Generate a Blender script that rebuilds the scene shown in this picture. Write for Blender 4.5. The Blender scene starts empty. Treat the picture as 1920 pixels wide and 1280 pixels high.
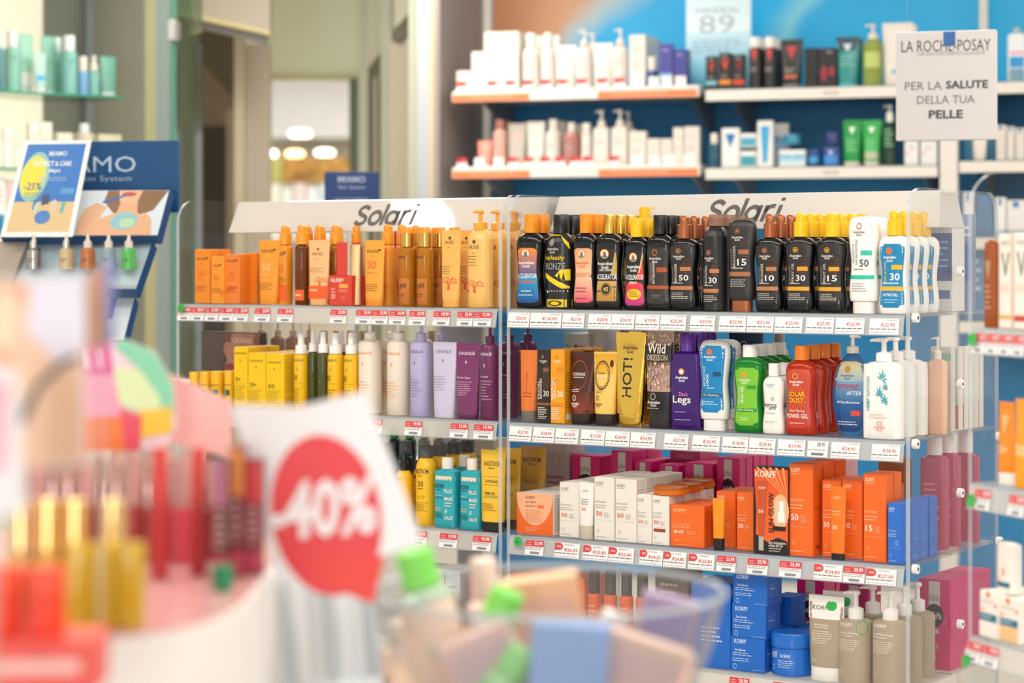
import bpy, math, random
from math import sin, cos, radians, pi, sqrt, hypot, atan2
random.seed(11)
S = bpy.context.scene
COL = S.collection

# ---------------------------------------------------------------- camera, world, light, exposure
FPX, HY, CH, AY = 4200.0, 480.0, 1.5, radians(33.03)
CAM = (2.42, -3.70)
RX, RY = cos(AY), sin(AY)          # camera right, in plan
FX, FY = -sin(AY), cos(AY)         # camera forward, in plan
cd = bpy.data.cameras.new('camera')
cam = bpy.data.objects.new('camera', cd); COL.objects.link(cam)
cam.location = (CAM[0], CAM[1], CH); cam.rotation_euler = (pi/2, 0, AY)
cd.sensor_width = 36; cd.lens = FPX/1920*36; cd.shift_y = -(640-HY)/1920
cd.dof.use_dof = True; cd.dof.focus_distance = 4.25; cd.dof.aperture_fstop = 3.1
cd.clip_start = .05; cd.clip_end = 100
S.camera = cam
S.view_settings.view_transform = 'Standard'; S.view_settings.look = 'None'
S.view_settings.gamma = 1; S.view_settings.use_curve_mapping = False
S.view_settings.exposure = 0.0
S.cycles.transparent_max_bounces = 48
S.cycles.max_bounces = 10
W = bpy.data.worlds.new('shop_ambient'); S.world = W; W.use_nodes = True  # even ambient fill, let in at the side left open behind the camera
W.node_tree.nodes['Background'].inputs[0].default_value = (1, .97, .93, 1)
W.node_tree.nodes['Background'].inputs[1].default_value = .98
def area(name, loc, size, power, rot=(0, 0, 0), col=(1, .96, .9)):
    l = bpy.data.lights.new(name, 'AREA'); l.shape = 'RECTANGLE'; l.size, l.size_y = size
    l.energy = power; l.color = col
    o = bpy.data.objects.new(name, l); COL.objects.link(o); o.location = loc; o.rotation_euler = rot
    return o
area('unseen_ceiling_light', (0.6, -1.7, 2.84), (3.6, .5), 50)
area('unseen_ceiling_light', (-.3, 1.7, 2.84), (3.6, .5), 24)
area('unseen_ceiling_light', (-1.9, .9, 2.84), (.5, 1.6), 22)
area('unseen_ceiling_light', (3.1, 2.2, 2.84), (.5, 2.6), 34)
area('unseen_ceiling_light', (1.9, -2.6, 2.84), (2.4, .5), 12)
area('unseen_ceiling_light', (2.7, -.5, 2.84), (.5, 2.2), 34)  # added overhead to brighten sides facing the unit's end, not a known lamp
area('unseen_ceiling_light', (.9, 1.15, 2.84), (2.2, .3), 20)  # extra overhead light, added so the rear stock comes out brighter
area('doorway_fill_light', (-2.0, 2.1, 2.84), (.9, .4), 24)  # fill added to brighten the door frames, no lamp known there
area('passage_fill_light', (-4.4, 5.0, 2.84), (.8, .8), 120)  # unseen overhead light, added because the passage came out too dark
area('far_room_fill_light', (-5.7, 6.8, 2.84), (1.2, 1.2), 55)  # extra light added to the far room beyond its visible lamps
area('assumed_window_daylight', (3.06, -7.4, 1.5), (1.2, 2.2), 72, (pi/2, 0, AY), (.95, .98, 1))  # unseen window assumed behind the camera, added for streaked highlights and foreground light

# ---------------------------------------------------------------- materials
def lin(h):
    h = h.lstrip('#'); o = []
    for i in (0, 2, 4):
        c = int(h[i:i+2], 16)/255
        o.append(c/12.92 if c <= .04045 else ((c+.055)/1.055)**2.4)
    return (o[0], o[1], o[2], 1)
_m = {}
def M(h, rough=.4, metal=0, kind='p', a=.5, e=0):
    """p opaque, c tinted see-through plastic, g clear acrylic or glass, e lamp or glowing wall"""
    k = (h, rough, metal, kind, a, e)
    if k in _m: return _m[k]
    m = bpy.data.materials.new({'p': 'plastic', 'c': 'tinted_plastic', 'g': 'clear_sheet', 'e': 'lamp'}[kind])
    m.use_nodes = True; nt = m.node_tree; N = nt.nodes; L = nt.links
    b = N['Principled BSDF']; b.inputs['Base Color'].default_value = lin(h)
    b.inputs['Roughness'].default_value = rough; b.inputs['Metallic'].default_value = metal
    out = N['Material Output']
    if kind == 'e':
        b.inputs['Emission Color'].default_value = lin(h); b.inputs['Emission Strength'].default_value = e
    elif kind == 'p' and not metal:
        no = N.new('ShaderNodeTexNoise'); no.inputs['Scale'].default_value = 35
        bc = N.new('ShaderNodeBrightContrast'); bc.inputs['Color'].default_value = lin(h)
        mp = N.new('ShaderNodeMapRange'); mp.inputs['To Min'].default_value = -.008; mp.inputs['To Max'].default_value = .008
        tc = N.new('ShaderNodeTexCoord'); L.new(tc.outputs['Object'], no.inputs['Vector'])
        L.new(no.outputs['Fac'], mp.inputs['Value']); L.new(mp.outputs[0], bc.inputs['Bright'])
        L.new(bc.outputs[0], b.inputs['Base Color'])
    elif kind in 'cg':
        t = N.new('ShaderNodeBsdfTransparent'); t.inputs[0].default_value = lin(h)
        mx = N.new('ShaderNodeMixShader')
        if kind == 'c':
            mx.inputs[0].default_value = a
            L.new(t.outputs[0], mx.inputs[1]); L.new(b.outputs[0], mx.inputs[2])
        else:
            g = N.new('ShaderNodeBsdfGlossy'); g.inputs['Roughness'].default_value = rough
            fr = N.new('ShaderNodeFresnel'); ge = N.new('ShaderNodeNewGeometry')   # same gloss from both sides
            mi = N.new('ShaderNodeMapRange'); mi.inputs['To Min'].default_value = 1.25; mi.inputs['To Max'].default_value = 1/1.25
            L.new(ge.outputs['Backfacing'], mi.inputs['Value']); L.new(mi.outputs[0], fr.inputs[0])
            L.new(fr.outputs[0], mx.inputs[0]); L.new(t.outputs[0], mx.inputs[1]); L.new(g.outputs[0], mx.inputs[2])
        if kind == 'g' and a < .5:      # slightly milky sheet
            d = N.new('ShaderNodeBsdfDiffuse'); d.inputs[0].default_value = (.86, .83, .79, 1)
            m2 = N.new('ShaderNodeMixShader'); m2.inputs[0].default_value = a
            L.new(mx.outputs[0], m2.inputs[1]); L.new(d.outputs[0], m2.inputs[2]); mx = m2
        L.new(mx.outputs[0], out.inputs[0])
    _m[k] = m
    return m
def print_mat(name, rough, metal=0):
    m = bpy.data.materials.new(name); m.use_nodes = True; nt = m.node_tree
    b = nt.nodes['Principled BSDF']; b.inputs['Roughness'].default_value = rough; b.inputs['Metallic'].default_value = metal
    a = nt.nodes.new('ShaderNodeAttribute'); a.attribute_name = 'Ink'
    nt.links.new(a.outputs['Color'], b.inputs['Base Color'])
    return m
INK = print_mat('printed_ink', .38)
GLASS = M('#fbfbfb', .02, kind='g')

# ---------------------------------------------------------------- mesh building
class MB:
    def __init__(s): s.v = []; s.f = []; s.c = []
    def add(s, vs, fs, col=None):
        n = len(s.v); s.v += vs; s.f += [tuple(i+n for i in f) for f in fs]
        if col is not None:
            s.c += (col if isinstance(col, list) else [col]*len(vs))
    def box(s, x0, x1, y0, y1, z0, z1, col=None, r=0):
        if r <= 0:
            s.add([(x0,y0,z0),(x1,y0,z0),(x1,y1,z0),(x0,y1,z0),(x0,y0,z1),(x1,y0,z1),(x1,y1,z1),(x0,y1,z1)],
                  [(0,3,2,1),(4,5,6,7),(0,1,5,4),(1,2,6,5),(2,3,7,6),(3,0,4,7)], col)
            return
        vs = []
        for (z, i) in ((z0, r), (z0+r, 0), (z1-r, 0), (z1, r)):
            for (cx, cy, sx, sy) in ((x0, y0, 1, 1), (x1, y0, -1, 1), (x1, y1, -1, -1), (x0, y1, 1, -1)):
                a = (cx+sx*i, cy+sy*(i+r), z); b = (cx+sx*(i+r), cy+sy*i, z)
                vs += [a, b] if sx*sy > 0 else [b, a]
        fs = [tuple(range(7, -1, -1)), tuple(range(24, 32))]
        for k in range(3):
            for i in range(8):
                j = (i+1) % 8; fs.append((k*8+i, k*8+j, k*8+8+j, k*8+8+i))
        s.add(vs, fs, col)
    def loft(s, sec, seg=28, cap=True, col=None):
        """sec rows: (z, half width, half depth, exponent, x offset, y offset)"""
        vs = []; fs = []
        for r in sec:
            z, hw, hd = r[:3]; n = r[3] if len(r) > 3 else 2
            ox = r[4] if len(r) > 4 else 0; oy = r[5] if len(r) > 5 else 0
            for i in range(seg):
                t = 2*pi*i/seg; c, q = cos(t), sin(t)
                vs.append((ox+hw*math.copysign(abs(c)**(2/n), c), oy+hd*math.copysign(abs(q)**(2/n), q), z))
        for k in range(len(sec)-1):
            for i in range(seg):
                j = (i+1) % seg; fs.append((k*seg+i, k*seg+j, (k+1)*seg+j, (k+1)*seg+i))
        if cap:
            fs.append(tuple(range(seg-1, -1, -1))); k = (len(sec)-1)*seg; fs.append(tuple(range(k, k+seg)))
        s.add(vs, fs, col)
    def cyl(s, x, y, z0, z1, r0, r1=None, seg=20, col=None):
        s.loft([(z0, r0, r0, 2, x, y), (z1, r1 or r0, r1 or r0, 2, x, y)], seg, col=col)
    def tube(s, pts, r, seg=10, col=None):
        vs = []; fs = []; n = len(pts)
        for i, p in enumerate(pts):
            a = pts[max(0, i-1)]; b = pts[min(n-1, i+1)]
            t = [b[k]-a[k] for k in range(3)]; l = sqrt(sum(q*q for q in t)) or 1; t = [q/l for q in t]
            u = (0, 0, 1) if abs(t[2]) < .9 else (0, 1, 0)
            e = [t[1]*u[2]-t[2]*u[1], t[2]*u[0]-t[0]*u[2], t[0]*u[1]-t[1]*u[0]]
            l = sqrt(sum(q*q for q in e)); e = [q/l for q in e]
            g = [e[1]*t[2]-e[2]*t[1], e[2]*t[0]-e[0]*t[2], e[0]*t[1]-e[1]*t[0]]
            rr = r[i] if isinstance(r, (list, tuple)) else r
            for k in range(seg):
                q = 2*pi*k/seg
                vs.append(tuple(p[m]+rr*(cos(q)*e[m]+sin(q)*g[m]) for m in range(3)))
        for i in range(n-1):
            for k in range(seg):
                j = (k+1) % seg; fs.append((i*seg+k, i*seg+j, (i+1)*seg+j, (i+1)*seg+k))
        fs += [tuple(range(seg-1, -1, -1)), tuple(range((n-1)*seg, n*seg))]
        s.add(vs, fs, col)
    def prism(s, poly, y0, y1, col=None):
        """closed outline in x,z given thickness along y"""
        n = len(poly)
        s.add([(x, y0, z) for x, z in poly]+[(x, y1, z) for x, z in poly],
              [tuple(range(n)), tuple(range(2*n-1, n-1, -1))]+[(i, n+i, n+(i+1) % n, (i+1) % n) for i in range(n)], col)
    def build(s, name, mat, parent=None, smooth=False):
        me = bpy.data.meshes.new(name); me.from_pydata(s.v, [], s.f)
        if s.c:
            at = me.color_attributes.new('Ink', 'FLOAT_COLOR', 'POINT')
            for i, c in enumerate(s.c): at.data[i].color = c
        me.materials.append(mat)
        if smooth:
            me.polygons.foreach_set('use_smooth', [True]*len(me.polygons))
            try: me.set_sharp_from_angle(angle=radians(42))
            except Exception: pass
        me.update()
        o = bpy.data.objects.new(name, me); COL.objects.link(o)
        if parent: o.parent = parent
        return o

import re
NUMW = {'50': 'fifty', '30': 'thirty', '15': 'fifteen', '10': 'ten', '40': 'forty', '25': 'twenty-five', '89': 'eighty-nine'}
def tag(o, label, cat=None, group=None, kind=None):
    if label: label = re.sub(r'\b(50|30|15|10|40|25|89)\b(?!,\d|%)', lambda m: NUMW[m.group(1)], label)
    if label: o['label'] = label
    if cat: o['category'] = cat
    if group: o['group'] = group
    if kind: o['kind'] = kind
    return o
def empty(name, loc, rz=0):
    o = bpy.data.objects.new(name, None); COL.objects.link(o)
    o.location = loc; o.rotation_euler = (0, 0, rz); o.empty_display_size = .02
    return o
def struct(name, mb, mat):
    o = mb.build(name, mat); o['kind'] = 'structure'; return o
def dup(o, loc, rz=None):
    c = o.copy(); COL.objects.link(c); c.location = loc
    if rz is not None: c.rotation_euler = (0, 0, rz)
    for ch in list(o.children):
        d = ch.copy(); COL.objects.link(d); d.parent = c
        for g in ch.children:
            e = g.copy(); COL.objects.link(e); e.parent = d
    return c

# ---------------------------------------------------------------- lettering
_tx = {}; BOLD = [.012]
def glyphs(t):
    k = (t, BOLD[0])
    if k in _tx: return _tx[k]
    c = bpy.data.curves.new('t', 'FONT'); c.body = t; c.resolution_u = 2; c.fill_mode = 'FRONT'; c.offset = BOLD[0]
    o = bpy.data.objects.new('t', c); me = bpy.data.meshes.new_from_object(o)
    v = [(p.co.x, p.co.y) for p in me.vertices]; f = [tuple(p.vertices) for p in me.polygons]
    bpy.data.objects.remove(o); bpy.data.curves.remove(c); bpy.data.meshes.remove(me)
    if not v: v = [(0, 0)]
    x0 = min(p[0] for p in v); x1 = max(p[0] for p in v); y0 = min(p[1] for p in v); y1 = max(p[1] for p in v)
    w = (x1-x0) or 1; h = (y1-y0) or 1
    v = [((p[0]-x0)/w-.5, (p[1]-y0)/h-.5) for p in v]
    _tx[k] = (v, f); return v, f

class Face:
    """prints decals on a front surface: half width W, height H, surf(x,z)->y (None when off the body)"""
    def __init__(s, Wd, H, surf, hw=None):
        s.W = Wd; s.H = H; s.surf = surf; s.hw = hw or (lambda z: Wd); s.mb = MB(); s.k = 0; s.curved = False
    def put(s, pts, fs, col):
        e = .00025+.00007*s.k; s.k += 1
        s.mb.add([(x, s.surf(x, z)-e, z) for x, z in pts], fs, col)
    def scan(s, pts, col):
        """convex outline laid onto a curved body in narrow rows"""
        zs = sorted({round(p[1], 6) for p in pts}); z0, z1 = zs[0], zs[-1]; n = max(2, int((z1-z0)/(.05*s.H))+2)
        zs = sorted(set(zs) | {z0+(z1-z0)*i/n for i in range(1, n)}); rows = []
        for z in zs:
            xs = []
            for a, b in zip(pts, pts[1:]+pts[:1]):
                if min(a[1], b[1])-1e-7 <= z <= max(a[1], b[1])+1e-7:
                    if abs(a[1]-b[1]) < 1e-7: xs += [a[0], b[0]]
                    else: xs.append(a[0]+(b[0]-a[0])*(z-a[1])/(b[1]-a[1]))
            if xs: rows.append((z, min(xs), max(xs)))
        if len(rows) > 1: s.strip(rows, col, nx=5)
    def strip(s, rows, col, col2=None, nx=8):
        pts = []; fs = []; cs = []; n = len(rows)
        a, b = lin(col), lin(col2 or col)
        for i, (z, xa, xb) in enumerate(rows):
            t = i/(n-1)
            for k in range(nx+1):
                pts.append((xa+(xb-xa)*k/nx, z)); cs.append(tuple(a[q]+(b[q]-a[q])*t for q in range(4)))
        for i in range(n-1):
            for k in range(nx):
                p = i*(nx+1)+k; fs.append((p, p+1, p+nx+2, p+nx+1))
        s.put(pts, fs, cs)
    def draw(s, ds):
        for d in ds:
            k = d[0]; Wd, H = s.W, s.H
            if k == 'b':      # band u0 u1 v0 v1 col [col2]
                _, u0, u1, v0, v1, c = d[:6]; n = max(2, int(abs(v1-v0)*14)+2)
                s.strip([((v0+(v1-v0)*i/(n-1))*H, u0*Wd, u1*Wd) for i in range(n)], c, d[6] if len(d) > 6 else None)
            elif k == 'f':    # label that follows the outline: frac v0 v1 col [col2]
                _, fr, v0, v1, c = d[:5]; n = 22; rows = []
                for i in range(n):
                    t = i/(n-1); z = (v0+(v1-v0)*t)*H; q = min(t, 1-t)*(v1-v0)*H
                    rr = .28*Wd; cut = rr-sqrt(max(0, rr*rr-(rr-min(q, rr))**2))
                    w = fr*s.hw(z)-cut; rows.append((z, -w, w))
                s.strip(rows, c, d[5] if len(d) > 5 else None)
            elif k in 'tv':   # text
                _, t, u, v, wu, hv, c = d; vs, fs = glyphs(t)
                if k == 't': pts = [(u*Wd+p[0]*wu*Wd, (v+p[1]*hv)*H) for p in vs]
                else: pts = [(u*Wd-p[1]*wu*Wd, (v+p[0]*hv)*H) for p in vs]
                s.put(pts, fs, lin(c))
            elif k == 'o':    # ellipse u v ru rv col
                _, u, v, ru, rv, c = d; n = 20
                if s.curved and ru > .22: s.scan([((u+ru*cos(2*pi*i/n))*Wd, (v+rv*sin(2*pi*i/n))*H) for i in range(n)], c); continue
                pts = [(u*Wd, v*H)]+[((u+ru*cos(2*pi*i/n))*Wd, (v+rv*sin(2*pi*i/n))*H) for i in range(n)]
                s.put(pts, [(0, 1+i, 1+(i+1) % n) for i in range(n)], lin(c))
            elif k == 'q':    # ring u v ru rv thickness col
                _, u, v, ru, rv, th, c = d; n = 24; pts = []
                for i in range(n):
                    a = 2*pi*i/n
                    pts += [((u+ru*cos(a))*Wd, (v+rv*sin(a))*H), ((u+ru*(1-th)*cos(a))*Wd, (v+rv*(1-th)*sin(a))*H)]
                s.put(pts, [(2*i, (2*i+2) % (2*n), (2*i+3) % (2*n), 2*i+1) for i in range(n)], lin(c))
            elif k == 'n':    # lines of small print u0 u1 v0 v1 rows col
                _, u0, u1, v0, v1, r, c = d; pts = []; fs = []; rnd = random.Random(int(abs(u0*97+v1*1013+r*7)*10))
                for i in range(r):
                    v = v1-(v1-v0)*(i+.5)/r; h = abs(v1-v0)/r*.36; x = u0; end = u1-(u1-u0)*rnd.random()*.35
                    while x < end:
                        w = (u1-u0)*rnd.uniform(.08, .22); b = min(x+w, end); q = len(pts)
                        pts += [(x*Wd, (v-h/2)*H), (b*Wd, (v-h/2)*H), (b*Wd, (v+h/2)*H), (x*Wd, (v+h/2)*H)]
                        fs.append((q, q+1, q+2, q+3)); x = b+(u1-u0)*.035
                if pts: s.put(pts, fs, lin(c))
            elif k == 'p':    # polygon
                _, ps, c = d
                if s.curved and max(q[0] for q in ps)-min(q[0] for q in ps) > .2: s.scan([(u*Wd, v*H) for u, v in ps], c); continue
                s.put([(u*Wd, v*H) for u, v in ps], [tuple(range(len(ps)))], lin(c))
            elif k == 'tree':
                _, u, v, ru, rv, c = d; rnd = random.Random(5); a = Wd; pts = []; fs = []
                for i in range(46):
                    an = rnd.uniform(-.15, pi+.15); r = sqrt(rnd.random())
                    x = u+ru*r*cos(an); z = v+rv*.15+rv*.85*r*max(0, sin(an)); e = .085*ru; g = .07*rv; q = len(pts)
                    pts += [((x-e)*Wd, z*H), (x*Wd, (z-g)*H), ((x+e)*Wd, z*H), (x*Wd, (z+g)*H)]; fs.append((q, q+1, q+2, q+3))
                for b in (-.55, -.25, .1, .45):
                    q = len(pts); pts += [((u+b*ru)*Wd, (v+rv*.5)*H), ((u-.06*ru)*Wd, (v-.2*rv)*H), ((u+.06*ru)*Wd, (v-.2*rv)*H)]; fs.append((q, q+1, q+2))
                q = len(pts); pts += [((u-.06*ru)*Wd, (v+.1*rv)*H), ((u-.2*ru)*Wd, (v-.75*rv)*H), ((u+.2*ru)*Wd, (v-.75*rv)*H), ((u+.06*ru)*Wd, (v+.1*rv)*H)]; fs.append((q, q+1, q+2, q+3))
                s.put(pts, fs, lin(c))
            elif k == 'grape':
                _, u, v, ru, rv, c = d
                for i, (a, b) in enumerate(((-1, 1), (0, 1), (1, 1), (-.5, 0), (.5, 0), (0, -1), (0, 2))):
                    s.k -= 1 if i else 0
                    s.draw([('o', u+a*ru, v+b*rv, ru*.5, rv*.5, c)])

# ---------------------------------------------------------------- places: a frame is a straight run of shelf
class Frame:
    def __init__(s, px, Z, th):
        """the run passes under picture column px at depth Z; th = its turn from the picture plane"""
        s.r = AY-radians(th); s.d = (cos(s.r), sin(s.r)); s.n = (-sin(s.r), cos(s.r))
        D = s.ray(px); s.o = (CAM[0]+D[0]*Z, CAM[1]+D[1]*Z)
    def ray(s, px):
        q = (px-960)/FPX; return (FX+q*RX, FY+q*RY)
    def at(s, px, yl):
        """local x and depth where column px meets the plane yl behind the front"""
        D = s.ray(px); ex, ey = CAM[0]-s.o[0], CAM[1]-s.o[1]
        t = (yl-(ex*s.n[0]+ey*s.n[1]))/(D[0]*s.n[0]+D[1]*s.n[1])
        return (ex+t*D[0])*s.d[0]+(ey+t*D[1])*s.d[1], t
    def w(s, x, y, z=0):
        return (s.o[0]+x*s.d[0]+y*s.n[0], s.o[1]+x*s.d[1]+y*s.n[1], z)
    def hz(s, py, t):
        return CH+(HY-py)/FPX*t
G = Frame(945, 4.42, 33.03)

ORD = ['', 'second', 'third', 'fourth', 'fifth', 'sixth', 'seventh', 'eighth']
def lerp_sec(sec):
    def f(z):
        if z <= sec[0][0]: r = sec[0]; return r[1], r[2], r[3]
        for a, b in zip(sec, sec[1:]):
            if z <= b[0]:
                t = (z-a[0])/((b[0]-a[0]) or 1); return tuple(a[i]+(b[i]-a[i])*t for i in (1, 2, 3))
        r = sec[-1]; return r[1], r[2], r[3]
    return f
def rounded(sec, n=3):
    """catmull-rom refinement of a profile"""
    out = []
    for i in range(len(sec)-1):
        p0 = sec[max(0, i-1)]; p1 = sec[i]; p2 = sec[i+1]; p3 = sec[min(len(sec)-1, i+2)]
        for k in range(n):
            t = k/n
            out.append(tuple(.5*((2*p1[j])+(-p0[j]+p2[j])*t+(2*p0[j]-5*p1[j]+4*p2[j]-p3[j])*t*t+(-p0[j]+3*p1[j]-3*p2[j]+p3[j])*t**3) for j in range(4)))
    out.append(sec[-1])
    z = -1; res = []
    for r in out:
        if r[0] > z+1e-5: res.append(r); z = r[0]
    return res
PROF = {  # z fraction of body, width, depth, squareness
 'hour': [(0,.86,.8,2.6),(.015,.95,.9,2.6),(.1,1,1,2.6),(.24,.95,.98,2.6),(.38,.86,.92,2.6),(.5,.84,.9,2.6),(.64,.9,.95,2.6),(.8,.97,1,2.6),(.9,.93,.97,2.5),(.96,.75,.8,2.3),(1,.42,.5,2)],
 'wave': [(0,.82,.8,2.6),(.02,.9,.9,2.6),(.12,.97,1,2.6),(.26,.93,.98,2.6),(.4,.83,.92,2.6),(.55,.84,.92,2.6),(.7,.94,.96,2.6),(.84,1,1,2.6),(.93,.93,.95,2.5),(.98,.7,.75,2.4),(1,.4,.45,2.2)],
 'lotion': [(0,.7,.8,2.6),(.12,.7,.8,2.6),(.125,.84,.85,2.6),(.16,.9,.95,2.6),(.28,.92,.98,2.6),(.42,.84,.9,2.6),(.55,.82,.88,2.6),(.7,.92,.9,2.6),(.86,1,.85,2.6),(.95,.93,.7,2.4),(.985,.75,.5,2.3),(1,.5,.3,2.2)],
 'cyl': [(0,.93,.93,2),(.012,1,1,2),(.93,1,1,2),(.97,.94,.94,2),(.99,.75,.75,2),(1,.5,.5,2)],
 'cylr': [(0,.93,.93,2),(.012,1,1,2),(.8,1,1,2),(.88,.95,.95,2),(.95,.8,.8,2),(1,.55,.55,2)],
 'rect': [(0,.93,.93,4),(.012,1,1,4),(.88,1,1,4),(.95,.93,.93,3.4),(.985,.72,.72,2.6),(1,.45,.5,2)],
 'oval': [(0,.5,.7,2.4),(.015,.58,.8,2.4),(.15,.82,.95,2.4),(.35,.98,1,2.4),(.5,1,1,2.4),(.7,.9,.95,2.4),(.85,.68,.8,2.3),(.95,.42,.6,2.1),(1,.28,.4,2)],
 'tube': [(0,.86,1,2),(.02,.88,1,2.1),(.3,.92,.8,2.2),(.6,.96,.5,2.2),(.85,.99,.2,2.3),(.93,1,.05,3),(1,1,.04,3)],
 'taper': [(0,.8,1,2.6),(.5,.9,.92,2.6),(.9,1,.8,2.6),(1,.96,.75,2.6)],
 'stick': [(0,.96,.96,2),(.01,1,1,2),(.99,1,1,2),(1,.94,.94,2)],
 'jar': [(0,.93,.93,2),(.03,1,1,2),(.95,1,1,2),(1,.97,.97,2)],
}
def head(o, style, z0, z1, w, dp, mc, mc2=None, spout=-1):
    """closures standing on the shoulder from z0 to z1"""
    h = z1-z0; mc2 = mc2 or mc
    if style == 'screw':
        b = MB(); b.loft([(z0, w, min(w, dp)), (z1-.06*h, w, min(w, dp)), (z1, w*.93, min(w, dp)*.93)], 24); b.build('cap', mc, o, 1)
    elif style == 'flip':      # elliptical wide cap
        b = MB(); b.loft([(z0, w, dp, 2.4), (z0+.9*h, w*.98, dp*.98, 2.4), (z1, w*.9, dp*.9, 2.4)], 24); b.build('cap', mc, o, 1)
    elif style == 'spray':
        b = MB(); b.loft([(z0, w, w), (z0+.6*h, w*.97, w*.97), (z0+.62*h, w*.9, w*.9)], 24); b.build('collar', mc, o, 1)
        b = MB(); b.loft([(z0+.62*h, w*.74, w*.74), (z0+.9*h, w*.72, w*.74), (z1-.02*h, w*.5, w*.6, 2, -w*.1), (z1, w*.36, w*.5, 2, -w*.12)], 20)
        b.cyl(0, 0, z0+.6*h, z0+.62*h, w*.6); q = b.build('spray_button', mc, o, 1)
        n = MB(); n.tube([(0, -w*.7, z0+.78*h), (0, -w*.79, z0+.78*h)], w*.12); n.build('nozzle', mc2, q, 1)
    elif style == 'pump':
        b = MB(); b.loft([(z0, w, w), (z0+.36*h, w, w), (z0+.38*h, w*.8, w*.8), (z0+.42*h, w*.5, w*.5)], 24); b.build('collar', mc, o, 1)
        b = MB(); b.cyl(0, 0, z0+.42*h, z1-.14*h, w*.34, w*.3)
        b.loft([(z1-.16*h, w*.45, w*.45), (z1-.1*h, w*.6, w*.55), (z1, w*.5, w*.45)], 20)
        sx = spout
        b.tube([(0, 0, z1-.07*h), (sx*w*.9, -abs(w)*.3, z1-.07*h), (sx*w*1.5, -w*.5, z1-.09*h), (sx*w*1.6, -w*.55, z1-.14*h)], [w*.3, w*.24, w*.17, w*.14])
        b.build('pump_head', mc2, o, 1)
    elif style == 'mist':      # two-step white mist sprayer
        b = MB(); b.loft([(z0, w, w), (z0+.4*h, w, w), (z0+.44*h, w*.7, w*.7)], 24); b.build('collar', mc, o, 1)
        b = MB(); b.loft([(z0+.44*h, w*.62, w*.62), (z0+.72*h, w*.56, w*.58), (z0+.94*h, w*.52, w*.52), (z1, w*.48, w*.48)], 20); b.build('spray_button', mc2, o, 1)
    elif style == 'gold':      # gold collar with a button
        b = MB(); b.loft([(z0, w, w), (z0+.68*h, w, w)], 24); b.build('collar', mc, o, 1)
        b = MB(); b.loft([(z0+.68*h, w*.8, w*.8), (z0+.9*h, w*.8, w*.8), (z1, w*.7, w*.7)], 24); b.build('spray_button', mc2, o, 1)
    elif style == 'aero':
        b = MB(); b.loft([(z0, w, w), (z0+.85*h, w*.97, w*.97), (z0+.96*h, w*.88, w*.88), (z1, w*.6, w*.6)], 24); b.build('cap', mc, o, 1)
        b = MB(); b.loft([(z0, w*.8, w*.8), (z0+.2*h, w*.7, w*.7), (z0+.25*h, w*.45, w*.45), (z0+.7*h, w*.4, w*.4)], 16); b.build('spray_button', mc2, o, 1)
    elif style == 'drop':
        b = MB(); b.cyl(0, 0, z0, z0+.5*h, w); b.build('collar', mc, o, 1)
        b = MB(); b.loft([(z0+.5*h, w*.62, w*.62), (z0+.6*h, w*.6, w*.6), (z0+.68*h, w*.42, w*.42), (z1-.06*h, w*.38, w*.38), (z1, w*.2, w*.2)], 16); b.build('rubber_bulb', mc2, o, 1)

def make(kind, name, W2, D2, H, body, decals=(), cap=None, capm=None, capm2=None, hb=1, cw=.45, foot=0, footm=None, side=None, spout=-1, label_name='label', flat=False):
    """a package standing at the origin: half width, half depth, height; returns its root"""
    o = empty(name, (0, 0, 0))
    if kind == 'box':
        r = min(.0012, W2*.08)
        b = MB(); b.box(-W2, W2, -D2, D2, 0, H, r=r); b.build('carton', body, o)
        # tuck flap seam across the top front edge
        f = Face(W2, H, lambda x, z: -D2)
        f.draw(decals)
        if side:
            g = Face(D2, H, lambda x, z: 0); g.draw(side)
            f.mb.add([(W2-v[1], v[0], v[2]) for v in g.mb.v], g.mb.f, g.mb.c)
        if f.mb.v: f.mb.build('print', INK, o)
        return o
    z0 = foot*H; bh = hb*H-z0
    sec = [(z0+r[0]*bh, r[1]*W2, r[2]*D2, r[3]) for r in PROF[kind]]
    if kind in ('hour', 'wave', 'oval', 'cylr', 'rect'): sec = rounded(sec, 3)
    if kind == 'lotion':
        c = sec[:2]; sec2 = rounded(sec[2:], 3)
        b = MB(); b.loft(c, 28); b.build('cap', footm or body, o, 1)
        b = MB(); b.loft([(sec2[0][0]+.0001, sec2[0][1]*.9, sec2[0][2]*.9, 2.6)]+sec2, 28); b.build('bottle_body', body, o, 1)
        sec = sec2
    else:
        nm = 'tube_body' if kind in ('tube', 'taper') else 'jar_body' if kind == 'jar' else 'bottle_body'
        b = MB(); b.loft(sec, 28); b.build(nm, body, o, 1)
    fs = lerp_sec(sec)
    def surf(x, z):
        hw, hd, n = fs(z); q = min(.992, abs(x)/hw); return -hd*(1-q**n)**(1/n)
    f = Face(W2, H, surf, lambda z: fs(z)[0]); f.curved = True
    f.draw(decals)
    if f.mb.v: f.mb.build(label_name, INK, o)
    if foot:
        w, d, n = sec[0][1]*.97, sec[0][2]*.97, 2.2
        b = MB(); b.loft([(0, w*.97, d*.97, n), (.0012, w, d, n), (z0, w, d, n)], 28); b.build('cap', footm, o, 1)
    if cap: head(o, cap, hb*H, H, cw*W2, D2, capm, capm2, spout)
    return o

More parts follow.
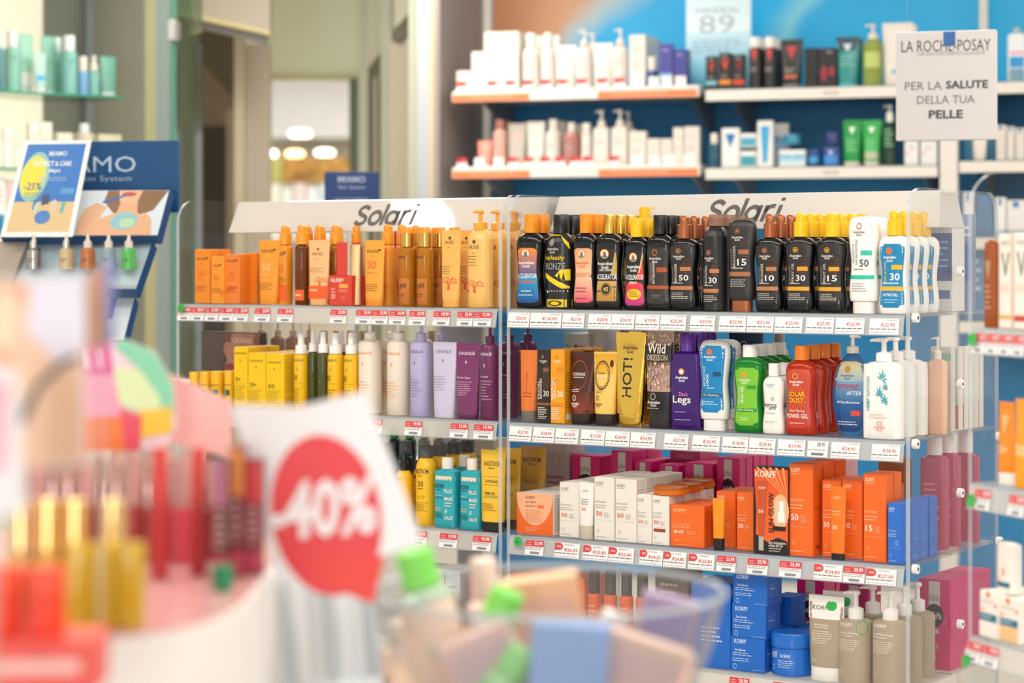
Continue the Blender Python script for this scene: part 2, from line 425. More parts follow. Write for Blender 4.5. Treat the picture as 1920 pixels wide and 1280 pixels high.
USED = set()
def ring(o, F, x, y, z, label, cat, rows=1, dy=.042, group=None, short=None, turn=0, jx=0):
    """stand the package at local x,y of frame F and repeat it backwards in its row"""
    rz = F.r+radians(turn)
    o.location = F.w(x, y, z); o.rotation_euler = (0, 0, rz)
    short = short or label
    if rows > 1: tag(o, label+', front of its row', cat, group or 'row: '+short)
    else: tag(o, label, cat, group)
    out = [o]
    for k in range(1, rows):
        c = dup(o, F.w(x+jx*k+random.uniform(-.001, .001), y+dy*k, z), rz)
        tag(c, f'{short}, {ORD[k]} in its row', cat, group or 'row: '+short); out.append(c)
    return out
def item(F, z, x0, x1, yt, kind, name, label, cat, body, decals=(), y=.012, dr=.6, D=None, rows=1, dy=None, group=None, short=None, turn=0, jx=0, wf=None, **kw):
    """size the package so that it spans columns x0..x1 and reaches row yt, standing on height z, its front y behind the front edge"""
    yc = y+.02
    for _ in range(3):
        if kind == 'box':
            a, t = F.at(x0, y); b, t2 = F.at(x1, y); W2 = (b-a)/2; xc = (a+b)/2; D2 = D or W2*dr; yc = y+D2; tt = (t+t2)/2
        else:
            xc, tt = F.at((x0+x1)/2, yc); th = AY-F.r-((x0+x1)/2-960)/FPX-radians(turn)
            hw = (x1-x0)/2*tt/FPX
            if kind in ('tube',): W2 = hw/abs(cos(th)); D2 = D or W2*dr
            else:
                W2 = hw/sqrt(cos(th)**2+(dr*sin(th))**2); D2 = D or W2*dr
            yc = y+D2
    H = F.hz(yt, tt)-z
    if wf: W2 *= wf
    o = make(kind, name, W2, D2, H, body, decals, **kw)
    return ring(o, F, xc, yc, z, label, cat, rows, dy or 2*D2+.003, group, short, turn, jx)
# ---------------------------------------------------------------- room shell
b = MB(); b.box(-14, 9, -9, 19, -.1, 0); FLOOR = struct('floor', b, M('#cfc6ba', .25))
b = MB(); b.box(-14, 9, -7, 19, 2.9, 3.0); struct('ceiling', b, M('#efece6', .8))

Z1, Z2, Z3, Z4 = 1.397, 1.174, .953, .731
# ---------------------------------------------------------------- acrylic gondola
EDGE = M('#dfe6ea', .08, kind='c', a=.45)
SHELF = M('#f8f8f7', .05, kind='g', a=.08)
RAIL = M('#f4f3f1', .1, kind='g', a=.4)
WHITE = M('#f1eeea', .35)
def panel_outline(y0, y1, z1, r=.05, n=8):
    p = [(y0, 0.02)]
    for i in range(n+1):
        a = pi/2*i/n; p.append((y0+r-r*cos(a), z1-r+r*sin(a)))
    for i in range(n+1):
        a = pi/2*i/n; p.append((y1-r+r*sin(a), z1-r+r*cos(a)))
    p.append((y1, 0.02)); return p
def side_panel(F, x, label, y1=.43, top=1.622, knobs=None):
    o = empty('acrylic_divider', F.w(x, 0, 0), F.r); tag(o, label, 'panel')
    th = .004; out = panel_outline(0, y1, top)
    n = len(out)
    b = MB(); b.add([(-th, y, z) for y, z in out]+[(th, y, z) for y, z in out], [tuple(range(n-1, -1, -1)), tuple(range(n, 2*n))])
    b.build('clear_sheet', GLASS, o)
    b = MB(); vs = [(-th, y, z) for y, z in out]+[(th, y, z) for y, z in out]
    b.add(vs, [(i, i+1, n+i+1, n+i) for i in range(n-1)]); b.build('polished_edge', EDGE, o, 1)
    if knobs:
        for (y, z) in knobs:
            k = MB(); k.tube([(.0045, y, z), (.014, y, z)], .0085, 16); q = k.build('screw_cap', WHITE, o, 1)
            k = MB(); k.tube([(.0141, y, z), (.0146, y, z)], .0032, 10); k.build('screw_hole', M('#1a1a1a'), q)
    return o
KN = [(yy, zz) for zz in (Z1-.006, Z2-.006, Z3-.006, Z4-.006) for yy in (.012,)]+[(.222, Z1+.075), (.222, Z2+.09), (.222, Z3+.11), (.222, Z4+.09), (.42, Z2-.02), (.42, Z3+.0)]
side_panel(G, -.85, 'clear acrylic side panel closing the end of the doorway unit by the blue display')
side_panel(G, -.0085, 'clear acrylic side panel at the inner end of the doorway unit')
side_panel(G, .0105, 'clear acrylic side panel at the inner end of the tanning unit')
side_panel(G, .853, 'clear acrylic side panel with white screw caps closing the tanning unit', knobs=KN)
LEV = {Z1: 'top', Z2: 'second', Z3: 'third', Z4: 'fourth'}
def shelf(F, x0, x1, z, label, y0=0, y1=.212, rail=1):
    o = empty('display_shelf', F.w(0, 0, z), F.r); tag(o, label, 'shelf')
    b = MB(); b.box(x0, x1, y0, y1, -.006, -.0006, r=.0008); b.build('shelf_board', SHELF, o)
    b = MB(); b.box(x0, x1, y0-.001, y0+.0015, -.0058, -.0012); b.build('polished_edge', EDGE, o)
    if rail:
        b = MB(); b.add([(x0, y0-.004, -.0055), (x0, y0-.0100, -.036), (x0, y0-.0080, -.036), (x0, y0-.002, -.0055),
                         (x1, y0-.004, -.0055), (x1, y0-.0100, -.036), (x1, y0-.0080, -.036), (x1, y0-.002, -.0055)],
                        [(0, 1, 2, 3), (7, 6, 5, 4), (0, 4, 5, 1), (1, 5, 6, 2), (2, 6, 7, 3), (3, 7, 4, 0)])
        b.build('price_rail', RAIL, o)
        b = MB(); b.box(x0, x1, y0-.0110, y0-.0070, -.038, -.036); b.build('rail_lip', EDGE, o)
    return o
for z in (Z1, Z2, Z3, Z4, .51):
    n = LEV.get(z, 'lowest')
    shelf(G, -.844, -.014, z, f'clear acrylic {n} shelf with price rail in the doorway unit')
    shelf(G, .016, .847, z, f'clear acrylic {n} shelf with price rail in the tanning unit')
    shelf(G, -.844, -.014, z, f'clear acrylic {n} shelf on the rear side of the doorway unit', .218, .43, 0)
    shelf(G, .016, .847, z, f'clear acrylic {n} shelf on the rear side of the tanning unit', .218, .43, 0)
b = MB(); b.box(-.838, -.022, .03, .4, 0, .3, r=.004); tag(b.build('gondola_base', WHITE), 'white plinth box under the doorway unit', 'plinth')

b = MB(); b.box(.016, .847, .03, .4, 0, .3, r=.004); tag(b.build('gondola_base', WHITE), 'white plinth box under the tanning unit', 'plinth')

# headers reading Solari
HW = M('#dfdbd5', .03)
def header(xa, xb, xa2, xb2, tx, label):
    """xa,xb bottom ends, xa2,xb2 top ends; tx = place of the word"""
    o = empty('header_sign', (0, 0, 0)); tag(o, label, 'sign')
    z0, z1, y0, y1 = 1.552, 1.621, .15, .176
    b = MB(); ym, yb = .254, .28
    b.add([(xa, y0, z0), (xb, y0, z0), (xb, yb, z0), (xa, yb, z0), (xa2, y1, z1), (xb2, y1, z1), (xb2, ym, z1), (xa2, ym, z1)],
          [(0, 3, 2, 1), (4, 5, 6, 7), (0, 1, 5, 4), (1, 2, 6, 5), (2, 3, 7, 6), (3, 0, 4, 7)])
    ob = b.build('header_body', HW, o)
    md = ob.modifiers.new('soft_edges', 'BEVEL'); md.width = .0025; md.segments = 2
    n = MB(); h = .043; th = .19
    def arc(cx_, cy_, r, a0, a1, m=18, ry=None): return [(cx_+r*cos(radians(a0+(a1-a0)*k/m)), cy_+(ry or r)*sin(radians(a0+(a1-a0)*k/m))) for k in range(m+1)]
    S_ = [(.66, .8)]+arc(.36, .735, .27, 40, 250, ry=.2)+arc(.36, .275, .29, 80, -145, ry=.215)+[(.06, .2)]
    lines = [S_, arc(1.2, .37, .31, 0, 360, 28), [(1.72, 0), (1.72, 1.06)], arc(2.24, .37, .3, 0, 360, 28), [(2.55, 0), (2.55, .74)], [(2.86, 0), (2.86, .74)], arc(3.16, .4, .3, 175, 70, 8), [(3.52, 0), (3.52, .74)], [(3.52, .93), (3.52, 1.06)]]
    pts = []; fs = []
    for ln in lines:
        for k, p in enumerate(ln):
            a = ln[max(0, k-1)]; c = ln[min(len(ln)-1, k+1)]
            if ln[0] == ln[-1] or hypot(ln[0][0]-ln[-1][0], ln[0][1]-ln[-1][1]) < 1e-6:
                a = ln[k-1] if k else ln[-2]; c = ln[k+1] if k < len(ln)-1 else ln[1]
            dx, dy = c[0]-a[0], c[1]-a[1]; l = hypot(dx, dy); nx_, ny_ = -dy/l*th/2, dx/l*th/2
            pts += [(p[0]+nx_, p[1]+ny_), (p[0]-nx_, p[1]-ny_)]
            if k: q = len(pts); fs.append((q-4, q-3, q-1, q-2))
    pts2 = []
    for u, v in pts:
        zz = 1.566+v*h; x = tx+(u-1.8)*h+v*h*.27; k = (zz-z0)/(z1-z0)
        pts2.append((x, y0+(y1-y0)*k-.0006, zz))
    pts = pts2
    n.add(pts, fs, lin('#57534f')); n.build('lettering', INK, o)
    return o
a, _ = G.at(706, .16); header(-.84, -.006, -.832, -.012, a+.012, 'long white tilted header reading Solari over the doorway unit')
a, _ = G.at(1386, .16); header(.008, .845, .014, .838, a, 'long white tilted header reading Solari over the tanning unit')

# ---------------------------------------------------------------- price tags
RED = '#d6454a'
NTH = 'first second third fourth fifth sixth seventh eighth ninth tenth eleventh twelfth thirteenth fourteenth fifteenth'.split()
def price_tag(F, z, x0, x1, txt, style='r', where='', sid=0):
    a, t = F.at(x0, -.008); c, _ = F.at(x1, -.008); w = (c-a)/2; h = .0285
    f = Face(w, h, lambda x, zz: 0)
    if style == 'r':
        f.draw([('b', -1, 1, .58, 1, RED), ('t', txt, .4, .8, .85, .27, '#ffffff'), ('n', -.85, -.3, .62, .92, 2, '#f3b8ba'),
                ('n', -.9, .9, .34, .56, 2, '#8b8b90'), ('b', -.45, .55, .08, .24, '#8a8c92')])
    elif style == 'w':
        f.draw([('t', txt, .25, .6, .95, .27, '#cf4a4e'), ('n', .25, .9, .84, .96, 1, '#9a9a9e'), ('n', -.95, .95, .26, .42, 1, '#55565a'), ('n', -.95, .9, .06, .2, 1, '#b0b0b4')])
    elif style == 'k':
        f.draw([('t', txt, .3, .78, .8, .3, '#3b3b3f'), ('n', -.9, .9, .36, .52, 1, '#8b8b90'), ('b', -.6, .6, .1, .26, '#77797d')])
    else:
        f.draw([('b', -1, -.62, .5, .98, RED), ('o', -.64, .74, .3, .24, RED), ('t', '-30%', -.68, .74, .4, .14, '#ffe3e3'),
                ('t', txt, .3, .54, 1.05, .25, '#cf4a4e'), ('n', -.2, .9, .82, .94, 1, '#8b8b90'), ('n', -.95, .9, .24, .38, 1, '#55565a'), ('n', -.95, .9, .05, .16, 1, '#b0b0b4')])
    n = len(f.mb.v); b = MB()
    b.box(-w, w, 0, .0006, 0, h, lin('#f4f2f2')); b.add(f.mb.v, f.mb.f, f.mb.c)
    o = b.build('price_tag', INK)
    yl = -.0064-.0042
    o.location = F.w((a+c)/2, yl-.0018, z-.0358); o.rotation_euler = (radians(-11), 0, F.r)
    o.rotation_mode = 'XYZ'
    if F.r: o.rotation_mode = 'XYZ'
    look = {'r': 'red topped price tag', 'w': 'white price tag', 'k': 'black lettered price tag', 'd': 'red cornered price tag'}[style]
    return o, look
def tags(F, z, where, rows):
    for i, r in enumerate(rows):
        st = r[3] if len(r) > 3 else 'r'; o, look = price_tag(F, z, r[0], r[1], r[2], st)
        lab = f'{look} reading {r[2]}, {NTH[i]} along the {where}'
        tag(o, lab, 'price tag', 'price tags on the '+where)
def sticker(F, z, px, py, txt, where, r=.0095):
    a, t = F.at(px, -.012); zz = F.hz(py, t)
    b = MB(); b.tube([(0, -.0006, 0), (0, 0, 0)], r, 20, lin('#35b04a'))
    f = Face(r, r, lambda x, q: -.0007)
    f.draw([('t', txt, 0, -.2, .9, .5, '#1e7a33'), ('n', -.6, .6, .25, .6, 1, '#1e7a33')]); b.add(f.mb.v, f.mb.f, f.mb.c)
    o = b.build('round_sticker', INK); o.location = F.w(a, -.0145, zz); o.rotation_euler = (radians(-11), 0, F.r)
    tag(o, 'round green discount sticker '+where, 'sticker')
tags(G, Z1, 'top rail of the doorway unit', [(334, 358, '13,90'), (359, 383, '20,90'), (385, 410, '21,90'), (412, 438, '20,90'), (439, 466, '22,90'), (478, 507, '23,90'), (521, 550, '23,90'), (620, 650, '22,90'), (668, 697, '23,90'), (698, 728, '23,90'), (731, 761, '24,90'), (768, 798, '23,90'), (813, 844, '18,90'), (858, 887, '23,90'), (889, 922, '15,90')])
tags(G, Z2, 'second rail of the doorway unit', [(690, 717, '19,90'), (760, 792, '19,90'), (845, 878, '13,90'), (889, 925, '19,90')])
tags(G, Z3, 'third rail of the doorway unit', [(738, 767, '19,90'), (769, 801, '19,90'), (825, 858, '19,90'), (887, 921, '19,90')])
tags(G, Z1, 'top rail of the tanning unit', [(953, 993, '€26,90', 'w'), (995, 1053, '€18,90', 'w'), (1055, 1096, '€27,90', 'w'), (1104, 1146, '€28,90', 'w'), (1147, 1190, '€24,90', 'w'), (1192, 1237, '€29,90', 'w'), (1239, 1287, '€25,90', 'w'), (1295, 1341, '€23,90', 'w'), (1349, 1399, '€22,90', 'w'), (1401, 1451, '€22,90', 'w'), (1453, 1505, '€25,90', 'w'), (1512, 1564, '€23,90', 'w'), (1567, 1621, '€26,90', 'w'), (1631, 1686, '€22,90', 'w')])
tags(G, Z2, 'second rail of the tanning unit', [(956, 997, '€27,90', 'w'), (1000, 1040, '€24,90', 'w'), (1042, 1085, '€18,90', 'w'), (1090, 1134, '€15,90', 'w'), (1136, 1181, '€64,90', 'w'), (1183, 1229, '€54,90', 'w'), (1246, 1291, '€27,90', 'w'), (1299, 1350, '€20,90', 'w'), (1355, 1403, '€18,90', 'w'), (1405, 1454, '€29,90', 'w'), (1459, 1510, '€19,90', 'w'), (1515, 1553, '38,90', 'k'), (1559, 1612, '€24,90', 'w'), (1635, 1688, '€34,90', 'w')])
tags(G, Z3, 'third rail of the tanning unit', [(986, 1020, '23,90'), (1041, 1087, '€26,53', 'd'), (1094, 1141, '€25,83', 'd'), (1142, 1189, '€22,40', 'd'), (1200, 1243, '€34,23', 'd'), (1245, 1287, '€24,85', 'd'), (1292, 1340, '€25,83', 'd'), (1345, 1380, '23,90'), (1402, 1440, '25,90'), (1462, 1503, '25,90'), (1527, 1580, '€24,85', 'd'), (1582, 1622, '20,90'), (1625, 1681, '€27,30', 'd')])
tags(G, Z4, 'fourth rail of the tanning unit', [(1368, 1405, '20,90'), (1449, 1490, '22,90')])
sticker(G, Z1, 341, 577, '-30', 'on the top rail of the doorway unit')
sticker(G, Z3, 972, 1014, '30%', 'on the third rail of the tanning unit')

# ================================================================ RIGHT UNIT, TOP SHELF
BLK = M('#0b0b0c', .1); BLKM = M('#1c1b1b', .32)
OR = M('#f29200', .3); BK = M('#16171a', .22); GOLD = M('#eabf62', .22, 1); YEL = M('#f4c20a', .3); BRZ = M('#a8623c', .33, .5); CLR = M('#c9a58e', .08, kind='c', a=.35)
def emblem(v, u=0, c='#f6efe2', ring='#d9862c', s=1, tc='#ffffff', wd=1.2):
    return [('o', u, v, .34*s, .052*s, ring), ('o', u, v, .28*s, .043*s, c), ('o', u, v+.012*s, .15*s, .02*s, '#e2a03a'), ('o', u+.02, v-.004*s, .12*s, .018*s, '#a9582c'), ('o', u, v-.026*s, .2*s, .014*s, '#2f86b0'),
            ('t', 'Australian', u, v-.1*s, wd, .034*s, tc), ('t', 'Gold', u, v-.14*s, wd*.45, .032*s, tc)]
def darklab(acc, num, words, y=.74, fern='#6b3d22', base='#2a2624', k=.94, v0=.1, v1=.7, sub='SPRAY GEL SUNSCREEN'):
    d = [('f', k*.9, v0, v1, base)]
    h = v1-v0; rr = lambda q: v0+q*h
    for i in range(9):
        d.append(('p', [(.0+.02*i, rr(.48+.035*i)), (.62, rr(.44+.04*i)), (.62, rr(.452+.04*i)), (.02*i, rr(.49+.035*i))], fern))
    d += [('o', -.12, rr(.88), .19, .028, acc), ('o', -.12, rr(.88), .15, .022, base), ('o', -.12, rr(.878), .09, .014, acc),
          ('t', 'Australian', -.12, rr(.785), .8, .024, '#f3efe8'), ('t', 'Gold', -.12, rr(.745), .36, .022, '#f3efe8'),
          ('b', -.02, .66, rr(.53), rr(.6), acc)]
    if len(words) > 1: d.append(('v', words[0], -.56, rr(.46), .15, .3*h, '#8c8680'))
    d += [('v', words[-1], -.32, rr(.49), .18, .34*h, '#d2ccc4'), ('b', -.8*k, .8*k, rr(.2), rr(.265), acc),
          ('n', -.6, .6, rr(.02)+.01, rr(.16), 4, '#cfc9c2'), ('n', -.5, .5, rr(.3), rr(.34), 1, '#cfc9c2')]
    if num: d.append(('t', num, .22, rr(.41), .62, .1*h, '#f4f2ee'))
    return d
F1 = lambda **k: dict(y=.014, dr=.55, **k)
item(G, Z1, 969, 1023, 401, 'hour', 'lotion_bottle', 'black hourglass bottle, orange cap, orange and blue label', 'bottle', BLK,
     [('f', .8, .06, .36, '#0d4f9c', '#19a2cf'), ('f', .74, .34, .64, '#3b5f9c', '#f08a2e')]+emblem(.58, -.08, s=.95)+[('t', 'ACCELERATOR', -.05, .345, 1.45, .05, '#f6f6f6'), ('t', 'Extreme', 0, .285, 1.1, .042, '#f0653a'), ('n', -.4, .4, .17, .2, 1, '#e8eef5'), ('n', -.6, .6, .13, .155, 1, '#e8eef5')],
     hb=.8, cw=.42, cap='screw', capm=OR, rows=2, dy=.043, **F1())
item(G, Z1, 1024, 1080, 402, 'cylr', 'lotion_bottle', 'black and yellow bottle with tribal pattern and black cap', 'bottle', M('#1e1d1c', .25),
     [('b', -.97, .97, .02, .1, '#f2cf12'), ('b', -.97, .97, .115, .16, '#1a1a1a')]+[('p', [(-.9+.2*i, .17), (-.8+.2*i, .2), (-.7+.2*i, .17)], '#e9e4d8') for i in range(9)]
     + [('p', [(-.95, .34), (-.95, .40), (.9, .24), (.9, .18)], '#f2cf12'), ('p', [(.05, .35), (.5, .43), (.92, .42), (.92, .27)], '#f2cf12'), ('p', [(.25, .33), (.33, .39), (.42, .32)], '#1a1a1a'), ('p', [(.5, .31), (.6, .39), (.7, .3)], '#1a1a1a'),
        ('q', 0, .06, .5, .03, .3, '#1a1a1a'), ('p', [(-.8, .745), (-.5, .785), (.3, .785), (.3, .775), (-.45, .77), (-.75, .73)], '#f2cf12'), ('p', [(.3, .785), (.85, .7), (.95, .6), (.8, .66)], '#f2cf12'),
        ('o', -.2, .7, .2, .036, '#8b8986'), ('t', 'Australian', -.15, .635, .9, .03, '#d6d2cc'), ('t', 'Gold', -.15, .6, .4, .026, '#d6d2cc'),
        ('t', 'fearlessly', -.1, .535, 1.5, .065, '#f2cf12'), ('t', 'BRONZE', -.1, .45, 1.6, .075, '#9b9a98')],
     hb=.8, cw=.5, cap='screw', capm=BK, rows=3, dy=.047, y=.014, dr=.8)
item(G, Z1, 1076, 1122, 401, 'hour', 'lotion_bottle', 'black hourglass bottle, orange cap, peach and pink label', 'bottle', BLK,
     [('f', .82, .07, .36, '#e4506c', '#f2c9a0'), ('f', .8, .33, .64, '#f2c9a0', '#f3a574')]+emblem(.58, -.08, s=.92, tc='#e86a4a')+[('t', 'ACCELERATOR', -.05, .36, 1.4, .046, '#e8905e'), ('n', -.6, .6, .17, .24, 2, '#a6455a'), ('n', -.6, .6, .1, .13, 1, '#a6455a')],
     hb=.8, cw=.46, cap='screw', capm=OR, rows=3, dy=.042, **F1())
item(G, Z1, 1117, 1170, 402, 'hour', 'lotion_bottle', 'black hourglass bottle with gold cap and gold 40 seal', 'bottle', BLK,
     [('f', .84, .07, .64, '#26221f'), ('p', [(.3, .33), (.68, .64), (.74, .5), (.7, .33)], '#c9a252'), ('b', -.72, .72, .09, .3, '#c08a3c', '#cfa75a'), ('p', [(-.8, .16), (-.8, .2), (.8, .27), (.8, .23)], '#1d1b1a')]+emblem(.585, -.08)
     +[('t', 'DARK TANNING', 0, .415, 1, .026, '#efe8da'), ('t', 'ACCELERATOR', 0, .345, 1.5, .055, '#f6f6f6'), ('o', .02, .215, .36, .066, '#1d1b1a'), ('q', .02, .215, .32, .058, .08, '#d9b45c'), ('t', '40', .02, .215, .36, .055, '#e3c06a')],
     hb=.8, cw=.36, cap='screw', capm=GOLD, rows=4, dy=.042, **F1())
item(G, Z1, 1172, 1218, 408, 'hour', 'lotion_bottle', 'black spray bottle, yellow cap, red and pink swoosh label', 'bottle', BLK,
     [('f', .84, .05, .64, '#201d1d'), ('p', [(.1, .33), (.66, .56), (.74, .36), (.7, .32)], '#e0403a'), ('p', [(.35, .4), (.7, .63), (.72, .57), (.4, .37)], '#d9c08a'), ('f', .8, .05, .3, '#c8348a', '#e3392f'), ('o', 0, .17, .6, .06, '#f4d21c')]+emblem(.57, -.05)
     +[('t', 'ACCELERATOR', -.02, .355, 1.5, .052, '#f6f6f6'), ('t', 'SPRAY', -.05, .295, .7, .03, '#f6f6f6'), ('n', -.4, .4, .14, .21, 3, '#c2342e')],
     hb=.79, cw=.5, cap='screw', capm=YEL, rows=2, dy=.043, **F1())
item(G, Z1, 1190, 1228, 388, 'hour', 'lotion_bottle', 'taller black bottle with ribbed yellow cap behind the swoosh one', 'bottle', BLK, [],
     hb=.78, cw=.5, cap='screw', capm=YEL, rows=2, dy=.045, y=.122, dr=.55, group='taller yellow capped bottles')
item(G, Z1, 1212, 1264, 403, 'hour', 'lotion_bottle', 'black bottle, black cap, charcoal label with orange-brown bars', 'bottle', BLK,
     [('f', .84, .07, .66, '#33302e'), ('b', -.7, .7, .3, .5, '#3a2b24', '#33302e'), ('v', 'RAPID TANNING', -.45, .4, .13, .2, '#a7a19a'), ('v', 'INTENSIFIER', -.22, .4, .17, .24, '#e3ded6'), ('b', .0, .72, .4, .45, '#b0502c'), ('b', -.8, .8, .225, .26, '#b5532e'), ('n', -.4, .4, .13, .17, 2, '#8e8a86'),
      ('o', -.12, .605, .2, .036, '#c4642c'), ('o', -.12, .605, .14, .025, '#33302e'), ('t', 'Australian', -.12, .545, .9, .028, '#f3efe8'), ('t', 'Gold', -.12, .51, .4, .024, '#f3efe8')],
     hb=.8, cw=.46, cap='screw', capm=BK, rows=3, dy=.042, **F1())
item(G, Z1, 1255, 1312, 404, 'wave', 'spray_bottle', 'black wavy spray bottle with bronze pump, marked 50', 'bottle', BLK, darklab('#c07a4a', '50', ('INSTANT', 'BRONZER')),
     hb=.76, cw=.42, cap='spray', capm=BRZ, rows=3, dy=.043, **F1())
item(G, Z1, 1318, 1368, 402, 'cylr', 'aerosol_can', 'black aerosol can with clear copper cap, marked 30', 'can', BLKM,
     darklab('#c07a4a', '30', ('INSTANT', 'BRONZER'), k=.8, base='#1c1b1b', v0=.07, v1=.68), hb=.88, cw=.62, cap='aero', capm=CLR, capm2=M('#b9917c', .3), rows=3, dy=.05, y=.012, dr=1)
item(G, Z1, 1365, 1419, 411, 'lotion', 'lotion_bottle', 'matt charcoal lotion bottle with bronze foot cap, marked 15', 'bottle', M('#2b2827', .33),
     darklab('#a96a43', '15', ('INSTANT', 'BRONZER'), v0=.24, v1=.96, base='#2b2827'), footm=BRZ, **F1())
item(G, Z1, 1417, 1471, 401, 'wave', 'spray_bottle', 'black wavy spray bottle with bronze pump, marked 10', 'bottle', BLK, darklab('#c07a4a', '10', ('INSTANT', 'BRONZER')),
     hb=.76, cw=.42, cap='spray', capm=BRZ, rows=3, dy=.043, **F1())
item(G, Z1, 1474, 1530, 399, 'wave', 'spray_bottle', 'black wavy spray bottle with yellow pump, marked 30', 'bottle', BLK, darklab('#e0a21c', '30', ('HYDRATING', 'SPRAY OIL')),
     hb=.76, cw=.46, cap='spray', capm=YEL, rows=4, dy=.043, **F1())
item(G, Z1, 1533, 1589, 399, 'wave', 'spray_bottle', 'black wavy spray bottle with yellow pump, marked 15', 'bottle', BLK, darklab('#e0a21c', '15', ('HYDRATING', 'SPRAY OIL')),
     hb=.76, cw=.46, cap='spray', capm=YEL, rows=4, dy=.043, **F1())
WB = M('#f4f2ee', .25)
item(G, Z1, 1592, 1649, 406, 'lotion', 'lotion_bottle', 'white lotion bottle with mint bars, marked 50', 'bottle', WB,
     [('b', -.05, .7, .56, .72, '#dff2ec', '#f0f4ef'), ('o', -.15, .9, .18, .035, '#b5583a'), ('o', -.15, .9, .12, .022, '#f4f2ee'), ('t', 'Australian', -.15, .84, .8, .026, '#3d3a38'), ('t', 'Gold', -.15, .81, .36, .024, '#3d3a38'), ('v', 'SENSITIVE', -.52, .62, .15, .2, '#9aa39f'), ('v', 'SUN PROTECTION', -.3, .63, .15, .26, '#6c7572'),
      ('b', -.02, .68, .6, .65, '#2fc1aa'), ('t', '50', .2, .52, .6, .075, '#34373a'), ('b', -.8, .8, .355, .395, '#1fbfa5'), ('n', -.5, .5, .44, .47, 1, '#777777'), ('n', -.6, .6, .22, .32, 4, '#999999')],
     footm=M('#efedea', .3), rows=2, dy=.045, **F1())
item(G, Z1, 1649, 1706, 395, 'wave', 'spray_bottle', 'white wavy spray bottle, yellow pump, blue label marked 30', 'bottle', WB,
     [('f', .84, .06, .68, '#0b86b8'), ('o', -.15, .61, .2, .036, '#d9703a'), ('t', 'Australian', -.12, .55, .85, .028, '#ffffff'), ('t', 'Gold', -.12, .515, .4, .024, '#ffffff'), ('v', 'FRESH & COOL', -.42, .4, .16, .22, '#f0c21c'), ('b', .02, .68, .43, .475, '#f0b81c'), ('t', '30', .22, .36, .62, .07, '#ffffff'), ('n', -.6, .6, .285, .31, 1, '#ffffff'),
      ('b', -.74, .74, .225, .265, '#efb52a'), ('t', 'ACTIVE CHILL', -.05, .185, 1, .028, '#ffffff'), ('n', -.5, .5, .1, .15, 2, '#9cd4e8')],
     hb=.76, cw=.46, cap='spray', capm=YEL, rows=4, dy=.045, **F1())

# ================================================================ RIGHT UNIT, SECOND SHELF
item(G, Z2, 976, 1009, 656, 'tube', 'cream_tube', 'orange cream tube with grey foot cap beside black carton', 'tube', M('#ee7f35', .35),
     [('v', 'PLANT BASED', -.1, .55, .2, .3, '#c4521f'), ('n', -.5, .5, .33, .42, 2, '#b94a1c')], foot=.15, footm=M('#77706a', .4), y=.022, dr=.5)
def agcarton(base, acc, word, num, tc, rows=4):
    d = [('b', -.95, .95, .32, .78, base)]
    for i in range(8): d.append(('p', [(-.1, .45+.04*i), (.9, .5+.045*i), (.9, .508+.045*i), (-.1, .455+.04*i)], acc))
    return d+[('o', -.1, .9, .22, .028, acc), ('t', 'Australian', 0, .845, 1.2, .026, tc), ('t', 'Gold', 0, .82, .5, .022, tc), ('b', 0, .85, .7, .75, acc),
      ('v', word[0], -.7, .45, .28, .26, tc), ('v', word[1], -.35, .47, .28, .28, tc), ('t', num, .45, .4, .85, .08, tc), ('b', -.98, .98, .24, .275, acc), ('n', -.8, .6, .05, .22, 7, tc)]
item(G, Z2, 1007, 1031, 655, 'box', 'carton', 'slim black carton with bronze fern, marked 30', 'carton', M('#241d19', .4), agcarton('#2b211b', '#8a5a3a', ('FACIAL', 'BRONZER'), '30', '#efe8dc'), y=.012, D=.017, rows=3)
item(G, Z2, 1032, 1058, 655, 'box', 'carton', 'slim amber carton with mint bars, marked 30', 'carton', M('#f0a21a', .4), agcarton('#f0a21a', '#e58a12', ('DAILY FACIAL', 'SERUM'), '30', '#fff6df'), y=.01, D=.017, rows=4,
     side=[('n', -.7, .7, .2, .7, 14, '#b06c12'), ('b', -.6, .5, .05, .13, '#f6efe0')])
item(G, Z2, 1070, 1115, 659, 'tube', 'cream_tube', 'brown cream tube with copper ring and dark foot cap', 'tube', M('#4a1f12', .25),
     [('b', -.96, .96, .15, .45, '#8a3418', '#5a2415'), ('q', -.15, .68, .68, .2, .05, '#b35c34'), ('t', 'SUNSHINE', -.15, .69, 1.05, .045, '#e8d9c8'), ('n', -.6, .3, .63, .66, 1, '#e8d9c8'), ('n', -.7, 0, .44, .49, 2, '#ffffff'), ('q', -.45, .36, .16, .04, .3, '#e8d9c8'), ('t', 'Australian', -.4, .285, .8, .035, '#ffffff'), ('t', 'Gold', -.4, .25, .4, .03, '#ffffff')],
     foot=.155, footm=M('#2a1a15', .3), y=.014, dr=.55, rows=2, dy=.05)
item(G, Z2, 1114, 1157, 659, 'tube', 'cream_tube', 'pale yellow cream tube with black ring and dark foot cap', 'tube', M('#f0c765', .3),
     [('b', -.96, .96, .7, .97, '#e8b238', '#e2a62a'), ('q', -.15, .68, .66, .2, .1, '#3a2418'), ('q', -.15, .68, .54, .165, .05, '#3a2418'), ('o', .62, .84, .16, .05, '#4a2416'), ('t', 'Golden', -.2, .71, .6, .03, '#7a5222'), ('t', 'SUNSHINE', -.15, .67, .9, .035, '#fff3cf'), ('n', -.6, .1, .43, .48, 2, '#8a6a34'), ('q', -.45, .37, .14, .036, .3, '#7a5222'), ('t', 'Australian', -.4, .29, .8, .03, '#5a3a22'), ('t', 'Gold', -.4, .26, .4, .026, '#5a3a22')],
     foot=.155, footm=M('#33231d', .3), y=.014, dr=.55, rows=2, dy=.05)
GT = M('#e2b850', .12, 1)
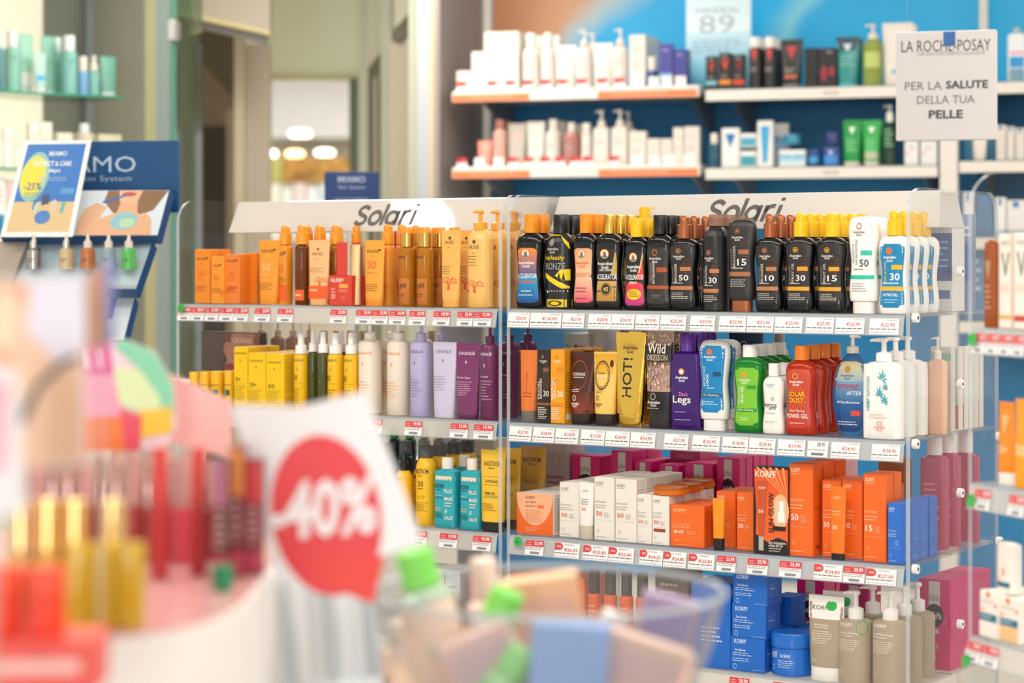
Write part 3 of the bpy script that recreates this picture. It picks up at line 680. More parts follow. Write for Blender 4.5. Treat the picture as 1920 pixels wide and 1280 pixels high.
item(G, Z2, 1154, 1212, 623, 'tube', 'cream_tube', 'shiny gold metal tube reading HOT! upwards', 'tube', GT,
     [('t', 'Australian', .02, .84, 1, .04, '#3f3a20'), ('t', 'Gold', .02, .795, .44, .034, '#3f3a20'), ('v', 'HOT!', -.1, .52, .62, .42, '#22261e')], foot=.12, footm=GT, y=.016, dr=.42, rows=2, dy=.05, wf=.97)
glit = [('b', -.97, .97, .36, .97, '#bd9a88')]
rg = random.Random(3)
for i in range(150):
    u, v = rg.uniform(-.85, .85), rg.uniform(.4, .94); a = rg.uniform(0, 6.3); e = rg.uniform(.05, .13)
    glit.append(('p', [(u+e*cos(a+q), v+e*.28*sin(a+q)) for q in (0, 2.1, 4)], rg.choice(['#dcc0a8', '#a8827a', '#cfa0a8', '#e8d29a', '#a8b49e', '#947888', '#f0dfc8'])))
item(G, Z2, 1214, 1265, 613, 'tube', 'cream_tube', 'glittering rose-brown tube with black foot reading Wild Obsession', 'tube', M('#191718', .3),
     glit+[('b', -.97, .97, .66, .82, '#191718'), ('t', 'Wild', -.05, .79, 1.3, .1, '#efe0cc'), ('t', 'OBSESSION', -.0, .7, 1.5, .06, '#cdb595'), ('q', -.15, .315, .2, .035, .25, '#a79c8c'), ('t', 'Australian', -.1, .26, .95, .03, '#efe8dc'), ('t', 'Gold', -.1, .23, .42, .026, '#efe8dc'), ('n', -.6, .4, .19, .21, 1, '#bdb2a4')],
     foot=.145, footm=M('#262323', .4), y=.012, dr=.5, rows=2, dy=.055)
item(G, Z2, 1261, 1319, 624, 'rect', 'lotion_bottle', 'purple bottle with purple cap reading Dark Legs', 'bottle', M('#3d1273', .08, kind='c', a=.88),
     [('o', -.15, .6, .2, .035, '#d98a3c'), ('o', -.15, .6, .13, .022, '#f6efe2'), ('t', 'Australian', -.13, .54, .85, .03, '#ffffff'), ('t', 'Gold', -.13, .507, .4, .026, '#ffffff'), ('t', 'Dark', -.0, .365, .6, .04, '#ee7fb8'), ('t', 'Legs', -.12, .3, 1.2, .1, '#f4eee6'), ('n', -.6, .5, .17, .19, 1, '#c9b4dd'), ('n', -.6, .6, .09, .11, 1, '#c9b4dd')],
     hb=.81, cw=.46, cap='screw', capm=M('#5a2596', .25), rows=3, dy=.042, **F1())
item(G, Z2, 1312, 1370, 637, 'lotion', 'lotion_bottle', 'white lotion bottle with large sky blue label', 'bottle', WB,
     [('f', .84, .2, .94, '#0b84c0'), ('o', -.15, .87, .2, .034, '#d9703a'), ('t', 'Australian', -.12, .815, .85, .028, '#ffffff'), ('t', 'Gold', -.12, .783, .4, .024, '#ffffff'), ('v', 'MOISTURE', -.5, .6, .17, .22, '#bfe3f2'), ('v', 'LOCK', -.27, .56, .17, .13, '#ffffff'), ('b', .1, .6, .6, .65, '#0a4d78'), ('n', -.3, .3, .46, .48, 1, '#ffffff'),
      ('b', -.7, .7, .37, .41, '#0a5c8c'), ('t', 'Ultra Hydrating', -.05, .39, 1.1, .03, '#e8d8b8'), ('n', -.6, .6, .28, .33, 2, '#bfe3f2')], rows=2, dy=.042, **F1())
item(G, Z2, 1367, 1431, 616, 'tube', 'cream_tube', 'navy cream tube with silver emblem behind the green bottle', 'tube', M('#1d3150', .3),
     [('q', -.1, .84, .2, .035, .25, '#b5b9c2'), ('t', 'Australian', -.1, .76, .9, .03, '#c9ccd2'), ('t', 'Gold', -.1, .725, .4, .028, '#c9ccd2')], foot=.13, footm=M('#16263f', .3), y=.125, dr=.42)
item(G, Z2, 1377, 1436, 646, 'wave', 'gel_bottle', 'clear green gel bottle with white cap', 'bottle', M('#0f8a2c', .06, kind='c', a=.8),
     [('f', .78, .08, .74, '#7bc62d'), ('o', -.15, .66, .2, .038, '#d9a23a'), ('t', 'Australian', -.12, .6, .8, .026, '#ffffff'), ('t', 'Gold', -.12, .57, .36, .024, '#ffffff'), ('v', 'SOOTHING', -.48, .42, .15, .2, '#cfe9a8'), ('v', 'ALOE GEL', -.27, .43, .17, .2, '#ffffff'), ('b', .05, .6, .5, .54, '#2f9a34'), ('b', -.66, .66, .235, .275, '#2c8f30'), ('t', 'Ultra Calming', -.05, .255, 1, .028, '#e9f5c8'), ('n', -.4, .4, .13, .18, 2, '#e9f5c8')],
     hb=.86, cw=.44, cap='screw', capm=WB, rows=4, dy=.04, **F1())
item(G, Z2, 1431, 1472, 681, 'hour', 'lotion_bottle', 'small white bottle reading peptide pro', 'bottle', M('#f3efe9', .28),
     [('t', 'Australian', -.1, .7, .8, .025, '#62b6cc'), ('t', 'Gold', -.1, .67, .36, .022, '#62b6cc'), ('t', 'PEPTIDE', -.1, .4, 1.15, .05, '#27333f'), ('t', 'pro', .1, .355, .6, .045, '#27333f'), ('q', .1, .5, .12, .025, .3, '#27333f'), ('n', -.5, .5, .28, .31, 1, '#62b6cc'), ('n', -.6, .6, .15, .19, 2, '#b8b8b4')],
     hb=.82, cw=.48, cap='screw', capm=WB, rows=2, dy=.045, y=.006, dr=.55)
ray = [('p', [(-.1+.18*cos(a), .42+.045*sin(a)), (-.1+.62*cos(a+.05), .42+.15*sin(a+.05)), (-.1+.62*cos(a-.05), .42+.15*sin(a-.05))], '#e8762c') for a in [k*pi/9 for k in range(18)]]
item(G, Z2, 1474, 1533, 648, 'hour', 'gel_bottle', 'clear red gel bottle, orange cap, reading Solar Dust', 'bottle', M('#c22f14', .06, kind='c', a=.78),
     [('f', .8, .08, .74, '#c23a26', '#cc4a30')]+ray+[('o', -.15, .66, .2, .036, '#e8a050'), ('o', -.15, .66, .13, .024, '#c23a26'), ('t', 'Australian', -.12, .6, .9, .03, '#ffffff'), ('t', 'Gold', -.12, .566, .42, .026, '#ffffff'), ('t', 'SOLAR', -.1, .46, 1.1, .055, '#f4c81c'), ('t', 'DUST', -.1, .39, .9, .055, '#f4c81c'), ('t', 'Dark Tanning', -.05, .27, .95, .032, '#f3e3cf'), ('t', 'POWER GEL', -.05, .215, 1.4, .05, '#fff5e4'), ('n', -.5, .5, .12, .15, 1, '#f3c8b0')],
     hb=.84, cw=.42, cap='screw', capm=M('#ec7a10', .3), rows=4, dy=.045, y=.008, dr=.55)
item(G, Z2, 1562, 1636, 628, 'oval', 'lotion_bottle', 'blue oval bottle with white pump, sunset label reading Forever After', 'bottle', M('#2f6ea8', .15),
     [('f', .97, .04, .35, '#173f78', '#1f62a6'), ('f', .97, .34, .55, '#2f6ea8', '#7aa6c8'), ('f', .97, .54, .74, '#9bb6c4', '#d8c98c'), ('o', -.1, .66, .16, .036, '#b98a3a'), ('t', 'Australian', -.1, .6, .7, .026, '#3a3f48'), ('t', 'Gold', -.1, .57, .32, .024, '#3a3f48'), ('t', 'Forever', -.15, .5, 1.25, .07, '#b5455a'), ('t', 'AFTER', .25, .425, .75, .04, '#e6eef5'), ('t', 'All Day Moisturiser', -.05, .33, 1.2, .028, '#ffffff'), ('b', .1, .55, .2, .25, '#e0503a'), ('n', -.6, .6, .1, .15, 2, '#dbe6f2')],
     hb=.82, cw=.28, cap='pump', capm=M('#e9e4da', .3), y=.045, dr=.42, spout=1)
leaf = []
for (cu, cv, sc) in ((.12, .58, 1), (-.02, .43, .9), (.25, .36, .8), (.3, .5, .6)):
    for k in range(7):
        a = -.3+k*pi/6*1.1; L = sc*(.42-.05*abs(k-3)); leaf.append(('p', [(cu, cv), (cu+L*.5*cos(a+.22), cv+L*.16*sin(a+.22)), (cu+L*cos(a), cv+L*.3*sin(a)), (cu+L*.5*cos(a-.22), cv+L*.16*sin(a-.22))], '#17a3b5'))
item(G, Z2, 1622, 1693, 634, 'rect', 'lotion_bottle', 'white square bottle with white pump and teal leaf print', 'bottle', M('#f6f3ee', .25),
     leaf+[('v', 'HEMP NATION', -.62, .45, .2, .34, '#3fa9b8'), ('n', -.55, .45, .2, .26, 2, '#eab4a0'), ('q', .0, .155, .14, .025, .3, '#e07a6a'), ('t', 'Australian', 0, .12, .6, .025, '#e07a6a'), ('t', 'Gold', 0, .092, .3, .022, '#e07a6a')],
     hb=.77, cw=.4, cap='pump', capm=WB, y=.006, dr=.52, rows=3, dy=.052)
item(G, Z2, 1741, 1775, 631, 'rect', 'lotion_bottle', 'peach square bottle with white pump behind the leaf print one', 'bottle', M('#f2c2a2', .3), [], hb=.77, cw=.4, cap='pump', capm=M('#f3e6dc', .3), y=.165, dr=.5)

# ================================================================ RIGHT UNIT, THIRD SHELF
KO = M('#f26a1b', .42); KW = M('#eee9e1', .4)
def korff(tc, v, sub, num, nc, nv, lc, v0=.08):
    return [('t', 'KORFF', -.45, v, .75, .05, tc), ('b', -.8, -.1, v-.045, v-.04, tc), ('t', sub, -.35, nv+.19, 1.1, .035, lc), ('n', -.9, .6, nv+.08, nv+.15, 2, lc),
            ('t', num, -.5, nv, .6, .07, nc), ('n', .0, .6, nv-.06, nv+.03, 4, lc), ('b', -.9, .8, nv-.1, nv-.097, lc), ('q', -.6, v0+.07, .12, .025, .25, lc), ('n', -.8, .3, v0-.04, v0-.01, 1, lc)]
item(G, Z3, 969, 1037, 925, 'box', 'carton', 'wide orange carton with a peach half disc', 'carton', KW,
     [('b', -1, 1, 0, 1, '#f2691c')]+[('p', [(1.0*cos(pi+q*pi/16), 1-.78*sin(q*pi/16)) for q in range(17)], '#f7b489'), ('t', 'KORFF', -.25, .9, .5, .07, '#5b3a2a'), ('t', 'Sun Secret', -.22, .79, .58, .055, '#7a4a34'), ('n', -.5, .1, .66, .72, 1, '#8a5a44'), ('b', .15, .5, .65, .72, '#f0703a'), ('n', -.5, .5, .3, .6, 7, '#d98a5e'), ('n', -.5, .3, .07, .18, 3, '#f9c29c')],
     y=.02, D=.019, rows=5, side=[('n', -.7, .7, .1, .9, 12, '#c9c2ba')])
item(G, Z3, 1049, 1086, 904, 'box', 'carton', 'white carton with orange 50 between peach box and white tube', 'carton', KW, korff('#8c8780', .88, '365 Protection', '50', '#e2602a', .4, '#b0a9a2'), y=.018, D=.015, rows=4)
item(G, Z3, 1086, 1114, 904, 'tube', 'cream_tube', 'white cream tube with beige foot cap and orange 50', 'tube', M('#f2efea', .3),
     [('t', 'KORFF', -.1, .85, .8, .035, '#9a958e'), ('t', '50', -.2, .53, .6, .06, '#e2602a'), ('n', -.6, .5, .6, .72, 3, '#8c8780')], foot=.24, footm=M('#cdc3b0', .4), y=.008, dr=.5)
item(G, Z3, 1114, 1152, 894, 'box', 'carton', 'tall white carton with orange 50 beside the white tube', 'carton', KW, korff('#8c8780', .9, '365 Protection', '50', '#e2602a', .42, '#b0a9a2'), y=.014, D=.017, rows=4)
item(G, Z3, 1153.5, 1193, 898, 'box', 'carton', 'tall white carton with orange 50 beside low white cartons', 'carton', KW, korff('#8c8780', .89, '365 Protection', '50', '#e2602a', .42, '#b0a9a2'), y=.012, D=.017, rows=5, side=[('n', -.7, .7, .1, .85, 16, '#cdb5ad')])
item(G, Z3, 1194.5, 1222, 927, 'box', 'carton', 'low white carton with orange 50 and grey band', 'carton', KW, korff('#8c8780', .89, '365 Protection', '50', '#e2602a', .45, '#b0a9a2'), y=.012, D=.014, rows=5)
low = item(G, Z3, 1223, 1254, 929, 'box', 'carton', 'low white carton with orange 50 and brown band', 'carton', KW, korff('#8c8780', .89, '365 Protection', '50', '#e2602a', .46, '#b0a9a2')+[('b', -.8, .6, .27, .335, '#9c4a2a')], y=.01, D=.014, rows=6,
     side=[('n', -.7, .7, .1, .85, 14, '#cdb5ad')])
zc = Z3+max(v.co.z for v in low[0].children[0].data.vertices)
def compact(px, y, label, z=zc):
    o = empty('powder_compact', (0, 0, 0))
    b = MB(); b.loft([(0, .03, .03), (.002, .034, .034), (.009, .035, .035), (.01, .033, .033)], 36); b.build('compact_base', M('#e07410', .25), o, 1)
    b = MB(); b.loft([(.0102, .033, .033), (.015, .033, .033), (.018, .028, .028)], 36); b.build('clear_lid', M('#e8924a', .05, kind='c', a=.5), o, 1)
    x, _ = G.at(px, y); o.location = (x, y, z+.0003); tag(o, label, 'compact', 'powder compacts on the low cartons')
compact(1255, .038, 'round orange powder compact with clear lid, front of three')
compact(1283, .108, 'round orange powder compact with clear lid, middle of three')
compact(1305, .178, 'round orange powder compact with clear lid, rear of three')
item(G, Z3, 1257, 1320, 947, 'box', 'carton', 'square orange carton with white 50', 'carton', KO, korff('#fbd2ae', .88, 'Sun Secret', '50', '#fff3e6', .36, '#f9b98e'), y=.012, D=.011, rows=5, side=[('n', -.7, .7, .5, .85, 6, '#d9520c')])
item(G, Z3, 1336, 1361, 934, 'taper', 'cream_tube', 'slim amber bottle with black foot cap', 'bottle', M('#f5930f', .35), [('v', 'KORFF', -.1, .6, .3, .14, '#fbc77a')], foot=.23, footm=M('#171512', .35), y=.005, dr=.62)
item(G, Z3, 1343, 1379, 921, 'box', 'carton', 'orange carton directly behind the slim amber bottle', 'carton', KO, korff('#fbd2ae', .9, 'Sun Secret AIR', '', '#fff3e6', .42, '#f9b98e'), y=.045, D=.015, rows=3)
item(G, Z3, 1381, 1413, 923, 'box', 'carton', 'orange carton with white 30 beside the glow box', 'carton', KO, korff('#fbd2ae', .9, 'Sun Secret AIR', '30', '#fff3e6', .42, '#f9b98e'), y=.03, D=.015, rows=3)
item(G, Z3, 1413.5, 1478, 876, 'box', 'carton', 'black and orange box with window reading Sun Glow', 'carton', M('#1d1512', .35),
     [('b', -.98, .98, .02, .98, '#e8682a', '#e8551a')]+[('p', [(1, .62), (-.9+.38*i, 1), (-.75+.38*i, 1)], '#f39a62') for i in range(5)]+[('o', .55, .5, .5, .2, '#f7b98c'), ('p', [(-1, 0), (-1, .24), (-.2, .14), (.4, .2), (.95, .16), (1, 0)], '#1d1512'), ('p', [(-1, 0), (-1, .98), (-.85, .5), (-.9, 0)], '#1d1512'),
      ('t', 'KORFF', -.3, .92, 1.2, .075, '#fff3ea'), ('p', [(-.82, .84), (-.22, .84), (-.42, .2), (-.7, .2)], '#c6502a'), ('b', -.7, -.42, .04, .2, '#b9b4ae'), ('t', 'KORFF', -.5, .76, .42, .03, '#fbd2ae'), ('t', '50', -.58, .49, .28, .04, '#fff3ea'), ('v', 'SUN GLOW', .02, .48, .3, .46, '#1d1512'),
      ('b', .28, .9, .36, .62, '#e9c4a8'), ('b', .42, .8, .38, .5, '#f6f2ec'), ('b', .5, .74, .5, .62, '#f6f2ec'), ('b', .14, .86, .28, .33, '#1d1512'), ('t', 'Siero Antiossidante', .38, .14, 1, .03, '#f3e9e0'), ('t', 'e Fluido SPF 50+', .3, .105, .85, .03, '#f3e9e0'), ('n', -.1, .85, .03, .085, 2, '#cfc4ba')],
     y=.006, D=.016, side=[('n', -.6, .6, .1, .9, 10, '#6a5044')])
item(G, Z3, 1479, 1524, 869, 'box', 'carton', 'tall orange carton with white 50 past the glow box', 'carton', KO, korff('#fbd2ae', .93, 'Sun Secret', '50', '#fff3e6', .42, '#f9b98e'), y=.012, D=.021, rows=3, dy=.05, side=[('b', -.4, .3, .08, .12, '#b8480c'), ('n', -.7, .7, .5, .55, 1, '#d9520c')])
item(G, Z3, 1557, 1586, 912, 'tube', 'cream_tube', 'slim orange tube with black foot cap before two cartons', 'tube', M('#f5760f', .3), [('t', 'KORFF', -.1, .85, .9, .035, '#fbc79a'), ('n', -.6, .6, .6, .68, 2, '#fbc79a'), ('t', '50', -.3, .44, .6, .05, '#fff3e6')], foot=.09, footm=M('#1a1614', .3), y=.004, dr=.4)
item(G, Z3, 1541, 1577, 900, 'box', 'carton', 'orange carton with white 50 behind the slim tube, window box side', 'carton', KO, korff('#fbd2ae', .92, 'Sun Secret', '50', '#fff3e6', .42, '#f9b98e'), y=.034, D=.016, rows=3)
item(G, Z3, 1578.5, 1617, 900, 'box', 'carton', 'orange carton with white 50 behind the slim tube, blue carton side', 'carton', KO, korff('#fbd2ae', .92, 'Sun Secret', '50', '#fff3e6', .42, '#f9b98e'), y=.034, D=.016, rows=3)
item(G, Z3, 1619, 1662, 888, 'box', 'carton', 'orange carton with white 15 beside the blue cartons', 'carton', KO, korff('#fbd2ae', .93, 'Sun Secret', '15', '#fff3e6', .38, '#f9b98e'), y=.016, D=.016, rows=2)
item(G, Z3, 1664.5, 1692, 943, 'box', 'carton', 'slim bright blue carton at the panel end', 'carton', M('#2a6fcd', .4), korff('#cfe0f5', .9, 'Sun Secret', '', '#ffffff', .36, '#a9c6ec'), y=.008, D=.019, rows=4, dy=.0405, side=[('n', -.5, .5, .35, .4, 1, '#7ba6e0'), ('n', -.6, .6, .06, .12, 2, '#7ba6e0')])

# ================================================================ RIGHT UNIT, FOURTH SHELF
KB = M('#1568c8', .4)
def kblue(): return [('t', 'KORFF', -.42, .86, .7, .12, '#d6e5f7'), ('t', 'Sun Secret', -.42, .62, .62, .07, '#e3edf9'), ('n', -.85, .45, .44, .56, 2, '#bcd3ef'), ('n', -.85, .4, .28, .4, 2, '#bcd3ef'), ('q', -.72, .14, .1, .08, .25, '#a9c6ec'), ('n', .3, .9, .06, .1, 1, '#a9c6ec')]
item(G, Z4, 1296, 1369, 1092, 'box', 'carton', 'tall bright blue carton beside the stacked blue boxes', 'carton', KB, [('n', -.5, .6, .3, .5, 4, '#bcd3ef')], y=.012, D=.05, side=[('n', -.6, .6, .4, .6, 4, '#5d97da')])
zs = Z4
for i, (t0, lab) in enumerate(((1194, 'bottom'), (1133, 'middle'), (1074, 'top'))):
    x0 = 1369.5+i*2.3; a, t = G.at(x0, .012); h = G.hz(t0, t)-zs
    item(G, zs, x0, x0+64, t0, 'box', 'carton', f'blue square carton, {lab} of the stack of three', 'carton', KB, kblue(), y=.012, D=.031, side=[('n', -.7, .7, .25, .7, 6, '#5d97da'), ('n', -.6, .2, .5, .56, 1, '#d6e5f7')])
    zs += h+.0004
item(G, Z4, 1448, 1484, 1118, 'box', 'carton', 'blue carton standing behind the blue jar and stack', 'carton', KB, [('n', -.6, .6, .3, .6, 4, '#5d97da')], y=.12, D=.03)
def jar(px0, px1, yt, lab, y):
    for o in item(G, Z4, px0, px1, yt, 'jar', 'cream_jar', lab, 'jar', M('#1568c8', .3), [('t', 'KORFF', -.55, .5, .38, .14, '#d6e5f7'), ('t', 'Sun Secret', .05, .5, .5, .1, '#e3edf9'), ('n', -.3, .6, .2, .4, 4, '#bcd3ef'), ('q', -.6, .2, .08, .07, .3, '#a9c6ec')], hb=.66, y=y, dr=1):
        W2 = max(v.co.x for v in o.children[0].data.vertices); H = max(v.co.z for v in o.children[0].data.vertices)
        b = MB(); b.loft([(H, W2*.98, W2*.98), (H+.001, W2*1.03, W2*1.03), (H/.66*.95, W2*1.03, W2*1.03), (H/.66, W2*.97, W2*.97)], 36); b.build('lid', M('#1568c8', .25), o, 1)
jar(1447, 1528, 1183, 'wide round blue cream jar, nearer of two', .006)
jar(1492, 1548, 1172, 'wide round blue cream jar, farther of two', .12)
TP = M('#a99a86', .4); TPW = M('#efece8', .35)
def taupe(l1, l2): return [('t', 'KORFF', -.3, .645, .8, .035, '#f3efe8'), ('t', l1, -.15, .555, 1.2, .022, '#f3efe8'), ('t', l2, -.3, .525, .9, .022, '#f3efe8'), ('n', -.75, .6, .36, .49, 6, '#ded6ca'), ('q', -.6, .13, .12, .018, .25, '#ded6ca')]
item(G, Z4, 1517, 1583, 1115, 'tube', 'cream_tube', 'taupe tube with white top, green sticker and white foot', 'tube', TP,
     [('b', -.99, .99, .72, .99, '#f1eeea'), ('t', 'KORFF', -.25, .85, 1, .05, '#4b4642'), ('o', .32, .88, .3, .06, '#2fae4a'), ('t', 'Exfoliating', -.2, .65, .8, .025, '#f3efe8'), ('t', 'Body Wash', -.2, .62, .7, .025, '#f3efe8'), ('n', -.7, .6, .43, .59, 6, '#ded6ca'), ('q', -.5, .24, .14, .02, .25, '#ded6ca')],
     foot=.16, footm=TPW, y=.008, dr=.5, rows=2, dy=.06)
item(G, Z4, 1572, 1638, 1107, 'cyl', 'lotion_bottle', 'taupe bottle with white pump and green ring sticker', 'bottle', TP, taupe('Calming Melting', 'Body Lotion')+[('q', .62, .62, .28, .075, .1, '#2fae4a')], hb=.7, cw=.42, cap='pump', capm=TPW, y=.006, dr=.8, rows=2, dy=.075)
item(G, Z4, 1636, 1703, 1107, 'cyl', 'lotion_bottle', 'taupe bottle with white pump behind the clear panel edge', 'bottle', TP, taupe('Lifting', 'Body Cream'), hb=.7, cw=.42, cap='pump', capm=TPW, y=.006, dr=.8, rows=3, dy=.062)
# ================================================================ LEFT UNIT, TOP SHELF (orange suncare)
NO = M('#ec8a1a', .35); NOc = M('#e98414', .32); NB = M('#f09420', .3)
TREE = '#dd5a22'
def nux(v, num='50', w=1.3, u=-.05, tc='#4a3420', nc='#e86a1c', nv=.55):
    d = [('t', 'NUXE', u-.05, v, w, .045, tc), ('o', u+w*.52, v+.02, .13, .016, tc), ('n', u-.2, u+.2, v-.09, v-.06, 1, nc)]
    if num: d += [('t', num, u-.1, nv, .9, .12, nc), ('n', -.6, .5, nv-.14, nv-.09, 1, nc)]
    return d+[('n', -.8, .6, .22, .34, 4, '#a35c18')]
item(G, Z1, 365, 394, 467, 'box', 'carton', 'tall orange carton marked 50 by the end panel', 'carton', NO, nux(.82), y=.02, D=.017, rows=2)
item(G, Z1, 395.5, 420, 480, 'box', 'carton', 'small orange carton marked 50 between two taller ones', 'carton', NB, nux(.8, w=1)+[('tree', .7, .2, .4, .1, TREE)], y=.012, D=.014, rows=3)
item(G, Z1, 421.5, 449, 476, 'box', 'carton', 'orange carton marked 30 with red script', 'carton', M('#ea7f2a', .35), nux(.86, '30', nv=.6)+[('t', 'glow', .1, .33, 1.3, .12, '#e2502a')], y=.016, D=.018, rows=2)
item(G, Z1, 464, 481, 474, 'box', 'carton', 'plain orange carton behind the script carton', 'carton', M('#e57f16', .35), [], y=.05, D=.026, side=[('b', -.3, .4, .05, .1, '#b8600c')])
item(G, Z1, 486, 524, 450, 'tube', 'cream_tube', 'wide orange tube with white reading 50 beside the cartons', 'tube', M('#f09a2a', .3), nux(.83, '50', w=1.2, nc='#f6c184', nv=.58), foot=.1, footm=M('#ee9524', .3), y=.02, dr=.4)
SO = M('#ef9a1c', .25)
item(G, Z1, 522, 549, 423, 'cyl', 'spray_bottle', 'orange mist bottle with red-orange band', 'bottle', NB, [('b', -.98, .98, .04, .25, '#f25f1e')]+nux(.64, '50', w=1.1, nv=.46), hb=.76, cw=.85, cap='spray', capm=SO, y=.03, dr=1, rows=2, dy=.075)
OIL = M('#7a3f12', .06, kind='c', a=.72); OIL2 = M('#c87812', .06, kind='c', a=.7)
item(G, Z1, 553, 581, 422, 'cyl', 'oil_bottle', 'brown oil bottle with orange sprayer and red-orange band', 'bottle', OIL, [('b', -.98, .98, .06, .19, '#f25f1e'), ('n', -.5, .5, .1, .15, 1, '#ffd9b8')], hb=.76, cw=.85, cap='spray', capm=SO, y=.012, dr=1, rows=3, dy=.06)
item(G, Z1, 579, 618, 450, 'tube', 'cream_tube', 'pale peach tube with orange tree and red-orange band', 'tube', M('#f4bd84', .28), [('t', 'NUXE', -.05, .79, 1, .045, '#8a5a34'), ('o', -.05, .86, .13, .02, '#8a5a34'), ('n', -.2, .2, .7, .72, 1, '#e2502a'), ('n', -.8, .7, .5, .58, 3, '#b5804c'), ('tree', .3, .35, .55, .09, TREE), ('b', -.97, .97, .1, .3, '#f25f1e'), ('t', 'OFFERT', -.3, .23, .9, .035, '#ffe7d4')], foot=.09, footm=M('#f0b070', .3), y=.012, dr=.42)
item(G, Z1, 590, 612, 423, 'cyl', 'spray_bottle', 'orange mist bottle with orange sprayer behind the peach tube', 'bottle', OIL2, [], hb=.76, cw=.85, cap='spray', capm=SO, y=.12, dr=1)
item(G, Z1, 616, 645, 422, 'cyl', 'oil_bottle', 'amber oil bottle marked 30 behind the red gift set', 'bottle', M('#b5701a', .06, kind='c', a=.72), [('t', '30', -.1, .46, .9, .1, '#8a4a10'), ('t', 'NUXE', -.1, .65, 1, .03, '#4a3420')], hb=.76, cw=.85, cap='spray', capm=SO, y=.05, dr=1)
RS = M('#d8402f', .35)
x0, t = G.at(618, .006); x1, _ = G.at(662, .006); w = (x1-x0)/2; h = G.hz(464, t)-Z1-.05
def giftset(px0, px1, y, lab):
    a, t = G.at(px0, y); b_, _ = G.at(px1, y); w = (b_-a)/2; hh = G.hz(516, t)-Z1; ht = G.hz(455, t)-Z1
    o = empty('gift_set', (0, 0, 0))
    b = MB(); b.box(-w, w, -.022, .022, 0, hh, r=.0008); b.build('sleeve', RS, o)
    b = MB(); b.box(-w*.3, w*.62, -.0225, -.021, hh, ht); b.box(-w*.3, w*.62, -.021, .021, ht, ht+.0008); b.build('carton_flap', RS, o)
    b = MB(); b.loft([(.002, .011, .013), (ht*.9, .013, .004), (ht*.97, .013, .001)], 16); q = b.build('cream_tube', M('#f2dca0', .3), o, 1); q.location = (w*.75, 0, 0)
    f = Face(w, hh, lambda x, z: -.022); f.draw([('t', 'NUXE', -.35, .84, .95, .13, '#fff1e8'), ('o', .22, .86, .12, .05, '#f0a878'), ('n', -.8, -.4, .2, .6, 4, '#f4b6a4'), ('b', -.1, .7, .58, .72, '#f0a24a'), ('n', -.1, .7, .44, .54, 2, '#f4b6a4'), ('t', '30', -.6, .32, .4, .12, '#f4b6a4'), ('tree', .25, .25, .25, .1, '#f0a878')])
    f.mb.build('print', INK, o)
    o.location = G.w((a+b_)/2, y+.022, Z1); tag(o, lab, 'gift set', 'red gift sets on the top shelf')
giftset(617, 659, .006, 'red gift set sleeve holding a pale tube, front one')
giftset(655, 681, .062, 'red gift set sleeve standing behind the front one')
item(G, Z1, 657, 680, 423, 'cyl', 'oil_bottle', 'amber oil bottle with orange sprayer behind the second gift set', 'bottle', OIL2, [], hb=.76, cw=.85, cap='spray', capm=SO, y=.12, dr=1, rows=1)
item(G, Z1, 684, 721, 450, 'tube', 'cream_tube', 'wide orange tube marked 30 beside the red gift set', 'tube', M('#f3a63a', .3), nux(.83, '30', w=1.2, nc='#e2702a', nv=.62), foot=.1, footm=M('#ee9524', .3), y=.014, dr=.4)
item(G, Z1, 715, 741, 421, 'cyl', 'spray_bottle', 'tall orange mist bottle with tree print', 'bottle', M('#ee9a2e', .3), [('tree', .0, .22, .7, .08, TREE), ('n', -.5, .5, .1, .14, 1, '#c46a1c')], hb=.76, cw=.9, cap='spray', capm=SO, y=.045, dr=1, rows=3, dy=.05)
GC = M('#d9a85a', .2, 1)
for x, lab in ((748, 'amber oil bottle with gold collar marked 50, script label'), (781.5, 'amber oil bottle with gold collar marked 50, next along')):
    item(G, Z1, x, x+32, 425, 'cyl', 'oil_bottle', lab, 'bottle', M('#d28a1c', .06, kind='c', a=.62), [('b', -.95, .95, .03, .35, '#b8651c', '#c9781e'), ('t', 'NUXE', -.1, .62, 1, .03, '#4a3420'), ('t', '50', -.1, .44, .8, .08, '#d8601c'), ('t', 'gold', .0, .26, .9, .09, '#3a2412'), ('n', -.7, .5, .12, .17, 2, '#5a3416'), ('b', -.8, -.4, .06, .085, '#d8402f')],
         hb=.75, cw=.82, cap='gold', capm=GC, capm2=SO, y=.014, dr=1, rows=3, dy=.052)
NC = M('#f6c06a', .28)
def nc(tv): return [('t', 'NUXE', -.15, tv, .9, .04, '#5a4326'), ('o', -.1, tv+.055, .15, .02, '#5a4326'), ('n', -.3, .05, tv-.075, tv-.05, 1, '#e0503a'), ('n', -.9, .5, .42, .54, 4, '#a3793c'), ('tree', -.02, .3, .82, .1, '#e0562a')]
item(G, Z1, 828, 864, 431, 'tube', 'cream_tube', 'wide pale apricot tube with red tree print', 'tube', M('#f5b65c', .28), nc(.84), foot=.1, footm=M('#efae54', .3), y=.012, dr=.42, rows=2, dy=.06, jx=.0)
item(G, Z1, 877, 925, 394, 'cylr', 'lotion_bottle', 'large pale apricot pump bottle with red tree print', 'bottle', NC, nc(.62)[:-1]+[('tree', -.05, .21, .72, .075, '#e0562a'), ('b', -.9, -.6, .16, .19, '#e0503a')], hb=.8, cw=.5, cap='pump', capm=M('#f0a732', .3), spout=-.6, y=.012, dr=.7, rows=3, dy=.062)

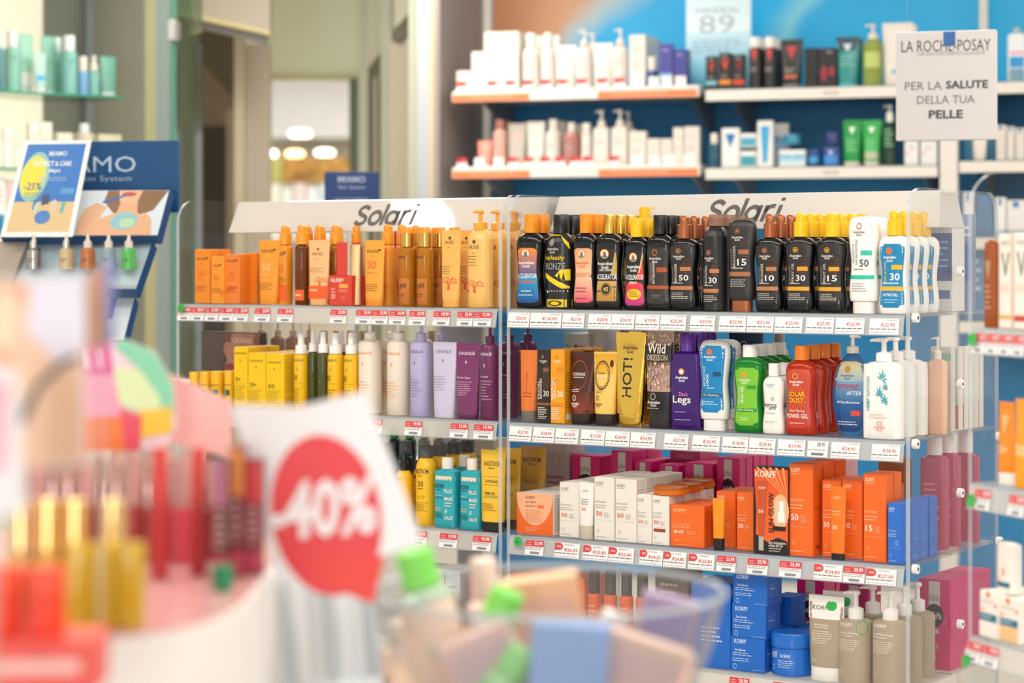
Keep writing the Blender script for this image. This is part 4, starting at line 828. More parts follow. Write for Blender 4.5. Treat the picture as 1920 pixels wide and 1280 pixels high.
# ================================================================ LEFT UNIT, SECOND SHELF (grape logo skincare)
CY = M('#f4c500', .4); CYB = M('#f2bd10', .3)
def cau(v, tc='#5c4a12', lc=None, w=1.5, num=None, gc=None, u=-.05, gv=None, nv=.42, cv=.045):
    lc = lc or tc; gv = gv or v-.13
    d = [('t', 'CAUDALÍE', u, v, w, cv, tc), ('grape', u-.02, gv, .055, .012, gc or tc)]
    if num: d += [('t', num, u-.35, nv, .75, .075, tc), ('b', -.9, .8, nv-.07, nv-.067, lc)]
    return d
for i, (a, b_) in enumerate(((355, 374), (375, 394), (395, 420), (421, 439))):
    item(G, Z2, a, b_, 697-i*.5, 'stick', 'sun_stick', f'yellow round stick, {NTH[i]} counted from the end panel', 'stick', M('#efb91a', .3), [('b', -.96, .96, .5, .53, '#d9a010'), ('t', 'CAUDALIE', 0, .62, 1.6, .05, '#4a4a3a'), ('b', -.3, .3, .3, .5, '#3f7f5a'), ('b', .3, .7, .34, .48, '#22333a')], y=.014, dr=1, rows=2, dy=.04)
item(G, Z2, 438.5, 464, 650, 'box', 'carton', 'tall narrow yellow carton marked 50 plus', 'carton', CY, cau(.9, num='50+', w=1.7, nv=.47)+[('n', -.85, .7, .12, .38, 7, '#a8870c')], y=.012, D=.017, rows=3)
item(G, Z2, 465, 497.5, 661, 'box', 'carton', 'yellow carton marked 50 plus beside the one marked 30', 'carton', CY, cau(.86, num='50+', nv=.43)+[('n', -.85, .6, .1, .34, 6, '#a8870c')], y=.01, D=.024, rows=3)
item(G, Z2, 498.5, 532, 663, 'box', 'carton', 'yellow carton marked 30 with lettered side', 'carton', CY, cau(.85, num='30', nv=.42)+[('n', -.85, .6, .1, .34, 6, '#a8870c')], y=.01, D=.024, rows=3, side=[('n', -.8, .8, .3, .92, 16, '#b8940e'), ('n', -.8, .8, .1, .25, 4, '#b8940e')])
YB = [('n', -.8, .6, .08, .3, 6, '#9c7a10')]
item(G, Z2, 551, 578, 625, 'cyl', 'mist_bottle', 'yellow mist bottle, white sprayer, marked 50', 'bottle', CYB, cau(.66, num='50', nv=.43, u=.1, cv=.04)+YB, hb=.74, cw=.8, cap='mist', capm=WB, y=.012, dr=1, rows=2, dy=.06)
GB = M('#5c5f32', .06, kind='c', a=.72)
item(G, Z2, 577, 597, 620, 'cyl', 'mist_bottle', 'olive glass mist bottle beside the yellow one marked 50', 'bottle', GB, [], hb=.74, cw=.8, cap='mist', capm=WB, y=.03, dr=1)
item(G, Z2, 595, 617, 622, 'cyl', 'mist_bottle', 'olive glass mist bottle with small violet label', 'bottle', GB, [('b', -.25, .3, .5, .53, '#4a3f66'), ('n', -.3, .3, .36, .39, 1, '#8a8f6a')], hb=.74, cw=.85, cap='mist', capm=WB, y=.015, dr=1, rows=2, dy=.06)
item(G, Z2, 614, 645, 624, 'cyl', 'mist_bottle', 'yellow mist bottle marked 30 beside the olive glass', 'bottle', CYB, cau(.66, num='30', nv=.43, cv=.04)+YB, hb=.74, cw=.8, cap='mist', capm=WB, y=.014, dr=1, rows=2, dy=.06)
item(G, Z2, 645, 672, 624, 'cyl', 'mist_bottle', 'yellow mist bottle marked 30 beside the cream pump bottle', 'bottle', CYB, cau(.66, num='30', nv=.43, cv=.04)+YB, hb=.74, cw=.8, cap='mist', capm=WB, y=.014, dr=1, rows=2, dy=.06)
CRM = M('#ece0d0', .3)
cp = cau(.66, '#e8923c', cv=.035)+[('n', -.9, .6, .2, .36, 5, '#eeb27a'), ('b', -.9, .5, .19, .194, '#eeb27a')]
item(G, Z2, 672, 716, 602, 'cyl', 'lotion_bottle', 'large cream pump bottle with orange grape print', 'bottle', CRM, cp, hb=.8, cw=.5, cap='pump', capm=M('#f3efe8', .3), y=.02, dr=1, rows=2, dy=.08)
item(G, Z2, 726, 769, 602, 'cyl', 'lotion_bottle', 'large cream pump bottle beside the lilac pump bottle', 'bottle', CRM, cp, hb=.8, cw=.5, cap='pump', capm=M('#f3efe8', .3), y=.014, dr=1, rows=2, dy=.08)
lp = cau(.69, '#5f5a8c', cv=.035)+[('n', -.95, -.1, .41, .43, 1, '#4a4680'), ('n', -.95, .7, .2, .4, 7, '#8681ad'), ('q', -.6, .16, .12, .018, .2, '#8681ad')]
item(G, Z2, 769, 811, 603, 'cyl', 'lotion_bottle', 'large lilac pump bottle', 'bottle', M('#b9b2da', .3), lp, hb=.8, cw=.5, cap='pump', capm=M('#bdb6da', .3), y=.014, dr=1)
item(G, Z2, 812, 856, 641, 'tube', 'cream_tube', 'pale lilac tube standing before a lilac pump', 'tube', M('#cdc6e0', .3), cau(.88, '#6f6a9a', w=1.3, cv=.05)+[('n', -.85, .4, .35, .56, 6, '#9d98bd')], foot=.09, footm=M('#d3cde4', .3), y=.012, dr=.4)
item(G, Z2, 813, 843, 605, 'cyl', 'lotion_bottle', 'lilac pump bottle behind the pale lilac tube', 'bottle', M('#a79dc8', .3), [], hb=.8, cw=.55, cap='pump', capm=M('#a9a0c8', .3), y=.08, dr=1)
PU = M('#7a2f66', .32)
item(G, Z2, 855, 900, 643, 'tube', 'cream_tube', 'plum purple tube with white grape print', 'tube', PU, cau(.87, '#e9dbe6', w=1.35, cv=.05)+[('t', 'Thé des Vignes', -.25, .54, 1.2, .03, '#e9dbe6'), ('n', -.9, .5, .3, .5, 7, '#c9a3bf')], foot=.06, footm=M('#5e2450', .3), y=.012, dr=.4)
item(G, Z2, 901, 937, 607, 'cyl', 'lotion_bottle', 'plum purple pump bottle next to the plum tube', 'bottle', M('#6c2759', .3), cau(.69, '#e9dbe6', cv=.035)+[('t', 'Thé des Vignes', -.25, .45, 1.2, .025, '#e9dbe6'), ('n', -.9, .7, .2, .42, 7, '#b98aae')], hb=.8, cw=.5, cap='pump', capm=M('#5a1f4b', .3), y=.01, dr=1, rows=3, dy=.07)
# face picture carton behind the yellow sticks
item(G, Z2, 377, 488, 622, 'box', 'picture_carton', 'dark carton printed with a cropped face behind the yellow sticks', 'carton', M('#4a3d38', .35),
     [('b', -.98, -.2, .02, .98, '#4d4240', '#5a4c46'), ('p', [(-.25, .98), (.98, .98), (.98, .05), (.2, .05), (-.12, .25), (-.14, .42), (-.2, .5), (-.1, .6), (-.24, .74), (-.16, .86)], '#b5806a'), ('p', [(-.25, .98), (-.16, .86), (0, .84), (.06, .98)], '#7a4c3e'), ('o', -.02, .5, .16, .05, '#8f4038'), ('o', -.02, .45, .14, .04, '#a04a42'), ('o', .88, .88, .1, .1, '#8a5440'), ('t', 'CAUDALIE', .4, .88, .62, .07, '#e3d3c6'), ('n', .1, .6, .7, .75, 1, '#cfa898')], y=.17, D=.012)

# ================================================================ LEFT UNIT, THIRD SHELF (sea motif suncare)
ANY = M('#f6be1e', .32)
def ang(v, w=1.5, tc='#2e2f2a', u=0): return [('t', 'ANGSTROM', u, v, w, .06, tc), ('n', u-.3, u+.4, v-.07, v-.04, 1, tc)]
CAPG = M('#8f8f92', .06, kind='c', a=.35); KB2 = M('#15161a', .25)
item(G, Z3, 716, 744, 829, 'cyl', 'aerosol_can', 'navy aerosol can with teal shoulder and clear cap', 'can', M('#172638', .25), [('b', -.98, .98, .68, .8, '#1fa9b5')]+ang(.56, tc='#dfe8ea'), hb=.82, cw=.8, cap='aero', capm=CAPG, capm2=KB2, y=.02, dr=1, rows=2, dy=.06)
item(G, Z3, 741, 774, 846, 'cylr', 'spray_bottle', 'squat yellow ribbed bottle with black sprayer', 'bottle', ANY, [('n', -.9, .7, .1, .68, 5, '#e5aa10')]+ang(.62, u=-.5, w=.9), hb=.74, cw=.6, cap='mist', capm=KB2, y=.012, dr=1, rows=2, dy=.06)
item(G, Z3, 780, 818, 834, 'cylr', 'aerosol_can', 'yellow aerosol can with clear grey cap, marked 50', 'can', ANY, ang(.68)+[('t', '50', 0, .525, .65, .07, '#3a3622'), ('n', -.35, .45, .45, .48, 1, '#6a5a1c'), ('q', -.2, .36, .15, .02, .3, '#a08018'), ('q', .3, .36, .15, .02, .3, '#a08018'), ('n', -.8, .8, .18, .3, 6, '#8a7018')], hb=.85, cw=.72, cap='aero', capm=CAPG, capm2=KB2, y=.01, dr=1, rows=4, dy=.05)
TQ = M('#27a9b8', .3)
def sea(): return [('b', -.98, .98, .68, .74, '#ecd9c4')]+[('p', [(-.95+.32*i, .66), (-.79+.32*i, .71), (-.63+.32*i, .66)], '#27a9b8') for i in range(6)]+ang(.6, w=.95, u=-.45, tc='#17404a')+[('t', 'DOPOSOLE', -.4, .43, .75, .025, '#17404a'), ('b', -.75, -.1, .46, .465, '#f4e9da'), ('n', -.8, .1, .24, .3, 2, '#e3c84a'), ('n', -.8, .1, .14, .22, 3, '#17404a'),
          ('t', 'PELLE', .45, .53, .7, .05, '#f7efe4'), ('t', 'MARE', .5, .42, .7, .05, '#f7efe4'), ('n', .15, .85, .3, .38, 2, '#f7efe4'), ('t', 'E', .3, .24, .2, .05, '#f7efe4'), ('t', 'SALE', .5, .15, .7, .05, '#f7efe4')]
item(G, Z3, 818, 861, 857, 'rect', 'lotion_bottle', 'turquoise bottle with white cap beside the yellow aerosol', 'bottle', TQ, sea(), hb=.84, cw=.46, cap='screw', capm=M('#efe3d4', .3), y=.008, dr=.62, rows=2, dy=.06)
item(G, Z3, 866, 905, 859, 'rect', 'lotion_bottle', 'turquoise bottle with white cap beside the yellow tube', 'bottle', TQ, sea(), hb=.84, cw=.46, cap='screw', capm=M('#efe3d4', .3), y=.008, dr=.62, rows=3, dy=.06)
item(G, Z3, 902, 948, 843, 'tube', 'cream_tube', 'wide yellow tube with black foot cap behind panel edges', 'tube', M('#f4c232', .32), ang(.83, w=1.35, u=-.05)+[('b', -.7, .7, .67, .673, '#3a3622'), ('t', 'DOPOSOLE', 0, .615, 1, .035, '#3a3622'), ('b', -.7, .7, .57, .573, '#3a3622'), ('t', 'CREMA GEL', -.1, .47, .9, .03, '#3a3622'), ('t', 'DOPOSOLE', 0, .43, 1.1, .035, '#4f9f5a'), ('n', -.7, .5, .25, .35, 5, '#8a7018')], foot=.12, footm=KB2, y=.006, dr=.45, rows=2, dy=.055)
item(G, Z3, 975, 1024, 836, 'tube', 'cream_tube', 'wide golden tube behind the peach disc carton', 'tube', M('#d9a63a', .32), ang(.83, w=1.35, u=-.05)+[('t', 'DOPOSOLE', 0, .55, 1, .035, '#7a5a22'), ('b', -.7, .7, .6, .603, '#7a5a22')], foot=.12, footm=M('#7a4a2a', .3), y=.13, dr=.4)

# ================================================================ REAR SIDE OF BOTH UNITS
def rear(z, x0, x1, yt, kind, name, lab, cat, body, dec=(), y=.25, **k): return item(G, z, x0, x1, yt, kind, name, lab, cat, body, dec, y=y, **k)
PK = M('#b59a8c', .2, kind='c', a=.75); CC = M('#d8c8bc', .08, kind='c', a=.4)
for i, (a, b_) in enumerate(((478, 500), (509, 533), (537, 562), (570, 590))):
    rear(Z2, a, b_, 600, 'rect', 'lotion_bottle', f'dusty rose bottle with clear pump on the rear side, {NTH[i]} from the doorway', 'bottle', PK, [], hb=.8, cw=.45, cap='pump', capm=CC, dr=.6, y=.24)
for i, a in enumerate((598, 622, 648, 672, 742, 800)):
    rear(Z2, a, a+19, 619, 'cyl', 'mist_bottle', f'dusty rose mist bottle under a clear cap on the rear side, {NTH[i]}', 'bottle', PK, [], hb=.8, cw=.8, cap='aero', capm=CC, capm2=PK, dr=1, y=.25)
for i, a in enumerate((728, 757, 784, 812, 842)):
    m, m2, nm = ((M('#12864a', .3), M('#1c2a2a', .2), 'green'), (M('#12864a', .3), M('#1c2a2a', .2), 'green'), (M('#a9a49c', .3), M('#8a8f8c', .3), 'grey'), (M('#b4aea6', .3), M('#7c7c80', .3), 'grey'), (M('#a8a29a', .3), M('#8c8480', .3), 'grey'))[i]
    rear(Z3, a, a+24, 800, 'cyl', 'lotion_bottle', f'dark bottle with {nm} cap on the rear side, {NTH[i]} along', 'bottle', m2, [], hb=.86, cw=.7, cap='screw', capm=m, dr=1, y=.25)
rear(Z3, 872, 926, 822, 'box', 'carton', 'grey rear carton behind the turquoise bottles', 'carton', M('#b8b2aa', .4), [('n', -.6, .6, .5, .8, 4, '#8d8882')], D=.03)
MG = M('#d41a74', .35)
def eup(t1, t2='', s=1): return [('b', -.35, .35, .62, .98, '#d3ccc4'), ('t', 'EuPhidra', 0, .8, .62, .07, '#7c7872'), ('o', 0, .6, .58, .13, '#1c1f33'), ('t', 'AmidoMio', 0, .6, .95, .08, '#e8e4e0'), ('b', -.3, .3, .4, .45, '#d3ccc4'), ('t', t1, -.25, .26, 1.1, .09, '#e89ab8'), ('t', t2 or t1, -.3, .14, .9, .06, '#e89ab8')]
rear(Z3, 1071, 1125, 854, 'box', 'carton', 'magenta carton with dark oval, first of the rear row', 'carton', MG, eup('LA PASTA', 'HOFFMAN'), y=.235, D=.03, side=[('n', -.7, .7, .3, .9, 8, '#d14a84')])
rear(Z3, 1146, 1186, 845, 'box', 'carton', 'magenta carton with dark oval, second of the rear row', 'carton', MG, eup('PASTA'), y=.235, D=.03, rows=2)
rear(Z3, 1190, 1220, 864, 'box', 'carton', 'low magenta carton with grey tab, rear row', 'carton', MG, eup('PASTA'), y=.225, D=.025, rows=2)
rear(Z3, 1236, 1272, 871, 'box', 'carton', 'low magenta carton behind the compacts, rear row', 'carton', MG, eup('PASTA'), y=.225, D=.025)
rear(Z3, 1284, 1336, 868, 'box', 'carton', 'magenta carton carrying an upturned one, rear row', 'carton', MG, eup('PASTA'), y=.225, D=.03)
rear(Z3+.125, 1256, 1312, 835, 'box', 'carton', 'magenta carton lying upturned on top of others', 'carton', M('#b51a5e', .35), [('t', 'DETERGENTE', 0, .4, 1.2, .2, '#e0709c'), ('b', -.3, .4, .02, .2, '#d3ccc4')], y=.3, D=.04)
rear(Z3+.0, 1240, 1326, 862, 'box', 'carton', 'wide magenta carton under the upturned one', 'carton', M('#a8155a', .35), [], y=.295, D=.05)
rear(Z3, 1344, 1386, 858, 'box', 'carton', 'tall magenta carton with white lettering, rear row', 'carton', MG, eup('CREMA', 'PROTETTIVA'), y=.225, D=.014, rows=5, side=[('n', -.7, .7, .3, .9, 8, '#d14a84')])
rear(Z3, 1016, 1068, 818, 'box', 'carton', 'pale lilac carton with pink lettering, rear row', 'carton', M('#c3b2b4', .4), [('t', 'Sujorema', 0, .93, 1.3, .05, '#a8607c'), ('q', 0, .72, .3, .08, .1, '#a8707c'), ('n', -.6, .6, .35, .55, 3, '#b0506c')], y=.24, D=.03)
rear(Z3, 1500, 1560, 866, 'box', 'carton', 'pale pink carton behind the tall orange ones, rear row', 'carton', M('#d9a3ae', .4), [('n', -.7, .7, .6, .9, 3, '#b8506c')], y=.235, D=.06)
rear(Z3, 1650, 1708, 852, 'rect', 'lotion_bottle', 'clear amber rear bottle behind the orange and blue cartons', 'bottle', M('#c98a5e', .08, kind='c', a=.6), [('b', -.8, .8, .1, .7, '#d9a083')], hb=1, y=.235, dr=.6)
PIN = M('#e06f94', .08, kind='c', a=.62)
rear(Z3, 1728, 1778, 816, 'rect', 'lotion_bottle', 'clear pink bottle, white cap with magenta ring, nearer the blue cartons', 'bottle', PIN, [('n', -.6, .6, .2, .6, 8, '#e9a3b4')], hb=.83, cw=.5, cap='flip', capm=M('#efe6e6', .3), y=.235, dr=.55, rows=2, dy=.06)
rear(Z3, 1786, 1836, 806, 'rect', 'lotion_bottle', 'clear pink bottle with white cap, outermost of the rear row', 'bottle', PIN, [('b', .2, .6, .1, .5, '#b82a5c')], hb=.8, cw=.5, cap='flip', capm=M('#efe6e6', .3), y=.372, dr=.4)
rear(Z4, 1494, 1545, 1086, 'box', 'carton', 'magenta carton with pale tab behind the blue jar', 'carton', MG, eup('CREMA'), y=.235, D=.025, rows=3)
rear(Z4, 1574, 1628, 1094, 'box', 'carton', 'magenta carton behind the taupe pump bottles', 'carton', M('#bf2a6a', .35), eup('CREMA'), y=.235, D=.03)
rear(Z4, 1722, 1782, 1086, 'box', 'carton', 'large magenta carton beyond the clear end panel', 'carton', MG, eup('CREMA'), y=.225, D=.05, side=[('n', -.8, .8, .1, .9, 26, '#d4588e')], rows=2, dy=.104)
rear(Z2, 1102, 1136, 590, 'box', 'carton', 'upper white carton of the rear pair behind gold tube', 'carton', M('#cfcac6', .4), [('t', 'INTIMA', .1, .3, .7, .06, '#55566a')], y=.25, D=.03)
rear(Z2, 1070, 1104, 626, 'box', 'carton', 'white rear carton reading Meclon', 'carton', M('#d3cfcb', .4), [('t', 'Meclon', 0, .84, 1.2, .09, '#4d4f63'), ('t', 'INTIMA', .3, .74, .6, .05, '#4d4f63')], y=.235, D=.03)
rear(Z2, 1058, 1070, 624, 'box', 'carton', 'mint carton on the rear side beside the white pair', 'carton', M('#b9d6c6', .4), [('n', -.6, .6, .8, .9, 1, '#6a9a84')], y=.24, D=.05)
rear(Z2, 1162, 1210, 594, 'box', 'carton', 'violet carton on the rear side behind the gold tube', 'carton', M('#6a58a8', .4), [], y=.24, D=.04)
rear(Z2, 1444, 1478, 625, 'cyl', 'lotion_bottle', 'grey capped bottle on the rear side behind the red gel', 'bottle', M('#a8b4b0', .3), [], hb=.84, cw=.6, cap='screw', capm=M('#a8a6a6', .3), dr=1, y=.26)
rear(Z2, 1745, 1784, 650, 'box', 'carton', 'large pale carton with green lines past the peach bottle', 'carton', M('#dcd6cc', .4), [('b', -.95, .95, .84, .93, '#8fc4ae'), ('n', -.8, .8, .2, .7, 9, '#b5b0a8')], y=.225, D=.01)
rear(Z2, 1788, 1798, 650, 'box', 'carton', 'thin white carton with green edge on the rear shelf', 'carton', M('#e8e5dc', .4), [('b', -.2, .3, .02, .98, '#9ccbb8'), ('b', -.7, .7, .02, .3, '#c9766a')], y=.27, D=.01, rows=5, dy=.026)
rear(Z1, 1740, 1786, 424, 'box', 'carton', 'white carton with navy panel on the rear top shelf', 'carton', M('#e3e0dc', .35), [('b', -.96, .96, .36, .92, '#2c4683', '#35508f'), ('n', -.7, .7, .5, .85, 5, '#8da3cc'), ('b', -.8, .8, .15, .25, '#4a5f95')], y=.225, D=.03)
rear(Z1, 1795, 1830, 402, 'tube', 'wrapped_pack', 'pale blue pack in clear film on the rear top shelf', 'pack', M('#9fb9d8', .1, kind='c', a=.6), [('b', -.6, .6, .3, .7, '#3f6db8'), ('n', -.6, .6, .75, .9, 2, '#e8eef5')], y=.37, dr=.4)
rear(Z1, 1500, 1560, 425, 'box', 'carton', 'red and white carton glimpsed behind bronze pumps', 'carton', M('#d8d3cc', .4), [('b', -.9, -.3, .1, .9, '#c22f35')], y=.3, D=.03)
rear(Z1, 720, 742, 431, 'box', 'carton', 'pink carton glimpsed behind the orange tube marked 30', 'carton', M('#d23a5a', .4), [], y=.3, D=.03)
# items on the fourth shelf seen over the basket
for i, (a, b_, c, nm) in enumerate(((772, 800, '#d9cfc4', 'beige'), (803, 832, '#e4ded6', 'white'), (834, 862, '#cfd3da', 'pale grey'), (880, 906, '#b9505a', 'red'), (908, 934, '#e3dcd2', 'cream'))):
    item(G, Z4, a, b_, 1064+3*i, 'box', 'carton', f'{nm} carton on the fourth shelf of the doorway unit', 'carton', M(c, .4), [('v', 'DERM', 0, .5, .6, .5, '#5a6a8a')] if i == 1 else [('n', -.6, .6, .3, .8, 6, '#9a9288')], y=.012, D=.02, rows=2)
for i in range(3):
    item(G, Z4, 962+46*i, 1004+46*i, 1074+4*i, 'box', 'carton', f'orange carton on the fourth shelf, {NTH[i]} past the inner panels', 'carton', M('#ee6a1f', .4), [('n', -.6, .6, .4, .8, 5, '#f7b48a')], y=.03, D=.04)
for i in range(4):
    item(G, Z4, 1102+30*i, 1128+30*i, 1066+2*i, 'cyl', 'mist_bottle', f'orange bottle under a dark cap on the fourth shelf, {NTH[i]}', 'bottle', M('#e8621c', .3), [('n', -.6, .6, .3, .6, 5, '#f7b48a')], hb=.72, cw=.8, cap='aero', capm=M('#4a4744', .15, kind='c', a=.75), capm2=M('#2a2826'), y=.02, dr=1)
item(G, Z4, 1228, 1290, 1072, 'box', 'carton', 'dark brown carton on the fourth shelf beside blue', 'carton', M('#5a4a44', .4), [('n', -.7, .5, .3, .9, 7, '#a3948a')], y=.02, D=.03)
# ================================================================ NEIGHBOURING UNIT AT THE PICTURE'S EDGE
V = Frame(1822, 3.24, 68)
side_panel(V, -.004, 'clear acrylic end panel of the neighbouring unit with engraved mark')
for z in (Z1, Z2, Z3, Z4):
    shelf(V, .002, .6, z, f'clear acrylic {LEV[z]} shelf with price rail in the neighbouring unit', 0, .21)
def vi(): return [('t', 'VICHY', 0, .9, 1.3, .05, '#8a857e'), ('p', [(-.6, .8), (-.35, .8), (0, .62), (.35, .8), (.6, .8), (.05, .55), (-.05, .55)], '#5f6a55'), ('t', '50', -.1, .42, 1, .09, '#e8c9a8'), ('b', -.95, .95, .1, .14, '#e8b45a')]
item(V, Z1, 1848, 1871, 449, 'rect', 'oil_bottle', 'brown oil bottle beside the white cartons with orange edges', 'bottle', M('#a4501a', .1, kind='c', a=.85), [('p', [(-.6, .8), (-.4, .8), (0, .6), (.4, .8), (.6, .8), (0, .52)], '#b8946a'), ('n', -.6, .6, .2, .5, 5, '#d9a67a')], y=.012, dr=.5)
item(V, Z1, 1872, 1899, 438, 'box', 'carton', 'white carton with grey V, yellow foot band', 'carton', M('#f0e9df', .4), vi()+[('b', .85, 1, 0, 1, '#f0923a')], y=.02, D=.02, rows=2)
item(V, Z1, 1901, 1930, 436, 'box', 'carton', 'white carton with grey V, cut by the picture edge', 'carton', M('#f0e9df', .4), vi()+[('b', -.95, .95, .08, .14, '#c94a3a')], y=.02, D=.02)
item(V, Z2, 1874, 1902, 753, 'tube', 'cream_tube', 'orange tube with white foot on the neighbouring unit', 'tube', M('#f28a1c', .3), [('p', [(-.5, .84), (-.3, .84), (0, .68), (.3, .84), (.5, .84), (0, .6)], '#f8b878'), ('t', '50+', -.1, .42, 1.2, .1, '#fbd9ae')], foot=.14, footm=M('#f0ebe4', .35), y=.02, dr=.5)
item(V, Z2, 1905, 1936, 748, 'tube', 'cream_tube', 'amber tube cut by the picture edge on the neighbouring unit', 'tube', M('#f59c16', .3), [('t', '50', 0, .42, 1.2, .12, '#fbe0b4')], foot=.03, footm=M('#f59c16', .3), y=.012, dr=.5)
def lrp(c2): return [('b', -.2, .2, .86, .99, '#ee8a2c'), ('n', -.7, .7, .74, .8, 2, '#9a958e'), ('o', -.6, .6, .25, .05, '#f6c09a'), ('b', -.98, .98, .36, .52, '#24708c'), ('n', -.8, .5, .4, .49, 2, '#cfe3ea'), ('b', -.98, .98, .02, .35, c2), ('p', [(.7, .7), (.98, .78), (.98, .66)], '#d9622c')]
item(V, Z3, 1837, 1869, 1108, 'box', 'carton', 'white carton with teal band under the white flask', 'carton', M('#f1ece4', .4), lrp('#f1ece4'), y=.006, D=.02, rows=2)
item(V, Z3, 1871, 1909, 1120, 'box', 'carton', 'white and peach carton with teal band beside the white flask', 'carton', M('#f1ece4', .4), lrp('#f3c58c'), y=.012, D=.02, rows=2)
zb = Z3+.17
_, t = V.at(1868, .03); zb = V.hz(1113, V.at(1870, .02)[1])
item(V, zb+.003, 1874, 1912, 1016, 'rect', 'sun_milk_flask', 'white translucent flask with orange mark standing on two cartons', 'bottle', M('#f3ede4', .25), [('b', -.15, .1, .35, .5, '#ee8a2c'), ('o', -.5, .27, .2, .05, '#f6c09a'), ('b', -.85, .7, .12, .22, '#24708c')], hb=1, y=.02, dr=.5)
tags(V, Z1, 'top rail of the neighbouring unit', [(1826, 1848, '16,90'), (1850, 1872, '14,90'), (1874, 1897, '19,90'), (1899, 1922, '19,90')])
tags(V, Z2, 'second rail of the neighbouring unit', [(1829, 1858, '14,90'), (1893, 1922, '20,90')])
tags(V, Z3, 'third rail of the neighbouring unit', [(1812, 1839, '19,90'), (1841, 1873, '19,90')])
sticker(V, Z1, 1826, 636, '', 'on the top rail of the neighbouring unit')
sticker(V, Z2, 1823, 938, '', 'on the second rail of the neighbouring unit')
sticker(V, Z3, 1814, 1238, '', 'on the third rail of the neighbouring unit')

# ================================================================ HANGING SIGN
SG = Frame(1680, 5.2, 16)
def px_rect(F, px0, px1, py0, py1, y=0):
    a, t = F.at(px0, y); b_, t2 = F.at(px1, y); tt = (t+t2)/2
    return (a+b_)/2, (b_-a)/2, F.hz(py1, tt), F.hz(py0, tt)
xc, w, z0, z1 = px_rect(SG, 1680, 1868, 58, 262)
o = empty('hanging_sign', SG.w(xc, 0, z0), SG.r); tag(o, 'white square slogan board with blue tab at its top edge', 'sign')
b = MB(); b.box(-w, w, 0, .035, 0, z1-z0, r=.001); b.build('board', M('#dcd8d8', .5), o)
f = Face(w, z1-z0, lambda x, z: 0)
BOLD[0] = .0
f.draw([('t', 'LA ROCHE-POSAY', 0, .865, 1.78, .105, '#3b3a3d'), ('t', 'LABORATOIRE DERMATOLOGIQUE', .1, .79, 1.35, .035, '#8b888b'), ('b', -.05, .19, .86, .995, '#2a62a8'),
        ('t', 'PER LA', -.45, .5, .74, .075, '#6b696c'), ('t', 'DELLA TUA', 0, .37, 1.15, .075, '#6b696c')])
BOLD[0] = .03
f.draw([('t', 'SALUTE', .42, .505, .84, .075, '#3b3a3d'), ('t', 'PELLE', .0, .235, .68, .078, '#3b3a3d')])
BOLD[0] = .012
f.mb.build('lettering', INK, o)
for s_ in (-.8, .8):
    b = MB(); b.tube([(w*s_, .017, z1-z0), (w*s_, .017, 2.9-z0)], .0004, 6); b.build('nylon_line', M('#dfe6e6', .1, kind='c', a=.25), o)

# ================================================================ BLUE WALL SHELVING
B = Frame(828, 7.5, 18.3)
WALLY = .46
def bx(px): return B.at(px, 0)[0]
def wbx(px): return B.at(px, WALLY)[0]
def wallbox(name, F, x0, x1, y0, y1, z0, z1, mat, kind='structure', label=None, cat=None):
    b = MB(); b.box(x0, x1, y0, y1, z0, z1)
    o = b.build(name, mat); o.location = F.w(0, 0, 0); o.rotation_euler = (0, 0, F.r)
    if kind: o['kind'] = kind
    if label: tag(o, label, cat)
    return o
gm = bpy.data.materials.new('printed_graphic'); gm.use_nodes = True
nt = gm.node_tree; N = nt.nodes; L = nt.links; bs = N['Principled BSDF']; bs.inputs['Roughness'].default_value = .4
tc = N.new('ShaderNodeTexCoord'); sp = N.new('ShaderNodeSeparateXYZ'); L.new(tc.outputs['Object'], sp.inputs[0])
ns = N.new('ShaderNodeTexNoise'); ns.inputs['Scale'].default_value = 3.2; L.new(tc.outputs['Object'], ns.inputs['Vector'])
ma = N.new('ShaderNodeMath'); ma.operation = 'MULTIPLY_ADD'; ma.inputs[1].default_value = .35; L.new(ns.outputs['Fac'], ma.inputs[0]); L.new(sp.outputs['X'], ma.inputs[2])
mb_ = N.new('ShaderNodeMath'); mb_.operation = 'MULTIPLY_ADD'; mb_.inputs[1].default_value = -.9; L.new(sp.outputs['Z'], mb_.inputs[0]); L.new(ma.outputs[0], mb_.inputs[2])
cr = N.new('ShaderNodeValToRGB'); mr = N.new('ShaderNodeMapRange'); mr.inputs['From Min'].default_value = -2.3; mr.inputs['From Max'].default_value = -.1
L.new(mb_.outputs[0], mr.inputs['Value']); L.new(mr.outputs[0], cr.inputs[0]); L.new(cr.outputs[0], bs.inputs['Base Color'])
cr.color_ramp.elements[0].position = .24; cr.color_ramp.elements[0].color = lin('#b27a55')
cr.color_ramp.elements[1].position = 1; cr.color_ramp.elements[1].color = lin('#0ab4ee')
for p, c in ((.33, '#bf8a66'), (.37, '#9db4b8'), (.43, '#12a2da'), (.62, '#08b4ee'), (.7, '#80d2e4'), (.74, '#0ab0ea')):
    e = cr.color_ramp.elements.new(p); e.color = lin(c)
zsh = {1: 2.052, 2: 1.797}
